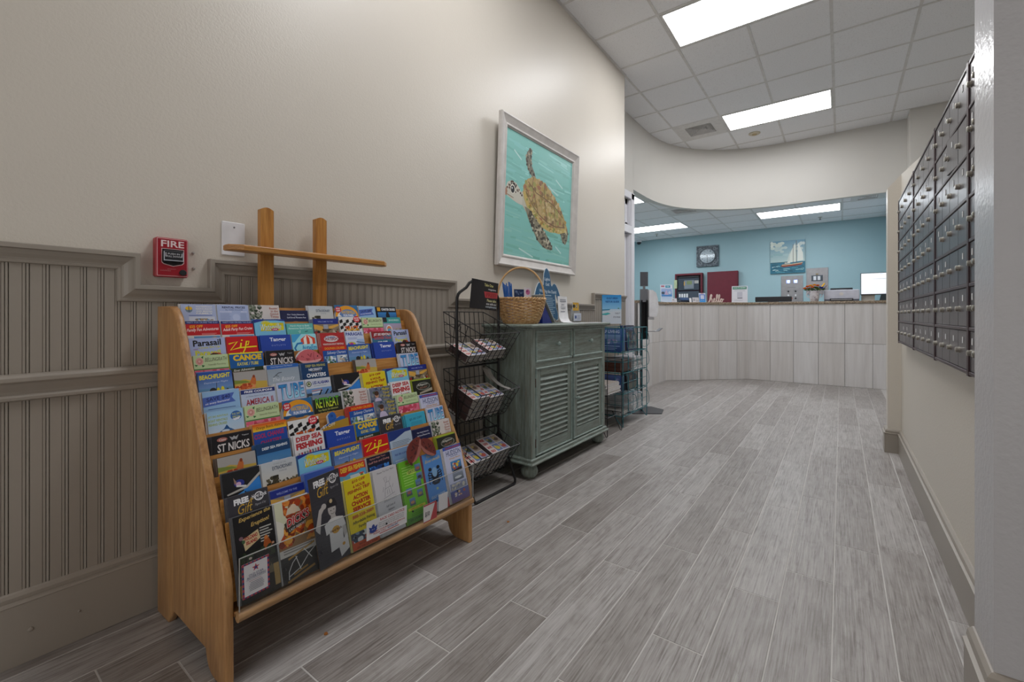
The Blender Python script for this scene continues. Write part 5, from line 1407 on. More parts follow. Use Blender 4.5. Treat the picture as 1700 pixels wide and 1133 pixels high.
sp = thing('blank_switch_plate', 'white blank wall plate half hidden behind the honey oak crossbar', 'wall plate', (XF, 0.735, 1.232))
MB().box((XF, 0.694, 1.232), (XF + 0.006, 0.776, 1.362), 0.003).build('plate', M['white_plastic'], sp)
MB().lathe([(0.0035, 0), (0.003, 0.0012), (0.001, 0.0014)], (XF + 0.006, 0.737, 1.342), 'x', 10).build('screw', M['grey_plastic'], sp, True)
op = thing('wall_outlet', 'white wall outlet low behind the black wire magazine rack', 'outlet', (XF, 1.945, 0.335))
MB().box((XF + 0.008, 1.905, 0.335), (XF + 0.015, 1.985, 0.455), 0.003).build('plate', M['white_plastic'], op)
for zz in (0.372, 0.415):
    MB().box((XF + 0.014, 1.928, zz - 0.014), (XF + 0.018, 1.962, zz + 0.014), 0.004).build('socket', M['paper'], op)
for (yy, zz) in ((0.602, 1.228), (0.604, 1.172)):
    tag(MB().lathe([(0.0045, 0), (0.0045, 0.004), (0.002, 0.0055)], (XF, yy, zz), 'x', 10).build('wall_screw', M['paper_grey'], None, True), 'small painted screw head in the wall right of the red box, %s' % ('upper of two' if zz > 1.2 else 'lower of two'), 'screw', 'screw heads beside the fire box')

# ------------------------------------------------------------------ turtle painting
pt = thing('framed_painting', 'white framed painting of a sea turtle on aqua water, hung above the green cabinet', 'painting', (XF + 0.014, 2.335, 1.345))
pt.rotation_euler = (0, 0.040, 0)
PWD, PHT, FW = 1.085, 1.035, 0.082
fr_prof = [(0, 0), (0, .026), (.003, .033), (.010, .035), (.016, .032), (.020, .030), (.045, .021), (.058, .017), (.063, .021), (.071, .021), (.076, .014), (.082, .011), (.082, .004)]
path = [(PWD / 2, 0), (0, 0), (0, PHT), (PWD, PHT), (PWD, 0), (PWD / 2, 0)]
def locp(u, v, h): return (h, u, v)
fm = MB().sweep(path, fr_prof, locp).mesh('frame', plain('white_frame_lacquer', '#cdc8c4', 0.4))
child_of('frame', fm, pt)
cw, chh = PWD - 2 * FW, PHT - 2 * FW
child_of('backing', MB().box((0.0, 0.01, 0.01), (0.004, PWD - 0.01, PHT - 0.01)).mesh('backing', M['paper_grey']), pt)
k = Ink(); A = chh / cw
k.rect(0, 0, 1, A, '#8accc5')
rr = random.Random(12)
for i in range(210):
    u, v = rr.random(), rr.random() * A
    L, w = rr.uniform(.05, .26), rr.uniform(.006, .022)
    c = rr.choice(['#88cbc3', '#97d6cf', '#82c4bc', '#a2dcd7', '#8acdc7', '#92d2ce', '#7fc2b9'] if v < .6 else ['#7fc3b7', '#8bcdc1', '#76baad', '#86c8bb', '#97d2c9'])
    sl = rr.uniform(-.05, .12)
    a, b = max(0.002, u - L / 2), min(.998, u + L / 2)
    vv = lambda t: min(max(v + sl * (t - u), .012), A - .012)
    k.stroke([(a, vv(a)), ((a + b) / 2, vv((a + b) / 2)), (b, vv(b))], w, c); k.lay -= .93
k.lay += 1
for (u, v, l) in ((.60, .30, .16), (.72, .22, .12), (.10, .14, .1), (.2, .88, .2), (.75, .80, .1)): k.stroke([(u, v), (u + l, v + .05)], .012, '#c4e6e2')
def spots(poly, n, cols, size, seed):
    r2 = random.Random(seed)
    xs = [p[0] for p in poly]; ys = [p[1] for p in poly]
    def inside(x, y):
        c = False
        for i in range(len(poly)):
            a, b = poly[i - 1], poly[i]
            if (a[1] > y) != (b[1] > y) and x < (b[0] - a[0]) * (y - a[1]) / (b[1] - a[1]) + a[0]: c = not c
        return c
    m = 0
    while m < n:
        x, y = r2.uniform(min(xs), max(xs)), r2.uniform(min(ys), max(ys))
        if inside(x, y):
            a = r2.random() * pi; s = size * r2.uniform(.6, 1.2)
            k.poly([(x + s * cos(a + t) * (1.0 if i % 2 else .75), y + s * .8 * sin(a + t)) for i, t in enumerate((0, 1.05, 2.1, 3.14, 4.2, 5.2))], cols[m % len(cols)]); k.lay -= .96
            m += 1
    k.lay += 1
fl1 = [(.36, .29), (.29, .24), (.255, .17), (.27, .11), (.315, .062), (.345, .075), (.335, .13), (.345, .20), (.39, .25), (.41, .29)]
fl2 = [(.26, .54), (.33, .55), (.44, .62), (.54, .68), (.63, .745), (.70, .815), (.69, .838), (.62, .842), (.55, .83), (.46, .785), (.38, .70), (.31, .62)]
fl3 = [(.82, .63), (.84, .70), (.87, .75), (.92, .765), (.955, .72), (.965, .65), (.94, .60)]
head = [(.005, .49), (.012, .44), (.03, .40), (.08, .378), (.14, .385), (.19, .42), (.225, .47), (.225, .54), (.16, .535), (.09, .52), (.035, .505)]
shell = [(.23, .385), (.29, .315), (.37, .285), (.46, .282), (.545, .292), (.64, .335), (.72, .387), (.80, .445), (.87, .51), (.93, .59), (.935, .625), (.88, .648), (.80, .655), (.70, .662), (.62, .655), (.53, .632), (.44, .60), (.36, .555), (.29, .50), (.245, .45)]
neck = [(.20, .44), (.26, .42), (.34, .52), (.36, .60), (.28, .58), (.22, .53)]
for (pl_, c) in ((fl1, '#7d7a6c'), (fl3, '#84806c'), (neck, '#c9c7b8'), (head, '#d3d0c4')): k.poly(pl_, c)
spots(fl1, 40, ['#3e3a34', '#5b5348', '#b0a58c'], .014, 61); spots(fl3, 26, ['#2f2c28', '#4a443a', '#b5ac92'], .013, 62)
spots([p for p in head if p[1] < .49] + [(.20, .48)], 34, ['#4a3d35', '#6b5546', '#3a302b'], .012, 63)
k.poly([(.24, .40), (.32, .52), (.46, .63), (.62, .675), (.80, .672), (.92, .645), (.93, .60), (.88, .655), (.66, .69), (.48, .665), (.32, .585), (.24, .47)], '#c2b27a')
k.poly(shell, '#b5a06a')
spots(shell, 260, ['#b8985a', '#c4aa74', '#9c8450', '#cdb98c', '#a8765a', '#a3a05e', '#8a7050', '#c2a878'], .024, 64)
for ln in ([(.27, .42), (.36, .50), (.46, .565), (.60, .612), (.74, .628), (.90, .61)], [(.37, .285), (.36, .36), (.40, .44), (.46, .565)], [(.545, .292), (.54, .38), (.56, .47), (.60, .612)], [(.72, .387), (.70, .45), (.72, .53), (.74, .628)], [(.30, .335), (.42, .40), (.55, .42), (.70, .45), (.86, .53)]):
    k.stroke(ln, .009, '#7a6044'); k.lay -= .9
k.lay += 1
k.stroke([(.245, .43), (.30, .51), (.44, .61), (.62, .662), (.80, .664), (.93, .63)], .035, '#cbb46c')
spots([(.25, .44), (.30, .53), (.44, .63), (.62, .68), (.80, .68), (.93, .645), (.93, .62), (.80, .645), (.62, .64), (.44, .59), (.30, .49)], 34, ['#a5803f', '#8d9a4c', '#d9c890'], .016, 65)
k.poly(fl2, '#8f8a76'); spots(fl2, 95, ['#3c3730', '#575044', '#c9c1aa', '#48423a'], .015, 66)
k.ell(.095, .44, .032, .036, '#e6e4da'); k.ell(.095, .442, .024, .028, '#23292c'); k.ell(.088, .434, .007, .008, '#dfe6e6')
k.stroke([(.01, .49), (.05, .495), (.11, .505)], .007, '#9a8a74'); k.poly([(.002, .46), (.014, .44), (.03, .47), (.02, .505), (.005, .50)], '#b0826a')
child_of('canvas_print', k.mesh('canvas_print', lambda u, v, e: (0.0075 + e, FW + u * cw, PHT - FW - v * cw), 0.00003), pt)
child_of('canvas', MB().box((0.004, FW - 0.004, FW - 0.004), (0.0074, PWD - FW + 0.004, PHT - FW + 0.004)).mesh('canvas', M['paper']), pt)

# ------------------------------------------------------------------ black wire magazine rack
BXX = -1.62
wr = thing('magazine_rack', 'black wire magazine rack with three tilted baskets between leaflet rack and green cabinet', 'rack', (-1.66, 1.93, 0))
Y0_, Y1_ = 1.748, 2.112
XU = -1.672
R8 = 0.0085
hat = [(XU, Y0_, 0.10), (XU, Y0_, 1.075)] + [(XU, Y0_ + 0.035 * (1 - cos(a)), 1.075 + 0.055 * sin(a)) for a in (0.4, 0.8, 1.2)] + [(XU, Y0_ + 0.075, 1.155), (XU, Y0_ + 0.10, 1.182), (XU, 1.87, 1.192), (XU, 1.93, 1.198), (XU, 1.99, 1.192), (XU, Y1_ - 0.10, 1.182), (XU, Y1_ - 0.075, 1.155)] + \
      [(XU, Y1_ - 0.035 * (1 - cos(a)), 1.075 + 0.055 * sin(a)) for a in (1.2, 0.8, 0.4)] + [(XU, Y1_, 1.075), (XU, Y1_, 0.10)]
MB().tube(hat, R8, 8).build('frame_tube', M['black_metal'], wr, True)
for (nm, xf, s) in (('front_foot', -1.545, 1), ('rear_foot', -1.80, -1)):
    MB().tube([(XU, Y0_ - 0.003, 0.30), (XU + (xf - XU) * .55, Y0_ - 0.003, 0.16), (xf - .004 * s, Y0_ - 0.003, 0.030), (xf, Y0_ + 0.004, 0.013), (xf, Y0_ + 0.02, 0.0085), (xf, Y1_ - 0.02, 0.0085), (xf, Y1_ - 0.004, 0.013), (xf - .004 * s, Y1_ + 0.003, 0.030), (XU + (xf - XU) * .55, Y1_ + 0.003, 0.16), (XU, Y1_ + 0.003, 0.30)], 0.0075, 8).build(nm, M['black_metal'], wr, True)
for zz in (0.715, 0.335):
    MB().tube([(XU, Y0_, zz), (XU, Y1_, zz)], 0.006, 8).build('cross_bar', M['black_metal'], wr, True)
WR = 0.0022
ZB = (0.735, 0.415, 0.085)
for zb in ZB:
    b = MB()
    B = (BXX, zb); C_ = (-1.768, zb + 0.067); A_ = (-1.786, zb + 0.285); D = (-1.505, zb + 0.165)
    nW = 9
    for i in range(nW):
        yy = Y0_ + 0.012 + (Y1_ - Y0_ - 0.024) * i / (nW - 1)
        b.tube([(A_[0], yy, A_[1]), (C_[0], yy, C_[1] + .006), (C_[0] + .006, yy, C_[1] - .003), (B[0] - .006, yy, B[1] + .003), (B[0] + .006, yy, B[1] + .006), (D[0], yy, D[1])], WR, 5)
    for t in (0.0, 0.33, 0.66, 1.0, 1.33, 1.66, 2.0):
        if t <= 1: x, z = A_[0] + (C_[0] - A_[0]) * t, A_[1] + (C_[1] - A_[1]) * t
        else: x, z = C_[0] + (B[0] - C_[0]) * (t - 1), C_[1] + (B[1] - C_[1]) * (t - 1)
        b.tube([(x, Y0_ + 0.012, z), (x, Y1_ - 0.012, z)], WR if t else 0.003, 5)
    for t in (0.2, 0.4, 0.6, 0.8, 1.0):
        x, z = B[0] + (D[0] - B[0]) * t, B[1] + (D[1] - B[1]) * t
        b.tube([(x, Y0_ + 0.012, z), (x, Y1_ - 0.012, z)], WR if t < 1 else 0.0032, 5)
    b.build('wire_basket', M['black_metal'], wr)
    for yy in (Y0_ + 0.010, Y1_ - 0.010):
        e = MB()
        e.tube([(A_[0], yy, A_[1]), (D[0], yy, D[1])], 0.003, 5)
        for t in (0.25, 0.5, 0.75):
            p = (A_[0] + (C_[0] - A_[0]) * t, A_[1] + (C_[1] - A_[1]) * t); q = (D[0] + (B[0] - D[0]) * t, D[1] + (B[1] - D[1]) * t)
            e.tube([(p[0], yy, p[1]), (q[0], yy, q[1])], WR, 5)
        for t in (0.33, 0.66):
            p = (A_[0] + (D[0] - A_[0]) * t, A_[1] + (D[1] - A_[1]) * t)
            u_ = (C_[0] + (B[0] - C_[0]) * t, C_[1] + (B[1] - C_[1]) * t)
            e.tube([(p[0], yy, p[1]), (u_[0], yy, u_[1])], WR, 5)
        hk = [(XU, yy, zb + .20), (XU + .010, yy, zb + .215), (XU + .02, yy, zb + .20), (XU + .012, yy, zb + .185)]
        e.tube(hk, 0.003, 5)
        e.build('basket_side', M['black_metal'], wr)
# sign clipped to the top of the frame
sg = thing('sign_board', 'square black sign clipped on top of the wire magazine rack', 'sign', (XU + 0.012, 1.952, 1.035))
sg.rotation_euler = (radians(-4), 0.05, 0)
child_of('board', MB().box((0, -0.118, 0), (0.004, 0.118, 0.165), 0.001).mesh('board', M['dark_plastic']), sg)
k = Ink(); k.rect(0, 0, 1, .70, '#1a181d')
k.text('Take One', .46, .06, .80, .13, '#d3cf86', .02); k.text('magazine', .62, .17, .92, .225, '#cfcfd2', .02); k.poly([(.46, .26), (.99, .25), (1, .39), (.52, .41)], '#b23a40'); k.text('FREE!', .55, .28, .95, .38, '#8e2028', .05)
k.text('Please take', .60, .435, .96, .50, '#d3cf9a', .02); k.text('one with our', .58, .52, .98, .58, '#d0d0d0', .02); k.text('compliments', .56, .60, .99, .66, '#c4d0da', .02)
child_of('sign_print', k.mesh('sign_print', lambda u, v, e: (0.0043 + e, -0.118 + u * 0.236, 0.165 - v * 0.236), 0.00015), sg)

# magazines
TH = radians(24.4)
mag_t = 0.0095
MW, MD = 0.165, 0.142
def mag_print():
    k = Ink(); A = MD / MW
    k.rect(0, 0, 1, A, '#d9d6d6'); k.rect(.03, .03, .29, A - .03, '#e3d8d6')
    for i in range(4): k.text(('FREE', 'COUPONS', 'SAVE', 'GULF')[i], .05, .07 + i * .20, .27, .19 + i * .20, '#b8262c', .06)
    for (u, v, c1, c2) in ((.33, .05, '#8f9cc4', '#5b6a4e'), (.66, .05, '#b8a89c', '#6d5a52'), (.33, .45, '#6f84b4', '#d0c048'), (.66, .45, '#8e93b8', '#b4564a')):
        k.rect(u, v, u + .30, v + .36, c1); k.ell(u + .15, v + .2, .11, .09, c2); k.ell(u + .09, v + .12, .05, .05, '#d9c56a')
    return k.mesh('cover_print', lambda u, v, e: (-MD + v * MW, -MW / 2 + u * MW, 0.0089 + e), 0.00004)
def mag_body():
    m = MB(); m.cur = 0
    m.box((-MD + .0004, -MW / 2 + .0006, 0.0006), (-.0004, MW / 2 - .0004, 0.0082))
    m.cur = 1
    m.box((-MD, -MW / 2, 0.0080), (0, MW / 2, 0.0086)).box((-MD, -MW / 2, 0.0002), (0, -MW / 2 + .0008, 0.0084)).box((-MD, -MW / 2, 0.0002), (0, MW / 2, 0.0007))
    return m.mesh('magazine', [M['paper_grey'], plain('magazine_cover_stock', '#5a4e52', 0.4)])
mg_me, mg_pr = mag_body(), mag_print()
def pile(bi, yc, n, label, off=0.0, roll=0.0, start=0, back=0.0, sy=1.0):
    zb = ZB[bi]
    for i in range(n):
        o = bpy.data.objects.new('magazine', mg_me); COL.objects.link(o)
        j = rnd.uniform(-.0025, .0025)
        nn = 0.0100 + (i + start) * mag_t
        o.location = (BXX - 0.006 + sin(TH) * nn - cos(TH) * (back + abs(j) * .5), yc + j, zb + 0.004 + cos(TH) * nn + sin(TH) * (back + j * .5))
        o.rotation_euler = (0, TH, roll); o.scale = (1, sy, 1)
        if i == n - 1:
            tag(o, 'top free magazine of %s' % label, 'magazine', 'magazines in the wire rack')
            p = bpy.data.objects.new('cover_print', mg_pr); COL.objects.link(p); p.parent = o
        else:
            tag(o, '%s magazine down in %s' % (('second', 'third', 'fourth', 'fifth', 'sixth', 'seventh', 'eighth', 'ninth', 'tenth', 'eleventh', 'twelfth', 'thirteenth', 'lowest')[n - 2 - i], label), 'magazine', 'magazines in the wire rack')
pile(0, 1.848, 4, 'the left pile in the upper wire basket')
pile(0, 2.014, 6, 'the right pile in the upper wire basket', sy=.97)
pile(1, 1.836, 14, 'the left pile in the middle wire basket', sy=.84, back=.004)
pile(1, 1.978, 13, 'the right pile in the middle wire basket', sy=.80)
pile(2, 1.846, 12, 'the left pile in the bottom wire basket', back=.004)
pile(2, 2.014, 14, 'the right pile in the bottom wire basket')
# folded newspaper leaning at the right of the middle basket
npr = thing('newspaper', 'grey curled newspaper standing at the right of the middle wire basket', 'newspaper', (-1.67, 2.082, 0.54))
for i in range(4):
    m = MB(); vs = []; N = 8; y0, y1 = 2.066, 2.098
    for a in range(N + 1):
        t_ = a / N
        x = -1.675 + 0.125 * t_ * t_ - 0.055 * (1 - t_) - i * 0.010; z = 0.535 + 0.135 * (1 - t_) ** 1.2 + 0.025 * t_ * t_ + i * .003
        vs += [(x, y0, z), (x, y1, z), (x + .004, y0, z + .003), (x + .004, y1, z + .003)]
    fs = []
    for a in range(N):
        o = a * 4; fs += [(o, o + 1, o + 5, o + 4), (o + 2, o + 6, o + 7, o + 3), (o, o + 4, o + 6, o + 2), (o + 1, o + 3, o + 7, o + 5)]
    fs += [(0, 2, 3, 1), (4 * N, 4 * N + 1, 4 * N + 3, 4 * N + 2)]
    m.add(vs, fs).build('page', M['paper_grey'], npr, True)

# ------------------------------------------------------------------ green cabinet
CF, CY0, CY1, CT = -1.50, 2.213, 3.250, 0.945
cab = thing('cabinet', 'distressed sage green cabinet with two drawers and two louvered doors', 'cabinet', (-1.68, 2.73, 0))
b = MB()
b.box((-1.862, CY0 + 0.012, 0.125), (CF - 0.014, CY1 - 0.012, 0.918), 0.002)
for (y0, y1) in ((CY0, CY0 + 0.048), (CY1 - 0.048, CY1)): b.box((CF - 0.05, y0, 0.125), (CF, y1, 0.918), 0.003)
b.box((-1.865, CY0, 0.125), (-1.82, CY0 + 0.03, 0.918), 0.003)
b.build('carcass', M['sage_z'], cab)
f = MB()
f.box((CF - 0.03, CY0 + 0.046, 0.672), (CF - 0.001, CY1 - 0.046, 0.722), 0.002)
f.box((CF - 0.03, CY0 + 0.046, 0.892), (CF - 0.001, CY1 - 0.046, 0.920), 0.002)
f.box((CF - 0.03, 2.716, 0.70), (CF - 0.001, 2.738, 0.915), 0.002)
f.build('face_frame', M['sage_y'], cab)
t = MB()
t.box((-1.868, CY0 - 0.016, 0.912), (CF + 0.014, CY1 + 0.016, 0.926), 0.005).box((-1.870, CY0 - 0.036, 0.924), (CF + 0.034, CY1 + 0.036, CT), 0.006)
t.build('top', M['sage_y'], cab)
bm = MB()
bm.box((-1.866, CY0 - 0.012, 0.104), (CF + 0.012, CY1 + 0.012, 0.128), 0.006).box((-1.868, CY0 - 0.024, 0.090), (CF + 0.026, CY1 + 0.024, 0.108), 0.007)
bm.build('base_molding', M['sage_y'], cab)
for (x, y) in ((CF - 0.045, CY0 + 0.045), (CF - 0.045, CY1 - 0.045), (-1.815, CY0 + 0.045), (-1.815, CY1 - 0.045)):
    prof = [(0.022, 0.0), (0.036, 0.006), (0.050, 0.024), (0.054, 0.042), (0.050, 0.060), (0.038, 0.074), (0.026, 0.078), (0.024, 0.081), (0.034, 0.084), (0.036, 0.089), (0.034, 0.0905)]
    MB().lathe(prof, (x, y, 0), seg=22).build('foot', M['sage_z'], cab, True)
def knob(parent, y, z, x=CF):
    MB().lathe([(0.006, 0.0), (0.0055, 0.010), (0.009, 0.014), (0.0145, 0.018), (0.0155, 0.023), (0.0125, 0.028), (0.005, 0.031)], (x, y, z), 'x', 16).build('knob', M['sage_edge'], parent, True)
def bead_frame(m, y0, y1, z0, z1, w, x0, x1):
    for (a, b_) in (((y0, z0), (y1, z0 + w)), ((y0, z1 - w), (y1, z1)), ((y0, z0 + w), (y0 + w, z1 - w)), ((y1 - w, z0 + w), (y1, z1 - w))):
        m.box((x0, a[0], a[1]), (x1, b_[0], b_[1]), 0.003)
for (y0, y1, yk) in ((2.264, 2.714, 2.517), (2.740, 3.202, 2.985)):
    d = MB().box((CF - 0.03, y0 + 0.010, 0.716), (CF - 0.004, y1 - 0.010, 0.898), 0.002).build('drawer', M['sage_y'], cab)
    m = MB(); bead_frame(m, y0, y1, 0.708, 0.906, 0.013, CF - 0.012, CF + 0.005); m.build('drawer_bead', M['sage_edge'], d)
    knob(d, yk, 0.813, CF - 0.004)
for di, (y0, y1) in enumerate(((2.264, 2.716), (2.740, 3.202))):
    z0, z1 = 0.134, 0.676
    d = MB(); bead_frame(d, y0, y1, z0, z1, 0.011, CF - 0.012, CF + 0.005)
    d = d.build('door', M['sage_edge'], cab)
    S = 0.046
    MB().box((CF - 0.020, y0 + 0.010, z0 + 0.010), (CF - 0.002, y0 + 0.010 + S, z1 - 0.010), 0.002).build('stile', M['sage_z'], d)
    MB().box((CF - 0.020, y1 - 0.010 - S, z0 + 0.010), (CF - 0.002, y1 - 0.010, z1 - 0.010), 0.002).build('stile', M['sage_z'], d)
    MB().box((CF - 0.020, y0 + 0.010 + S, z0 + 0.010), (CF - 0.003, y1 - 0.010 - S, z0 + 0.075), 0.002).build('rail', M['sage_y'], d)
    MB().box((CF - 0.020, y0 + 0.010 + S, z1 - 0.052), (CF - 0.003, y1 - 0.010 - S, z1 - 0.010), 0.002).build('rail', M['sage_y'], d)
    ns = 13; za, zb_ = z0 + 0.078, z1 - 0.055
    for i in range(ns):
        zc = za + (zb_ - za) * (i + 0.5) / ns
        p = []
        a = radians(52)
        for (u, w) in ((-.017, -.0035), (.016, -.0035), (.0175, -.001), (.0175, .001), (.016, .0035), (-.017, .0035)):
            p.append((CF - 0.013 - u * cos(a) + w * sin(a), zc + u * sin(a) + w * cos(a)))
        MB().prism(p, 'y', y0 + 0.010 + S, y1 - 0.010 - S).build('slat', M['sage_y'], d)
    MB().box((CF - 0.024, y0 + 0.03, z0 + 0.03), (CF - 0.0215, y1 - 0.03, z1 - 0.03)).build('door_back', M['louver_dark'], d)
    if di == 1: knob(d, 2.772, 0.420)
    for zz in (0.215, 0.585):
        yy = y0 - 0.004 if di == 0 else y1 + 0.004
        MB().box((CF - 0.008, yy - 0.003, zz - 0.027), (CF + 0.003, yy + 0.003, zz + 0.027), 0.001).build('hinge', plain('rust_brown_hinge', '#4d342a', 0.6, 0.4), d)

# ------------------------------------------------------------------ wicker basket
BC = (-1.690, 2.372, CT)
bk = thing('wicker_basket', 'round honey wicker basket with an arched handle on the green cabinet', 'basket', BC)
NB, NR, HB = 24, 16, 0.150
def brad(t): return 0.112 + 0.040 * t + 0.010 * sin(t * pi * .9)
for r in range(NR):
    t = (r + 0.5) / NR
    zz = BC[2] + 0.008 + HB * t
    pts = []
    n_ = NB * 4
    for a in range(n_):
        th = 2 * pi * a / n_
        ph = (a / 4.0 * pi) + (pi if r % 2 else 0)
        rad = brad(t) + 0.0042 * sin(ph)
        pts.append((BC[0] + rad * cos(th), BC[1] + rad * sin(th), zz + 0.001 * cos(ph)))
    MB().tube(pts, 0.0050, 6, closed=True).build('woven_strand', M['wicker'], bk, True)
for s in range(NB):
    th = 2 * pi * (s + 0.5) / NB
    MB().tube([(BC[0] + brad(t) * cos(th), BC[1] + brad(t) * sin(th), BC[2] + 0.004 + (HB + 0.004) * t) for t in (0, .25, .5, .75, 1)], 0.003, 5).build('stake', M['wicker'], bk, True)
for ph0 in (0, pi):
    pts = []
    for a in range(96):
        th = 2 * pi * a / 96; ph = th * 22 + ph0
        pts.append((BC[0] + (brad(1) + 0.003 + 0.006 * cos(ph)) * cos(th), BC[1] + (brad(1) + 0.003 + 0.006 * cos(ph)) * sin(th), BC[2] + HB + 0.012 + 0.006 * sin(ph)))
    MB().tube(pts, 0.0045, 6, closed=True).build('rim_braid', M['wicker'], bk, True)
MB().lathe([(0.112, 0.0), (0.112, 0.008), (0.01, 0.009)], BC, seg=28).build('bottom', M['wicker'], bk, True)
hp = []
for i in range(25):
    a = pi * i / 24
    w = 0.155 * cos(a)
    hp.append((BC[0] - 0.80 * w, BC[1] - 0.60 * w, BC[2] + 0.135 + 0.235 * sin(a) ** 0.82))
MB().tube(hp, 0.0062, 8).build('handle', plain('pale_cane', '#c9a270', 0.45), bk, True)
for i in range(12):
    a = 2 * pi * i / 12
    r0 = 0.030
    c = (BC[0] - 0.052 + 0.020 * cos(a), BC[1] - 0.046 + 0.020 * sin(a), BC[2] + 0.014)
    d = (-0.018 + 0.010 * cos(a), -0.022 + 0.012 * sin(a))
    o = MB().tube([c, (c[0] + d[0] * .8, c[1] + d[1] * .8, c[2] + 0.235 + 0.008 * (i % 4))], 0.0034, 7).build('paper_straw', M['blue_plastic'])
    tag(o, 'blue stick standing in a bundle at the left of the wicker basket', 'stick', 'blue sticks in the wicker basket')
def card_thing(name, ctr, w, h, lean, rz, art, label, cat, t=0.003, base_col='paper', group=None):
    o = MB().box((-t, -w / 2, 0), (0, w / 2, h)).build(name, M[base_col], None, False, (0, 0, 0))
    o.location = ctr; o.rotation_euler = (0, -lean, rz)
    tag(o, label, cat, group)
    if art:
        k = Ink(); art(k)
        child_of('print', k.mesh('print', lambda u, v, e: (0.0003 + e, (u - .5) * w, h - v * w), 0.00015), o)
    return o
card_thing('leaflet', (BC[0] - 0.035, BC[1] + 0.045, BC[2] + 0.016), 0.085, 0.215, 0.06, -0.5, lambda k: (k.rect(0, 0, 1, 2.5, '#2a3a5e'), k.blobs(.1, .1, .9, .5, 8, ['#6f84a4', '#46587c'], .12, 71)), 'navy leaflet standing in the wicker basket', 'leaflet')
card_thing('leaflet', (BC[0] + 0.015, BC[1] + 0.068, BC[2] + 0.016), 0.060, 0.225, 0.05, -0.3, lambda k: (k.rect(0, 0, 1, 3, '#d6cfd8'), k.ell(.5, .5, .3, .3, '#c4709c'), k.ell(.4, .4, .12, .12, '#8f3a72')), 'white leaflet with a pink print at the right of the wicker basket', 'leaflet')

# turtle shaped sign
TW, TH_ = 0.40, 0.425
SH = [(.50, .0), (.555, .03), (.60, .10), (.625, .20), (.635, .30), (.665, .335), (.70, .30), (.76, .275), (.83, .30), (.90, .38), (.955, .48), (.99, .58), (.985, .66), (.95, .70), (.90, .66), (.845, .56), (.80, .47), (.775, .50), (.785, .62), (.79, .72), (.83, .80), (.86, .88), (.85, .95), (.79, .97), (.70, .93),
      (.64, .97), (.5, 1.0), (.36, .97), (.30, .93), (.21, .97), (.15, .95), (.14, .88), (.17, .80), (.21, .72), (.215, .62), (.225, .50), (.20, .47), (.155, .56), (.10, .66), (.05, .70), (.015, .66), (.01, .58), (.045, .48), (.10, .38), (.17, .30), (.24, .275), (.30, .30), (.335, .335), (.365, .30), (.375, .20), (.40, .10), (.445, .03)]
ts = MB().prism([((u - .5) * TW, TH_ - v * TH_) for (u, v) in SH], 'x', -0.004, 0).build('turtle_sign', plain('white_foam_board', '#d6dde2', 0.5), None, False, (0, 0, 0))
ts.location = (-1.800, 2.900, CT); ts.rotation_euler = (0, -0.055, 0)
tag(ts, 'blue sign cut out as a sea turtle, leaning on the wall behind the wicker basket', 'sign')
k = Ink(); cx, cy = .5, .53
k.poly([(cx + (u - cx) * .965, cy + (v - cy) * .975) for (u, v) in SH], '#22587e')
k.text('Lights', .40, .185, .60, .255, '#c9d6e2', .02); k.text('Out!', .43, .275, .57, .335, '#c9d6e2', .02); k.text('We Dig the Dark!', .20, .40, .82, .475, '#c4d2de', .02, 0, -.02)
k.lines(.40, .50, .62, 1, .03, '#a9bfce', .016); k.lines(.32, .55, .76, 10, .034, '#93adc0', .014)
child_of('print', k.mesh('print', lambda u, v, e: (0.0004 + e, (u - .5) * TW, TH_ - v * TH_), 0.00015), ts)

# slanted holder with a leaflet, and the navy stand behind it
hs = thing('sign_holder', 'navy stand with a slanted white sheet between the basket and the turtle sign', 'sign holder', (-1.69, 2.66, CT))
MB().prism([(2.580, CT), (2.705, CT), (2.665, CT + 0.05), (2.605, CT + 0.125), (2.580, CT + 0.125)], 'x', -1.745, -1.655).build('stand', M['navy_plastic'], hs)
m = MB().prism([(2.580, CT + 0.195), (2.583, CT + 0.200), (2.745, CT + 0.008), (2.777, CT + 0.006), (2.777, CT + 0.003), (2.739, CT + 0.003)], 'x', -1.75, -1.65)
m.build('sloping_panel', M['acrylic_edge'], hs)
m = MB().prism([(2.587, CT + 0.197), (2.591, CT + 0.197), (2.749, CT + 0.010), (2.745, CT + 0.010)], 'x', -1.745, -1.655)
m.build('sheet', plain('pale_blue_sheet', '#b9c6e2', 0.5), hs)
# curled sheet of paper
pts_ = [(0.0, 0.0), (0.016, 0.004), (0.03, 0.012)] + [(0.030 - 0.05 * t + 0.012 * t * t, 0.0 + 0.015 + 0.165 * t) for t in (0, .2, .4, .6, .8, 1)]
cs = MB(); prof = [(-1.555, CT + 0.003), (-1.60, CT + 0.004), (-1.622, CT + 0.013), (-1.634, CT + 0.035), (-1.641, CT + 0.075), (-1.646, CT + 0.125), (-1.650, CT + 0.195)]
vs = []
for (x, z) in prof: vs += [(x, 2.772 + (z - CT) * .02, z), (x, 2.906 + (z - CT) * .02, z)]
vs += [(x - 0.0008, y, z) for (x, y, z) in vs]
N = len(prof); fs = []
for i in range(N - 1):
    o = 2 * i; fs += [(o, o + 1, o + 3, o + 2), (2 * N + o, 2 * N + o + 2, 2 * N + o + 3, 2 * N + o + 1)]
cs.add(vs, fs)
cso = cs.build('paper_notice', M['paper'], None, True)
tag(cso, 'tall white printed sheet curling forward at its foot on the green cabinet', 'notice')
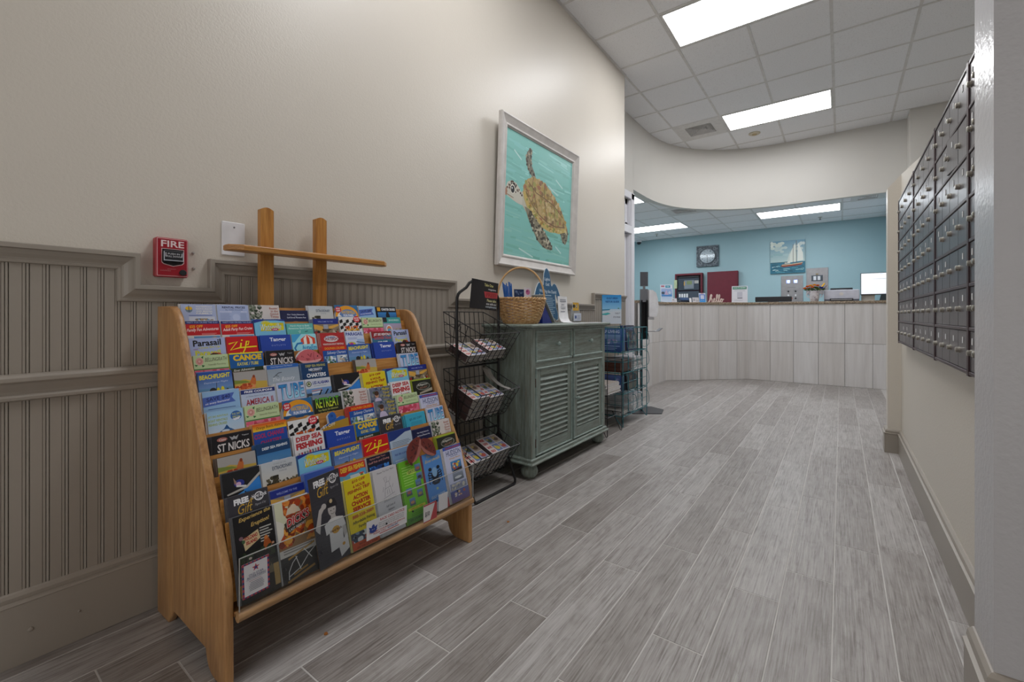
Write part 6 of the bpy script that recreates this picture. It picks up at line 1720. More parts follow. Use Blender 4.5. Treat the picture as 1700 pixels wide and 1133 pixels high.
k = Ink(); k.lines(.16, .16, .84, 2, .09, '#8a8c98', .04, -.2); k.lines(.3, .42, .7, 1, .05, '#8a8c98', .04); k.lines(.2, .55, .8, 2, .08, '#9a9ca6', .03, -.2); k.lines(.2, .78, .8, 1, .05, '#8a8c98', .04); k.lines(.26, .92, .74, 2, .1, '#9a9ca6', .03, -.2)
child_of('print', k.mesh('print', lambda u, v, e: (-1.648 + 0.006 * v - cso.location.x + 0.002 + e, 2.775 + u * 0.134 - cso.location.y, CT + 0.195 - v * 0.14 - cso.location.z), 0.0002), cso)
# business cards
bh = thing('card_holder', 'clear holder with a yellow and black card above a white card on the green cabinet', 'card holder', (-1.66, 3.08, CT))
MB().box((-1.69, 3.00, CT), (-1.655, 3.135, CT + 0.004)).box((-1.668, 3.00, CT), (-1.664, 3.135, CT + 0.10)).build('holder', M['acrylic_edge'], bh)
def small(n, y0, y1, z0, z1, x, art):
    k = Ink(); art(k)
    o = MB().box((x - 0.004, y0, z0), (x, y1, z1)).build(n, M['paper'], bh)
    child_of('print', k.mesh('print', lambda u, v, e: (x + 0.0003 + e - bh.location.x, y0 + u * (y1 - y0) - bh.location.y, z1 - v * (y1 - y0) - bh.location.z), 0.0001), o)
small('upper_card', 3.02, 3.115, CT + 0.092, CT + 0.155, -1.660, lambda k: (k.rect(0, 0, 1, .66, '#d0a22c'), k.ell(.18, .3, .22, .14, '#1d1b18'), k.ell(.62, .3, .16, .16, '#7f7a6e'), k.ell(.62, .3, .08, .08, '#b8b0a0')))
small('lower_card', 3.02, 3.135, CT + 0.012, CT + 0.072, -1.650, lambda k: (k.rect(0, 0, 1, .52, '#c9cedd'), k.rect(.1, .16, .36, .36, '#3f5694'), k.lines(.45, .14, .9, 4, .08, '#8d93a8', .03)))
MB().box((-1.56, 2.76, CT), (-1.47, 3.22, CT + 0.0012)).build('loose_sheet', M['paper'])
_ls = bpy.data.objects['loose_sheet']; tag(_ls, 'flat white sheets lying along the front edge of the green cabinet top', 'paper')

for (x_, y_, lb) in ((-1.296, 0.765, 'tiny orange crumb on the floor in front of the leaflet rack'), (-1.292, 1.706, 'tiny brown leaf bit on the floor beyond the far panel of the leaflet rack')):
    m = MB(); pts = [(x_ + .006 * cos(a) * (1 + .4 * sin(3 * a)), y_ + .006 * sin(a)) for a in [i * pi / 4 for i in range(8)]]
    tag(m.prism(pts, 'z', 0.0, 0.003).build('crumb', plain('amber_crumb', '#a8682c', .6)), lb, 'crumb')
# ------------------------------------------------------------------ reception counter
P_ = [(-2.17, 5.715), (-2.17, 6.86), (-1.175, 7.80), (0.700, 7.775)]
ZT = 1.203
rc = thing('reception_counter', 'angled reception counter clad in whitewashed tiles under a tan granite top', 'counter', (-0.8, 7.6, 0))
def flat(u, v, h): return (u, v, h)
MB().sweep(P_, [(-0.013, 0.0), (-0.013, 1.166), (-0.30, 1.166), (-0.30, 0.0), (-0.013, 0.0)], flat).build('core', plain('grey_grout', '#8f8c8a', 0.8), rc)
MB().sweep(P_, [(0.026, 1.169), (0.030, 1.174), (0.030, 1.198), (0.026, ZT), (-0.36, ZT), (-0.36, 1.166), (0.026, 1.166), (0.026, 1.169)], flat).build('countertop', M['granite'], rc)
TWD = 0.3048
tile_cache = {}
def tile_me(w, h):
    key = (round(w, 3), round(h, 3))
    if key not in tile_cache:
        tile_cache[key] = MB().box((0.0018, -0.0125, 0.0018), (w - 0.0018, 0.0, h - 0.0018), 0.0012).mesh('tile', M['counter_tile'])
    return tile_cache[key]
for si, (a, b) in enumerate(zip(P_, P_[1:])):
    dx, dy = b[0] - a[0], b[1] - a[1]
    L = hypot(dx, dy); ang = atan2(dy, dx)
    cuts = [0.0]
    c = {0: 0.23, 1: 0.262, 2: TWD}[si]
    while c < L - 0.02:
        cuts.append(c); c += TWD
    cuts.append(L)
    for u0, u1 in zip(cuts, cuts[1:]):
        for (z0, z1) in ((0.0, 0.607), (0.607, 1.167)):
            o = child_of('tile', tile_me(u1 - u0, z1 - z0), rc, (a[0] + dx / L * u0 - rc.location.x, a[1] + dy / L * u0 - rc.location.y, z0))
            o.rotation_euler = (0, 0, ang)

# ------------------------------------------------------------------ things on the counter
RZ_D = atan2(-0.727, 0.687)      # faces the hall from the diagonal stretch: normal (0.687, -0.727)
RZ_S = -pi / 2
def a_flyer(k):
    k.rect(0, 0, 1, 1.4, '#dbe3f2'); k.rect(.06, .06, .34, .20, '#b98a9c'); k.rect(.42, .06, .82, .24, '#2f93b4'); k.text('GULF', .08, .09, .32, .17, '#c9506a', .03); k.text('FUN', .52, .10, .72, .20, '#bfe2ea', .03)
    k.grad(.06, .30, .94, .86, '#aec0e6', '#5f9ad8'); k.poly([(.3, .8), (.48, .42), (.66, .8)], '#cdb6d4'); k.ell(.2, .66, .14, .10, '#4d5a6e'); k.ell(.75, .64, .12, .12, '#c9d6ea'); k.rect(.06, .86, .94, .94, '#3f86cc'); k.grad(.06, .96, .94, 1.38, '#b9d2f0', '#d4e2f4')
card_thing('flyer', (-2.199, 7.055, ZT + .004), 0.200, 0.280, 0.10, RZ_D, a_flyer, 'blue and white flyer propped at the left end of the reception counter', 'flyer')
card_thing('business_card', (-2.090, 7.075, ZT), 0.085, 0.066, 0.2, RZ_D, lambda k: (k.rect(0, 0, 1, .78, '#dcdce4'), k.rect(.16, .2, .5, .36, '#8c90a4'), k.lines(.16, .45, .8, 3, .09, '#a5a8b6', .03)), 'small white card in front of the flyer on the counter', 'card')
tray = thing('card_reader', 'low navy device on the counter below the fire alarm cabinet', 'device', (-2.003, 7.295, ZT), RZ_D)
child_of('body', MB().prism([(-.05, 0), (.05, 0), (.05, .03), (-.04, .085), (-.05, .085)], 'y', -.09, .09).mesh('body', M['navy_plastic'] if False else plain('dark_navy_plastic', '#1c2638', 0.35)), tray)
child_of('screen_face', MB().prism([(.046, .036), (.047, .038), (-.034, .083), (-.036, .081)], 'y', -.075, .075).mesh('screen_face', plain('device_glass', '#2f4468', 0.15)), tray)
child_of('cord_ring', MB().tube([(.05, -.105 + .018 * cos(a * pi / 8), .02 + .018 * sin(a * pi / 8)) for a in range(16)], .003, 6, True).mesh('cord_ring', M['grey_plastic']), tray)
card_thing('folded_card', (-1.905, 7.300, ZT), 0.035, 0.075, 0.25, RZ_D, None, 'narrow folded white card beside the navy device on the counter', 'card')
card_thing('table_card', (-1.837, 7.342, ZT), 0.105, 0.082, 0.2, RZ_D, lambda k: (k.rect(0, 0, 1, .8, '#d6d4d8'), k.rect(.1, .18, .4, .56, '#a9a6ae'), k.lines(.5, .2, .9, 4, .1, '#9a98a2', .03), k.rect(.5, .5, .9, .6, '#77757f')), 'white table card left of the blue payment sign on the counter', 'card')
def a_blue(k):
    k.rect(0, 0, 1, 1.35, '#c9d6ee'); k.rect(.3, .04, .7, .13, '#b0606c'); k.grad(.08, .2, .92, 1.3, '#3a62c4', '#2f9ae8'); k.rect(.22, .3, .78, .86, '#d4d6ea'); k.text('SCAN TO PAY', .2, 1.02, .8, 1.12, '#bfe0f6', .02)
card_thing('payment_sign', (-1.749, 7.397, ZT), 0.112, 0.152, 0.16, RZ_D, a_blue, 'small bright blue sign with a blank white square left of the hello sign', 'sign')
# the word hello in joined-up wooden script
hl = thing('hello_sign', 'pale wooden word hello standing on the reception counter', 'sign', (-1.585, 7.551, ZT), RZ_D)
def smooth_path(pts, n=5):
    out = []
    for i in range(len(pts) - 1):
        p0 = pts[max(i - 1, 0)]; p1 = pts[i]; p2 = pts[i + 1]; p3 = pts[min(i + 2, len(pts) - 1)]
        for k_ in range(n):
            t = k_ / n
            out.append(tuple(0.5 * ((2 * p1[j]) + (-p0[j] + p2[j]) * t + (2 * p0[j] - 5 * p1[j] + 4 * p2[j] - p3[j]) * t * t + (-p0[j] + 3 * p1[j] - 3 * p2[j] + p3[j]) * t ** 3) for j in range(len(p1))))
    out.append(pts[-1])
    return out
hp_ = [(0, .010), (.03, .05), (.055, .105), (.048, .125), (.036, .112), (.026, .06), (.018, .010), (.030, .045), (.050, .062), (.060, .045), (.060, .014), (.076, .010), (.094, .030), (.108, .055), (.098, .066), (.086, .046), (.090, .016), (.108, .008), (.126, .028), (.150, .09), (.152, .122), (.142, .124), (.136, .09), (.136, .03), (.148, .008), (.164, .028), (.186, .09), (.188, .120), (.178, .122), (.172, .09), (.172, .03), (.184, .008), (.202, .030), (.222, .060), (.206, .052), (.200, .028), (.212, .010), (.230, .018), (.236, .044), (.224, .060), (.238, .050), (.258, .052)]
sp_ = smooth_path(hp_, 4)
child_of('word', MB().tube([(0, -.13 + p[0], p[1] - .001) for p in sp_], 0.0085, 8).mesh('word', plain('whitewashed_wood', '#d9c7bf', 0.6), smooth=True), hl)
def a_green(k):
    k.rect(0, 0, 1, 1.16, '#d8d8e0'); k.rect(.06, .05, .94, .24, '#3f7f68'); k.text('SCAN TO REVIEW', .12, .09, .88, .17, '#c4dcd2', .03); k.lines(.12, .30, .88, 2, .05, '#a9a9b4', .02, -.2); k.rect(.34, .42, .68, .80, '#bcbcc9'); k.rect(.36, .83, .68, .90, '#6b6b78'); k.lines(.16, .98, .84, 2, .06, '#b3b3be', .02)
card_thing('review_sign', (-1.297, 7.823, ZT), 0.225, 0.268, 0.10, RZ_S + 0.10, a_green, 'white sign with a green header right of the maroon wall box', 'sign')
mb_ = thing('computer_monitor', 'dark back of a low monitor in the middle of the counter', 'monitor', (-0.857, 8.045, ZT))
MB().box((-1.105, 8.03, ZT + 0.012), (-0.608, 8.06, ZT + 0.092), 0.006).build('housing', M['dark_plastic'], mb_)
MB().box((-0.93, 8.02, ZT), (-0.78, 8.07, ZT + 0.02), 0.004).build('foot', M['dark_plastic'], mb_)

# pitcher with flowers
vx, vy = -0.312, 7.835
vz = thing('flower_pitcher', 'white painted pitcher on the counter holding the bright flowers', 'pitcher', (vx, vy, ZT))
m_vase = NT('painted_china'); _v = m_vase.coord(); m_vase.base(m_vase.ramp(m_vase.noise(_v, 26, 3), [(0.45, hexc('#d2cdcf')), (0.58, hexc('#c2b9bd')), (0.66, hexc('#8f8a94')), (0.72, hexc('#cfcacb'))])); m_vase.rough(0.2)
MB().lathe([(0.045, 0.0), (0.050, 0.006), (0.058, 0.05), (0.063, 0.09), (0.062, 0.12), (0.060, 0.142), (0.066, 0.156), (0.060, 0.155), (0.054, 0.14), (0.05, 0.06), (0.01, 0.02)], (vx, vy, ZT), seg=22).build('jug', m_vase.m, vz, True)
for s in (-1, 1):
    MB().tube(smooth_path([(vx + s * .058, vy, ZT + .132), (vx + s * .085, vy, ZT + .135), (vx + s * .095, vy, ZT + .10), (vx + s * .082, vy, ZT + .07), (vx + s * .060, vy, ZT + .062)], 4), 0.006, 8).build('handle', m_vase.m, vz, True)
fb = thing('flower_bouquet', 'bunch of orange, yellow and blue flowers in the white pitcher', 'flowers', (vx, vy, ZT + 0.10))
fr = random.Random(5)
def blossom(x, y, z, r, col, n=9):
    m = MB()
    for ring in range(3):
        for i in range(n):
            a = 2 * pi * (i + ring * .4) / n; el = 0.15 + ring * 0.5
            d = (cos(a) * cos(el), sin(a) * cos(el), sin(el)); t = (-sin(a), cos(a), 0)
            L = r * (1 - ring * .18); w = r * .34
            p0 = (x, y, z); p1 = tuple((x, y, z)[j] + d[j] * L * .6 + t[j] * w for j in range(3)); p2 = tuple((x, y, z)[j] + d[j] * L for j in range(3)); p3 = tuple((x, y, z)[j] + d[j] * L * .6 - t[j] * w for j in range(3))
            m.add([p0, p1, p2, p3], [(0, 1, 2, 3)])
    m.build('blossom', col, fb)
mo, my, mr, mbl, mg_ = plain('orange_petal', '#ee8a1e', 0.6), plain('yellow_petal', '#f4c02a', 0.6), plain('red_petal', '#c23a1c', 0.6), plain('blue_petal', '#3f57b8', 0.6), plain('green_leaf', '#3f6a2c', 0.6)
for (dx, dz, r, m_) in ((-.115, .185, .045, mo), (-.085, .212, .045, mo), (-.045, .222, .048, my), (0.0, .232, .045, my), (.04, .222, .045, mo), (-.06, .185, .04, mo), (-.02, .20, .04, mo), (.085, .185, .052, mbl), (.085, .172, .045, mbl), (-.10, .175, .035, mr), (.02, .19, .04, my)):
    blossom(vx + dx, vy + fr.uniform(-.05, .03), ZT + dz, r, m_)
lm = MB()
for i in range(60):
    a = fr.uniform(0, 2 * pi); r = fr.uniform(.03, .13); z = ZT + fr.uniform(.162, .21)
    x, y = vx + r * cos(a), vy + r * .6 * sin(a)
    t = fr.uniform(0, pi); L = fr.uniform(.02, .04)
    lm.add([(x - cos(t) * L, y, z - sin(t) * L * .3), (x, y - .008, z + .010), (x + cos(t) * L, y, z + sin(t) * L * .3), (x, y + .008, z - .004)], [(0, 1, 2, 3)])
o = lm.build('foliage', mg_, fb); o['kind'] = 'stuff'
MB().tube([(vx, vy, ZT + .03), (vx + .01, vy, ZT + .12), (vx + .05, vy - .01, ZT + .18)], .006, 6).build('stem', mg_, fb)
MB().tube(smooth_path([(vx + .06, vy, ZT + .17), (vx + .10, vy, ZT + .225), (vx + .125, vy, ZT + .265)], 4), [0.012] * 4 + [.010] * 4 + [.004], 7).build('bud', my, fb, True)
MB().tube(smooth_path([(vx + .10, vy + .03, ZT + .16), (vx + .14, vy + .03, ZT + .225), (vx + .155, vy + .03, ZT + .24)], 4), 0.009, 7).build('bud', plain('pink_grey_bud', '#a89a98', 0.6), fb, True)

# printer
px, py = 0.005, 8.015
pr_ = thing('printer', 'white desktop printer on the counter left of the lit monitor', 'printer', (px, py, ZT))
MB().box((px - .205, py - .13, ZT + 0.02), (px + .205, py + .14, ZT + 0.165), 0.010).build('body', plain('printer_white', '#c9cbd8', 0.35), pr_)
MB().box((px - .20, py - .135, ZT), (px + .20, py + .14, ZT + 0.030), 0.004).build('base', plain('printer_grey', '#5a5f6c', 0.4), pr_)
MB().box((px - .135, py - .150, ZT + 0.004), (px + .135, py - .10, ZT + 0.040), 0.003).build('paper_slot', M['dark_plastic'], pr_)
MB().box((px - .12, py - .155, ZT + 0.020), (px + .12, py - .14, ZT + 0.026)).build('paper_sheet', M['paper'], pr_)
MB().box((px - .130, py - .06, ZT + 0.160), (px + .130, py + .08, ZT + 0.192), 0.004).build('feeder', M['dark_plastic'], pr_)
MB().lathe([(0.024, 0.0), (0.024, -0.002), (0.01, -0.0025)], (px, py - .131, ZT + 0.105), 'y', 18).build('badge', plain('pale_badge', '#d6d2d0', 0.4), pr_, True)
MB().prism([(px - .06, ZT + .165), (px + .06, ZT + .165), (px + .06, ZT + .17), (px - .06, ZT + .17)], 'y', py - .1, py - .09).build('lid_lip', M['grey_plastic'], pr_)
# lit monitor at the right end
mx, my_ = 0.462, 8.05
mo_ = thing('lit_monitor', 'bright white computer screen at the right end of the counter', 'monitor', (mx, my_, ZT))
MB().box((mx - .238, my_, ZT + .086), (mx + .238, my_ + .03, ZT + .400), 0.005).build('bezel', M['dark_plastic'], mo_)
MB().box((mx - .230, my_ - .002, ZT + .100), (mx + .230, my_ + .001, ZT + .392)).build('screen', M['screen'], mo_)
k = Ink(); k.lines(.28, .17, .92, 1, .05, '#8f98a8', .007); k.rect(.44, .02, .52, .03, '#b9c6dc')
child_of('screen_text', k.mesh('screen_text', lambda u, v, e: (-.230 + u * .46, -.0025 - e, .392 - v * .46), 0.0001), mo_)
MB().prism([(mx - .03, ZT), (mx + .20, ZT), (mx + .17, ZT + .10), (mx - .01, ZT + .10)], 'y', my_ - .02, my_ + .02).build('stand', plain('slate_plastic', '#2f3c42', 0.4), mo_)
MB().box((mx - .05, my_ - .06, ZT), (mx + .20, my_ + .06, ZT + .006), 0.002).build('stand_foot', M['dark_plastic'], mo_)
tag(MB().box((0.235, 8.09, ZT), (0.385, 8.12, ZT + 0.105), 0.003).build('paper_box', plain('cream_box', '#d3d0c8', 0.6)), 'pale upright box between the printer and the monitor stand', 'box')

# ------------------------------------------------------------------ things on the office wall
YW = 10.25
def wall_ink(t, art, x0, z1, w, y, step=0.0002, name='print'):
    k = Ink(); art(k)
    return child_of(name, k.mesh(name, lambda u, v, e: (x0 + u * w - t.location.x, y - 0.0006 - e - t.location.y, z1 - v * w - t.location.z), step), t)
ck = thing('wall_clock', 'square grey framed wall clock with a round pale face on the teal wall', 'clock', (-2.322, YW, 2.06))
cc = (-2.322, 2.286)
m_ck = NT('carved_grey_frame'); _v = m_ck.coord(); _f = m_ck.noise(_v, 38, 4, .6, 1.2); m_ck.base(m_ck.ramp(_f, [(0.38, hexc('#3d444c')), (0.52, hexc('#5d666e')), (0.62, hexc('#848d94'))])); m_ck.rough(.45)
m = MB()
for (a, b) in (((-.226, -.226), (.226, -.19)), ((-.226, .19), (.226, .226)), ((-.226, -.19), (-.19, .19)), ((.19, -.19), (.226, .19))): m.box((cc[0] + a[0], YW - .045, cc[1] + a[1]), (cc[0] + b[0], YW, cc[1] + b[1]), 0.008)
m.build('outer_frame', m_ck.m, ck)
MB().box((cc[0] - .192, YW - .026, cc[1] - .192), (cc[0] + .192, YW, cc[1] + .192), 0.003).build('carved_panel', m_ck.m, ck)
for sx in (-1, 1):
    for sz in (-1, 1):
        MB().tube(smooth_path([(cc[0] + sx * (.15 + .03 * cos(a)), YW - .030, cc[1] + sz * (.15 + .03 * sin(a))) for a in (0, .9, 1.8, 2.7, 3.6, 4.5)], 3), .007, 6).build('scroll', plain('scroll_silver', '#8d959c', 0.4), ck, True)
MB().lathe([(0.168, 0.0), (0.168, -0.044), (0.158, -0.050), (0.150, -0.044), (0.150, -0.03)], (cc[0], YW, cc[1]), 'y', 40).build('bezel', m_ck.m, ck, True)
MB().lathe([(0.151, 0.0), (0.151, -0.034), (0.01, -0.0342)], (cc[0], YW, cc[1]), 'y', 40).build('dial', plain('pale_dial', '#d9dce0', 0.35), ck, True)
def a_clock(k):
    for h in range(12):
        a = h * pi / 6; s = str(12 if h == 0 else h)
        u, v = .5 + .40 * sin(a), .5 - .40 * cos(a)
        k.text(s, u - .035, v - .045, u + .035, v + .045, '#5a6068', .02); k.lay -= .9
    k.lay += 1; k.stroke([(.5, .5), (.30, .38)], .03, '#23282e'); k.stroke([(.5, .46), (.5, .86)], .022, '#23282e'); k.ell(.5, .5, .03, .03, '#23282e')
wall_ink(ck, a_clock, cc[0] - .15, cc[1] + .15, .30, YW - .0345, 0.0002, 'dial_print')
m = MB().lathe([(0.150, -0.044), (0.150, -0.0455), (0.01, -0.0456)], (cc[0], YW, cc[1]), 'y', 40).build('glass', M['acrylic'], ck)

fc = thing('alarm_panel_cabinet', 'maroon wall cabinet with a black panel of controls on the teal wall', 'alarm panel', (-2.697, YW, 1.17))
m = MB()
m.box((-2.985, YW - .12, 1.17), (-2.955, YW, 1.925), .004).box((-2.440, YW - .12, 1.17), (-2.408, YW, 1.925), .004).box((-2.955, YW - .12, 1.885), (-2.44, YW, 1.925), .004).box((-2.955, YW - .12, 1.17), (-2.44, YW, 1.21), .004)
m.box((-2.955, YW - .02, 1.21), (-2.44, YW, 1.885))
m.build('case', M['maroon'], fc)
for (x0, x1, z0, z1) in ((-2.975, -2.93, 1.21, 1.88), (-2.48, -2.45, 1.21, 1.86), (-2.93, -2.48, 1.83, 1.865)): MB().box((x0 + .02, YW - .105, z0), (x1, YW - .09, z1), .002).build('inner_frame', M['dark_plastic'], fc)
MB().box((-2.93, YW - .085, 1.555), (-2.48, YW - .06, 1.83), .003).build('upper_panel', plain('charcoal_panel', '#39424e', 0.4), fc)
MB().box((-2.93, YW - .085, 1.215), (-2.48, YW - .06, 1.535), .003).build('lower_panel', plain('charcoal_panel_low', '#444c58', 0.4), fc)
MB().box((-2.79, YW - .10, 1.585), (-2.585, YW - .084, 1.775), .003).build('control_unit', plain('grey_control', '#7e8690', 0.4), fc)
MB().box((-2.735, YW - .104, 1.68), (-2.625, YW - .099, 1.76)).build('display', plain('olive_display', '#7d8a62', 0.3), fc)
MB().box((-2.795, YW - .103, 1.66), (-2.775, YW - .098, 1.75)).build('amber_tab', plain('amber_tab', '#c99a4a', 0.4), fc)
MB().box((-2.575, YW - .09, 1.70), (-2.49, YW - .084, 1.765)).build('label_plate', M['paper_grey'], fc)
for i in range(4): MB().box((-2.905 + i * .052, YW - .094, 1.26), (-2.868 + i * .052, YW - .084, 1.48), .002).build('module', M['paper'], fc)
MB().box((-3.00, YW - .13, 1.60), (-2.935, YW - .121, 1.79), .002).build('note', plain('pale_green_note', '#b9c39a', 0.6), fc)
rb_ = thing('document_box', 'plain maroon metal box on the teal wall right of the alarm panel', 'cabinet', (-2.011, YW, 1.17))
MB().box((-2.309, YW - .11, 1.17), (-1.713, YW, 1.93), .006).build('case', M['maroon'], rb_)
MB().box((-2.303, YW - .118, 1.176), (-1.719, YW - .109, 1.924), .004).build('door', M['maroon'], rb_)
MB().lathe([(.012, 0), (.012, -.006), (.004, -.008)], (-1.75, YW - .118, 1.5), 'y', 14).build('lock', M['chrome'], rb_, True)

sbp = thing('sailboat_picture', 'unframed canvas of a white two-masted sailboat on the teal wall', 'painting', (-0.845, YW, 1.83))
MB().box((-1.136, YW - .03, 1.83), (-0.554, YW, 2.472), .003).build('canvas', M['paper_grey'], sbp)
def a_boat(k):
    A = .642 / .582
    k.rect(0, 0, 1, A, '#6c9cae'); k.grad(0, 0, 1, .65 * A, '#5e90a8', '#b4c8c4')
    r3 = random.Random(9)
    for (x, y, w, h, c) in ((.2, .16, .36, .2, '#c9d2c6'), (.0, .10, .3, .16, '#d9dcd0'), (.32, .30, .3, .16, '#b9c8c2'), (.85, .2, .3, .2, '#c6d0cb'), (.7, .5, .5, .16, '#a9c2c2'), (.18, .48, .36, .12, '#93b4b6')):
        for i in range(9):
            u, v = min(max(x + r3.uniform(-.5, .5) * w, .04), .96), max(y + r3.uniform(-.5, .5) * h, .03)
            k.ell(u, v, min(w * .2, u - .002, .998 - u), min(h * .25, v - .002), c); k.lay -= .9
    k.lay += 1
    k.rect(0, .66 * A, 1, A, '#2f7288'); k.stroke([(0, .675 * A), (.66, .65 * A)], .02, '#2c4a4e')
    for i in range(34):
        u, v = r3.uniform(.06, .94), r3.uniform(.72 * A, .97 * A); w = r3.uniform(.04, .14)
        k.stroke([(max(u - w, .005), v), (u, v - .01), (min(u + w, .995), v + .006)], .02, r3.choice(['#9cc6c6', '#1f5a70', '#5b9aa8', '#cfdcd6', '#24505e'])); k.lay -= .9
    k.lay += 1
    k.poly([(.30, .78 * A), (.36, .72 * A), (.62, .72 * A), (.94, .68 * A), (.90, .76 * A), (.40, .81 * A)], '#8f3f2c'); k.stroke([(.34, .745 * A), (.62, .73 * A), (.93, .70 * A)], .025, '#d9c3a2'); k.stroke([(.42, .69 * A), (.58, .685 * A)], .03, '#d8d2c0')
    k.poly([(.50, .68 * A), (.60, .34 * A), (.72, .08 * A), (.76, .66 * A)], '#dedfd4'); k.poly([(.78, .65 * A), (.80, .08 * A), (.94, .40 * A), (.95, .62 * A)], '#e6e6dc'); k.poly([(.48, .64 * A), (.58, .32 * A), (.56, .62 * A)], '#c9d0c8'); k.stroke([(.755, .70 * A), (.755, .02)], .016, '#5d5648'); k.stroke([(.665, .71 * A), (.665, .14)], .014, '#5d5648')
wall_ink(sbp, a_boat, -1.136, 2.472, .582, YW - .03, 0.0001)
p1_ = thing('elevator_panel', 'steel plate with two small blue displays below the sailboat picture', 'control panel', (-0.772, YW, 1.17))
MB().box((-.955, YW - .012, 1.17), (-.588, YW, 1.778), .003).build('plate', M['steel'], p1_)
m_led = glow('blue_display', (0.10, 0.22, 1.0), 1.2); m_wl = glow('white_indicator', (0.9, 0.95, 1.0), 2.5)
for sx in (-.832, -.71):
    MB().box((sx - .030, YW - .016, 1.635), (sx + .030, YW - .011, 1.695)).build('display', m_led, p1_)
    MB().box((sx - .005, YW - .018, 1.645), (sx + .018, YW - .0155, 1.685)).build('digit', m_wl, p1_)
for (x, z, mm) in ((-.83, 1.47, 'dark_plastic'), (-.71, 1.47, 'dark_plastic'), (-.83, 1.395, 'paper'), (-.71, 1.395, 'paper'), (-.77, 1.335, 'red'), (-.71, 1.335, 'dark_plastic'), (-.835, 1.345, 'red')):
    MB().lathe([(.016, 0), (.016, -.006), (.006, -.008)], (x, YW - .012, z), 'y', 14).build('button', M[mm] if mm != 'red' else plain('rose_button', '#b9746c', .4), p1_, True)
def a_p1(k): k.lines(.28, .62, .76, 1, .04, '#6f6d72', .01); k.text('LIFT 1', .24, .78, .44, .82, '#5a585e', .01); k.text('LIFT 2', .56, .78, .76, .82, '#5a585e', .01)
wall_ink(p1_, a_p1, -.955, 1.778, .367, YW - .012, 0.0001)
p2_ = thing('intercom_panel', 'square steel plate with a dark double switch above the flowers', 'control panel', (-0.363, YW, 1.40))
MB().box((-.536, YW - .012, 1.40), (-.190, YW, 1.905), .003).build('plate', M['steel'], p2_)
MB().box((-.455, YW - .018, 1.655), (-.275, YW - .011, 1.765), .002).build('switch_plate', plain('slate_plate', '#4f565e', 0.4), p2_)
for sx in (-.40, -.335): MB().box((sx - .022, YW - .024, 1.672), (sx + .022, YW - .017, 1.748), .003).build('switch', M['white_plastic'], p2_)
MB().box((-.385, YW - .02, 1.775), (-.345, YW - .011, 1.80), .002).build('latch', plain('brass_latch', '#9a8a6a', .4, .6), p2_)
# ------------------------------------------------------------------ teal wire magazine stand beyond the cabinet
tw = thing('wire_magazine_stand', 'teal wire magazine stand with four shelves beyond the green cabinet', 'rack', (-1.70, 4.05, 0))
TX0, TX1, TY0, TY1 = -1.855, -1.555, 3.745, 4.345
W3, W2 = 0.0042, 0.0026
for (x, y) in ((TX1, TY0), (TX1, TY1), (TX0, TY0), (TX0, TY1)):
    MB().tube([(x, y, 0.004), (x, y, 0.885)], W3, 6).build('upright', M['teal_metal'], tw)
for (y, s) in ((TY0, 1), (TY1, -1)):
    MB().tube([(TX1, y, 0.11), (TX1, y, 0.008), (TX1 - .004, y, 0.004), (TX1 - .012, y, 0.010), (TX1 - 0.10, y, 0.115)], W2 + .001, 6).build('hairpin_foot', M['teal_metal'], tw)
SHZ = (0.095, 0.295, 0.480, 0.665)
for si, z in enumerate(SHZ + (0.885,)):
    m = MB()
    m.tube([(TX0, TY0, z), (TX1, TY0, z), (TX1, TY1, z), (TX0, TY1, z)], W3 * .9, 6, True)
    if si < 4:
        for i in range(1, 7): m.tube([(TX0, TY0 + (TY1 - TY0) * i / 7, z), (TX1, TY0 + (TY1 - TY0) * i / 7, z)], W2, 5)
        for i in range(1, 4): m.tube([(TX0 + (TX1 - TX0) * i / 4, TY0, z), (TX0 + (TX1 - TX0) * i / 4, TY1, z)], W2, 5)
    m.build('wire_shelf' if si < 4 else 'top_rail', M['teal_metal'], tw)
for i in (1, 2, 3):
    x = TX0 + (TX1 - TX0) * i / 4
    MB().tube([(x, TY0, 0.095), (x, TY0, 0.885)], W2, 5).build('side_wire', M['teal_metal'], tw)
for i in (1, 2, 3, 4):
    y = TY0 + (TY1 - TY0) * i / 5
    MB().tube([(TX1, y, 0.095), (TX1, y, 0.885)], W2, 5).build('front_wire', M['teal_metal'], tw)
for z in SHZ:
    for (ya, yb) in ((TY0 + .04, TY0 + .22), (TY0 + .36, TY0 + .54)):
        MB().tube(smooth_path([(TX1, ya, z + .17), (TX1 + .035, ya, z + .16), (TX1 + .04, ya, z + .05), (TX1 + .04, yb, z + .05), (TX1 + .035, yb, z + .16), (TX1, yb, z + .17)], 3), W2, 5).build('pocket_wire', M['teal_metal'], tw)
for z in SHZ:
    MB().tube([(TX0, TY0, z + .10), (TX1, TY0, z + .10), (TX1, TY1, z + .10)], W2, 5).build('guard_wire', M['teal_metal'], tw)
SGY = 3.865
for s in (-.085, .085):
    bx, by = -1.722 + .80 * s, SGY + .60 * s
    MB().tube([(bx, by, 0.885), (bx, by, 1.192)], W2, 5).build('sign_wire', M['teal_metal'], tw)
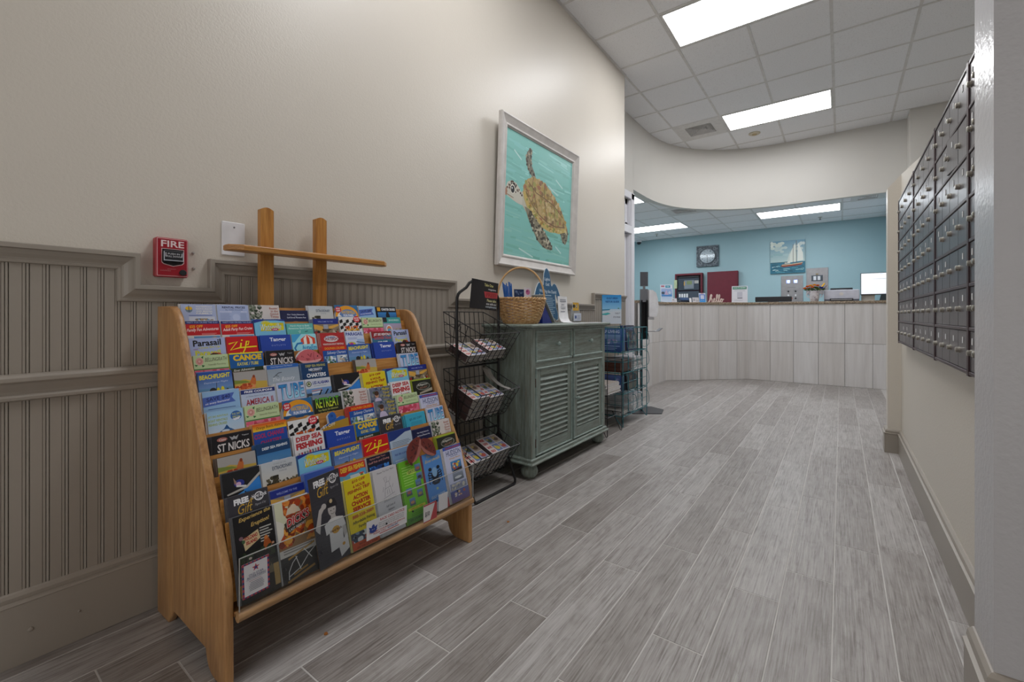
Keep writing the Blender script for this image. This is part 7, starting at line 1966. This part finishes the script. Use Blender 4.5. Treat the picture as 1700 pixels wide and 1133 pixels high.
def a_beach(k):
    k.grad(0, 0, 1, .75, '#2493dc', '#8fc8ee'); k.rect(0, .75, 1, 1.5, '#d6dee8'); k.poly([(0, .76), (.45, .74), (.35, .80), (0, .82)], '#1f7fa6'); k.poly([(0, .82), (.6, .78), (1, .74), (1, .80), (.5, .86), (0, .92)], '#c9dcea'); k.poly([(0, .98), (.3, .92), (.45, .98), (.2, 1.06), (0, 1.04)], '#49b3b8')
    k.text('GULF AREA', .22, .12, .82, .22, '#1f4f96', .03); k.text('VISITOR GUIDE', .16, .30, .88, .40, '#1f4f96', .03); k.text('TAKE IT', .66, .92, .94, 1.0, '#5a6478', .01); k.text('ITS FREE', .58, 1.12, .94, 1.2, '#5a6478', .01); k.ell(.85, .70, .05, .02, '#4d7a3c')
card_thing('beach_sign', (-1.708, SGY - 0.012, 0.922), 0.178, 0.268, 0.02, -0.93, a_beach, 'blue and white beach scene sign standing above the teal wire stand', 'sign')

def c_sea(k):
    k.grad(0, 0, 1, .88, '#4a6ea4', '#2a3f72'); k.text('GULF LIVING', .08, .05, .92, .16, '#b9c6de', .03); k.grad(.05, .22, .95, .55, '#7f9cc6', '#4d6796'); k.blobs(.05, .38, .95, .56, 12, ['#8f86b0', '#5c76a4', '#a3a9c4', '#3d5488'], .1, 81); k.rect(.05, .62, .95, .65, '#8fa5cc'); k.lines(.08, .70, .9, 2, .05, '#8fa5cc', .02)
def c_low(k):
    k.grad(0, 0, 1, .56, '#54649c', '#2c3c70'); k.blobs(.05, .08, .95, .36, 14, ['#8a86b8', '#5a78ac', '#9f9cc8', '#3d5488'], .1, 82); k.lines(.08, .43, .9, 2, .05, '#9aa5cc', .02)
def c_dark(k):
    k.rect(0, 0, 1, 1.08, '#1f2740'); k.blobs(.05, .3, .95, .8, 22, ['#4a4238', '#6d6a62', '#2c2a2c', '#8a8f92', '#3a4868'], .12, 83); k.text('HOMES', .1, .06, .9, .22, '#5a6a9c', .03); k.rect(0, .9, 1, 1.05, '#57616a')
def c_dark2(k):
    k.rect(0, 0, 1, .70, '#18181f'); k.blobs(.05, .05, .95, .4, 16, ['#4a3a34', '#2c3450', '#6a5a50', '#22242c'], .12, 84); k.rect(0, .44, 1, .66, '#5f625c')
def bookstack(name, x0, x1, y0, y1, z, n, t, hexes, label, cat, group, jit=0.006, edge=None):
    for i in range(n):
        jx, jy = rnd.uniform(-jit, jit), rnd.uniform(-jit, jit)
        b = MB(); b.cur = 0
        b.box((x0 + jx + .002, y0 + jy + .002, z + i * t + t * .12), (x1 + jx - .001, y1 + jy - .002, z + (i + 1) * t - t * .12))
        b.cur = 1
        b.box((x0 + jx, y0 + jy, z + (i + 1) * t - t * .14), (x1 + jx, y1 + jy, z + (i + 1) * t - t * .02)).box((x0 + jx, y0 + jy, z + i * t + .0002), (x1 + jx, y1 + jy, z + i * t + t * .12))
        o = b.build(name, [edge or M['paper'], card_mat(hexes[i % len(hexes)])])
        pos = 'top' if i == n - 1 else ('bottom' if i == 0 else ('second from the top', 'third from the top', 'fourth from the top', 'fifth from the top', 'sixth from the top', 'seventh from the top', 'eighth from the top')[n - 2 - i])
        tag(o, '%s, %s' % (label, pos), cat, group)
def standing(name, x, y0, y1, z, h, n, t, hx, label, cat, group, lean=0.10, along='x', art=None):
    for i in range(n):
        if along == 'x':
            o = MB().box((-t * .9, (y0 - y1) / 2, 0), (0, (y1 - y0) / 2, h - .006 * (i % 2))).build(name, card_mat(hx[i % len(hx)]), None, False, (0, 0, 0))
            o.location = (x - i * t, (y0 + y1) / 2, z); o.rotation_euler = (0, -lean, 0)
        else:
            o = MB().box((-.01, -t * .9, 0), (y1 - y0, 0, h - .006 * (i % 2))).build(name, card_mat(hx[i % len(hx)]), None, False, (0, 0, 0))
            o.location = (y0, x + i * t, z); o.rotation_euler = (-lean, 0, 0)
        if i == 0 and art:
            k = Ink(); art(k); W_ = y1 - y0
            if along == 'x': pl = lambda u, v, e: (e + .0003, (u - .5) * W_, h - v * W_)
            else: pl = lambda u, v, e: (-.01 + u * W_, -t * .9 - e - .0003, h - v * W_)
            child_of('cover_print', k.mesh('cover_print', pl, 0.0001), o)
        pos = ('front one', 'second', 'third', 'fourth', 'fifth', 'rearmost')[i]
        tag(o, '%s, %s' % (label, pos), cat, group)
standing('magazine', 3.806, -1.835, -1.585, 0.674, 0.203, 6, 0.010, ['#2a4f8c', '#3a5f9c', '#6a86b4'], 'blue magazine standing in the top near pocket of the teal stand', 'magazine', 'blue magazines in the teal stand', 0.08, 'y', c_sea)
standing('magazine', -1.585, 3.93, 4.14, 0.672, 0.235, 5, 0.011, ['#22346a', '#5a5044', '#7d8a94', '#2c3f7c'], 'dark magazine standing in the top front pocket of the teal stand', 'magazine', 'dark magazines in the teal stand', art=c_dark)
bookstack('brochure', -1.835, -1.585, 3.765, 4.02, 0.486, 6, 0.017, ['#4a2a22', '#5d3326', '#3c221c'], 'thick brown brochure in the second shelf pile of the teal stand', 'brochure', 'brown brochures in the teal stand', edge=card_mat('#4d2c22'))
bookstack('brochure', -1.80, -1.57, 4.05, 4.29, 0.486, 6, 0.019, ['#c9c6cc', '#b5b2b8'], 'white-edged brochure in the second shelf far pile of the teal stand', 'brochure', 'white brochures in the teal stand')
standing('magazine', 3.785, -1.835, -1.585, 0.304, 0.150, 6, 0.010, ['#33508c', '#5a78b0', '#28406e'], 'blue magazine standing in the lower near pocket of the teal stand', 'magazine', 'lower blue magazines in the teal stand', 0.08, 'y', c_low)
standing('magazine', -1.585, 3.93, 4.16, 0.302, 0.165, 5, 0.011, ['#1f2230', '#3c3a3a', '#55606a'], 'black magazine standing in the lower front pocket of the teal stand', 'magazine', 'black magazines in the teal stand', art=c_dark2)
bookstack('newspaper', -1.80, -1.57, 4.00, 4.27, 0.101, 8, 0.019, ['#c4c4c8', '#aeb0b8'], 'folded white paper in the bottom pile of the teal stand', 'newspaper', 'white papers in the teal stand', 0.009)
bookstack('newspaper', -1.83, -1.585, 3.765, 3.98, 0.101, 3, 0.008, ['#9a9894', '#86847f'], 'thin grey paper at the near end of the bottom shelf', 'newspaper', 'grey papers in the teal stand')

# thin black wire stand between the cabinet and the teal stand
bs = thing('wire_newspaper_stand', 'thin black wire stand with hairpin legs between green cabinet and teal stand', 'rack', (-1.70, 3.50, 0))
for (x, y) in ((-1.525, 3.352), (-1.525, 3.645), (-1.845, 3.352), (-1.845, 3.645)):
    sgn = -1 if x > -1.7 else 1
    MB().tube([(x, y, 0.63), (x, y, 0.010), (x + sgn * .006, y, 0.004), (x + sgn * .014, y, 0.010), (x + sgn * 0.085, y, 0.16)], 0.0034, 6).build('hairpin_leg', M['black_metal'], bs)
for z in (0.16, 0.34, 0.63):
    m = MB(); m.tube([(-1.845, 3.352, z), (-1.525, 3.352, z), (-1.525, 3.645, z), (-1.845, 3.645, z)], 0.0034, 6, True)
    if z < .6:
        for i in range(1, 6): m.tube([(-1.845, 3.352 + .293 * i / 6, z), (-1.525, 3.352 + .293 * i / 6, z)], 0.002, 5)
    m.build('wire_shelf' if z < .6 else 'top_rail', M['black_metal'], bs)
bookstack('newspaper', -1.83, -1.535, 3.365, 3.635, 0.3475, 7, 0.012, ['#b9aea6', '#a49a92', '#c9c0b8'], 'grey newspaper on the middle shelf of the black wire stand', 'newspaper', 'newspapers on the black wire stand', 0.010)

# ------------------------------------------------------------------ hand sanitizer stand
SX, SY = -1.655, 4.545
ss = thing('sanitizer_stand', 'black floor stand with a white hand sanitizer dispenser by the counter', 'dispenser', (SX, SY, 0), 0.0)
MB().prism([(-1.785, 4.37), (-1.685, 4.33), (-1.455, 4.50), (-1.50, 4.70), (-1.66, 4.78), (-1.79, 4.70)], 'z', 0.0, 0.007).build('base_plate', M['dark_plastic'], ss)
q = 0.64
def rot(x, y): return (SX + cos(q) * x - sin(q) * y, SY + sin(q) * x + cos(q) * y)
def rbox(m, x0, x1, y0, y1, z0, z1):
    vs = [rot(x, y) + (z,) for x in (x0, x1) for y in (y0, y1) for z in (z0, z1)]
    return m.add(vs, [(0, 1, 3, 2), (4, 6, 7, 5), (0, 4, 5, 1), (2, 3, 7, 6), (0, 2, 6, 4), (1, 5, 7, 3)])
m = MB(); rbox(m, -.038, -.022, -.025, .025, 0.006, 1.16); rbox(m, .018, .034, -.025, .025, 0.75, 1.16); rbox(m, -.038, .034, .018, .028, 0.75, 1.16)
m.build('post', M['black_metal'], ss)
rbox(MB(), -.040, .036, -.012, .012, 1.14, 1.275).build('mount_plate', M['grey_plastic'], ss)
rbox(MB(), -.012, .012, -.006, .006, 1.27, 1.31).build('sign_neck', M['grey_plastic'], ss)
m = MB(); rbox(m, -.040, .040, -.006, .006, 1.305, 1.455); m.build('sign_plate', plain('slate_sign', '#55565c', 0.4), ss)
m = MB()
for (x0, x1, y0, y1, z0, z1) in ((.036, .100, -.055, .055, 1.02, 1.235), (.036, .125, -.050, .050, 1.04, 1.19), (.036, .075, -.045, .045, 1.23, 1.262)):
    rbox(m, x0, x1, y0, y1, z0, z1)
m = MB()
prof_ = [(.036, .985), (.112, .985), (.128, 1.03), (.132, 1.10), (.128, 1.17), (.110, 1.235), (.075, 1.262), (.036, 1.265)]
vs = [rot(x, -.055) + (z,) for (x, z) in prof_] + [rot(x, .055) + (z,) for (x, z) in prof_]
n_ = len(prof_)
m.add(vs, [tuple(range(n_)), tuple(reversed(range(n_, 2 * n_)))] + [(i, n_ + i, n_ + (i + 1) % n_, (i + 1) % n_) for i in range(n_)])
m.build('dispenser', M['white_plastic'], ss)
rbox(MB(), .02, .10, -.02, .02, .955, .985).build('nozzle', M['white_plastic'], ss)
m = MB(); 
vs = [rot(x, y) + (z,) for (x, z) in ((.10, .836), (.14, .840), (.175, .868), (.181, .866), (.145, .834), (.10, .829)) for y in (-.05, .05)]
MB().add(vs, [(0, 2, 4, 6, 8, 10), (11, 9, 7, 5, 3, 1)] + [(i * 2, i * 2 + 1, (i * 2 + 3) % 12, (i * 2 + 2) % 12) for i in range(6)]).build('drip_tray', M['steel'], ss)
rbox(MB(), .03, .105, -.012, .012, .829, .836).build('tray_arm', M['steel'], ss)
# ------------------------------------------------------------------ mailboxes
MZ0, MZ1 = 0.815, 1.770
NROW = 7
XB, XFt = XR, 0.312
units = [(3.936, 3.176), (3.176, 2.504), (2.504, 1.905), (1.905, 1.32 + 0.30)]
UN = ['farthest mailbox bank at the pilaster', 'second mailbox bank from the pilaster', 'mailbox bank second from the near pillar', 'nearest mailbox bank partly hidden by the near pillar']
RH = (MZ1 - MZ0 - 0.02) / NROW
kb = MB().lathe([(0.0100, 0.0), (0.0100, -0.003), (0.0086, -0.0035), (0.0088, -0.007), (0.0086, -0.0095), (0.0070, -0.0108), (0.002, -0.011)], (0, 0, 0), 'x', 12).mesh('dial_knob', M['chrome'], smooth=True)
tagm = MB().box((-0.0012, -0.006, -0.010), (0, 0.006, 0.010)).mesh('number_tag', M['paper'])
for ui, (ya, yb) in enumerate(units):
    u = thing('mailbox_bank', 'dark bronze ' + UN[ui], 'mailboxes', (XB, (ya + yb) / 2, MZ0), 0, 'dark mailboxes on the right wall')
    fr_ = MB()
    fr_.box((XFt + 0.010, yb, MZ0), (XB, ya, MZ1), 0.001)
    fr_.build('cabinet', M['mail_frame'], u)
    f2 = MB()
    f2.box((XFt - 0.004, yb, MZ0), (XFt + 0.012, yb + 0.012, MZ1), 0.0015)
    f2.build('edge_strip', M['mail_frame'], u)
    MB().box((XFt - 0.004, ya - 0.012, MZ0), (XFt + 0.012, ya, MZ1), 0.0015).build('edge_strip', M['mail_frame'], u)
    for r in range(NROW + 1):
        z = MZ0 + 0.010 + r * RH
        MB().box((XFt - 0.003, yb + 0.012, z - 0.0055), (XFt + 0.012, ya - 0.012, z + 0.0055), 0.0015).build('shelf_strip', M['mail_frame'], u)
    w = (ya - yb - 0.024) / 4
    dm = MB().box((0, -w / 2 + 0.0012, -RH / 2 + 0.0068), (0.010, w / 2 - 0.0012, RH / 2 - 0.0068), 0.0012).mesh('door', M['mail'])
    ux, uy, uz = u.location
    for r in range(NROW):
        for c in range(4):
            yc = ya - 0.012 - (c + 0.5) * w
            zc = MZ0 + 0.010 + (r + 0.5) * RH
            d = child_of('door', dm, u, (XFt - ux, yc - uy, zc - uz))
            if ui == 2 and r == 5 and c == 2:
                d.rotation_euler = (0, 0, 0.05); d.location.x -= 0.004
            if not (ui in (2, 3) and r == 3 and c == (0 if ui == 2 else 2)):
                kn = child_of('dial_knob', kb, d, (0.0, w / 2 - 0.022, -0.004))
            if (r * 5 + c * 3 + ui) % 9 != 0:
                child_of('number_tag', tagm, d, (-0.0002, 0.0, 0.030))
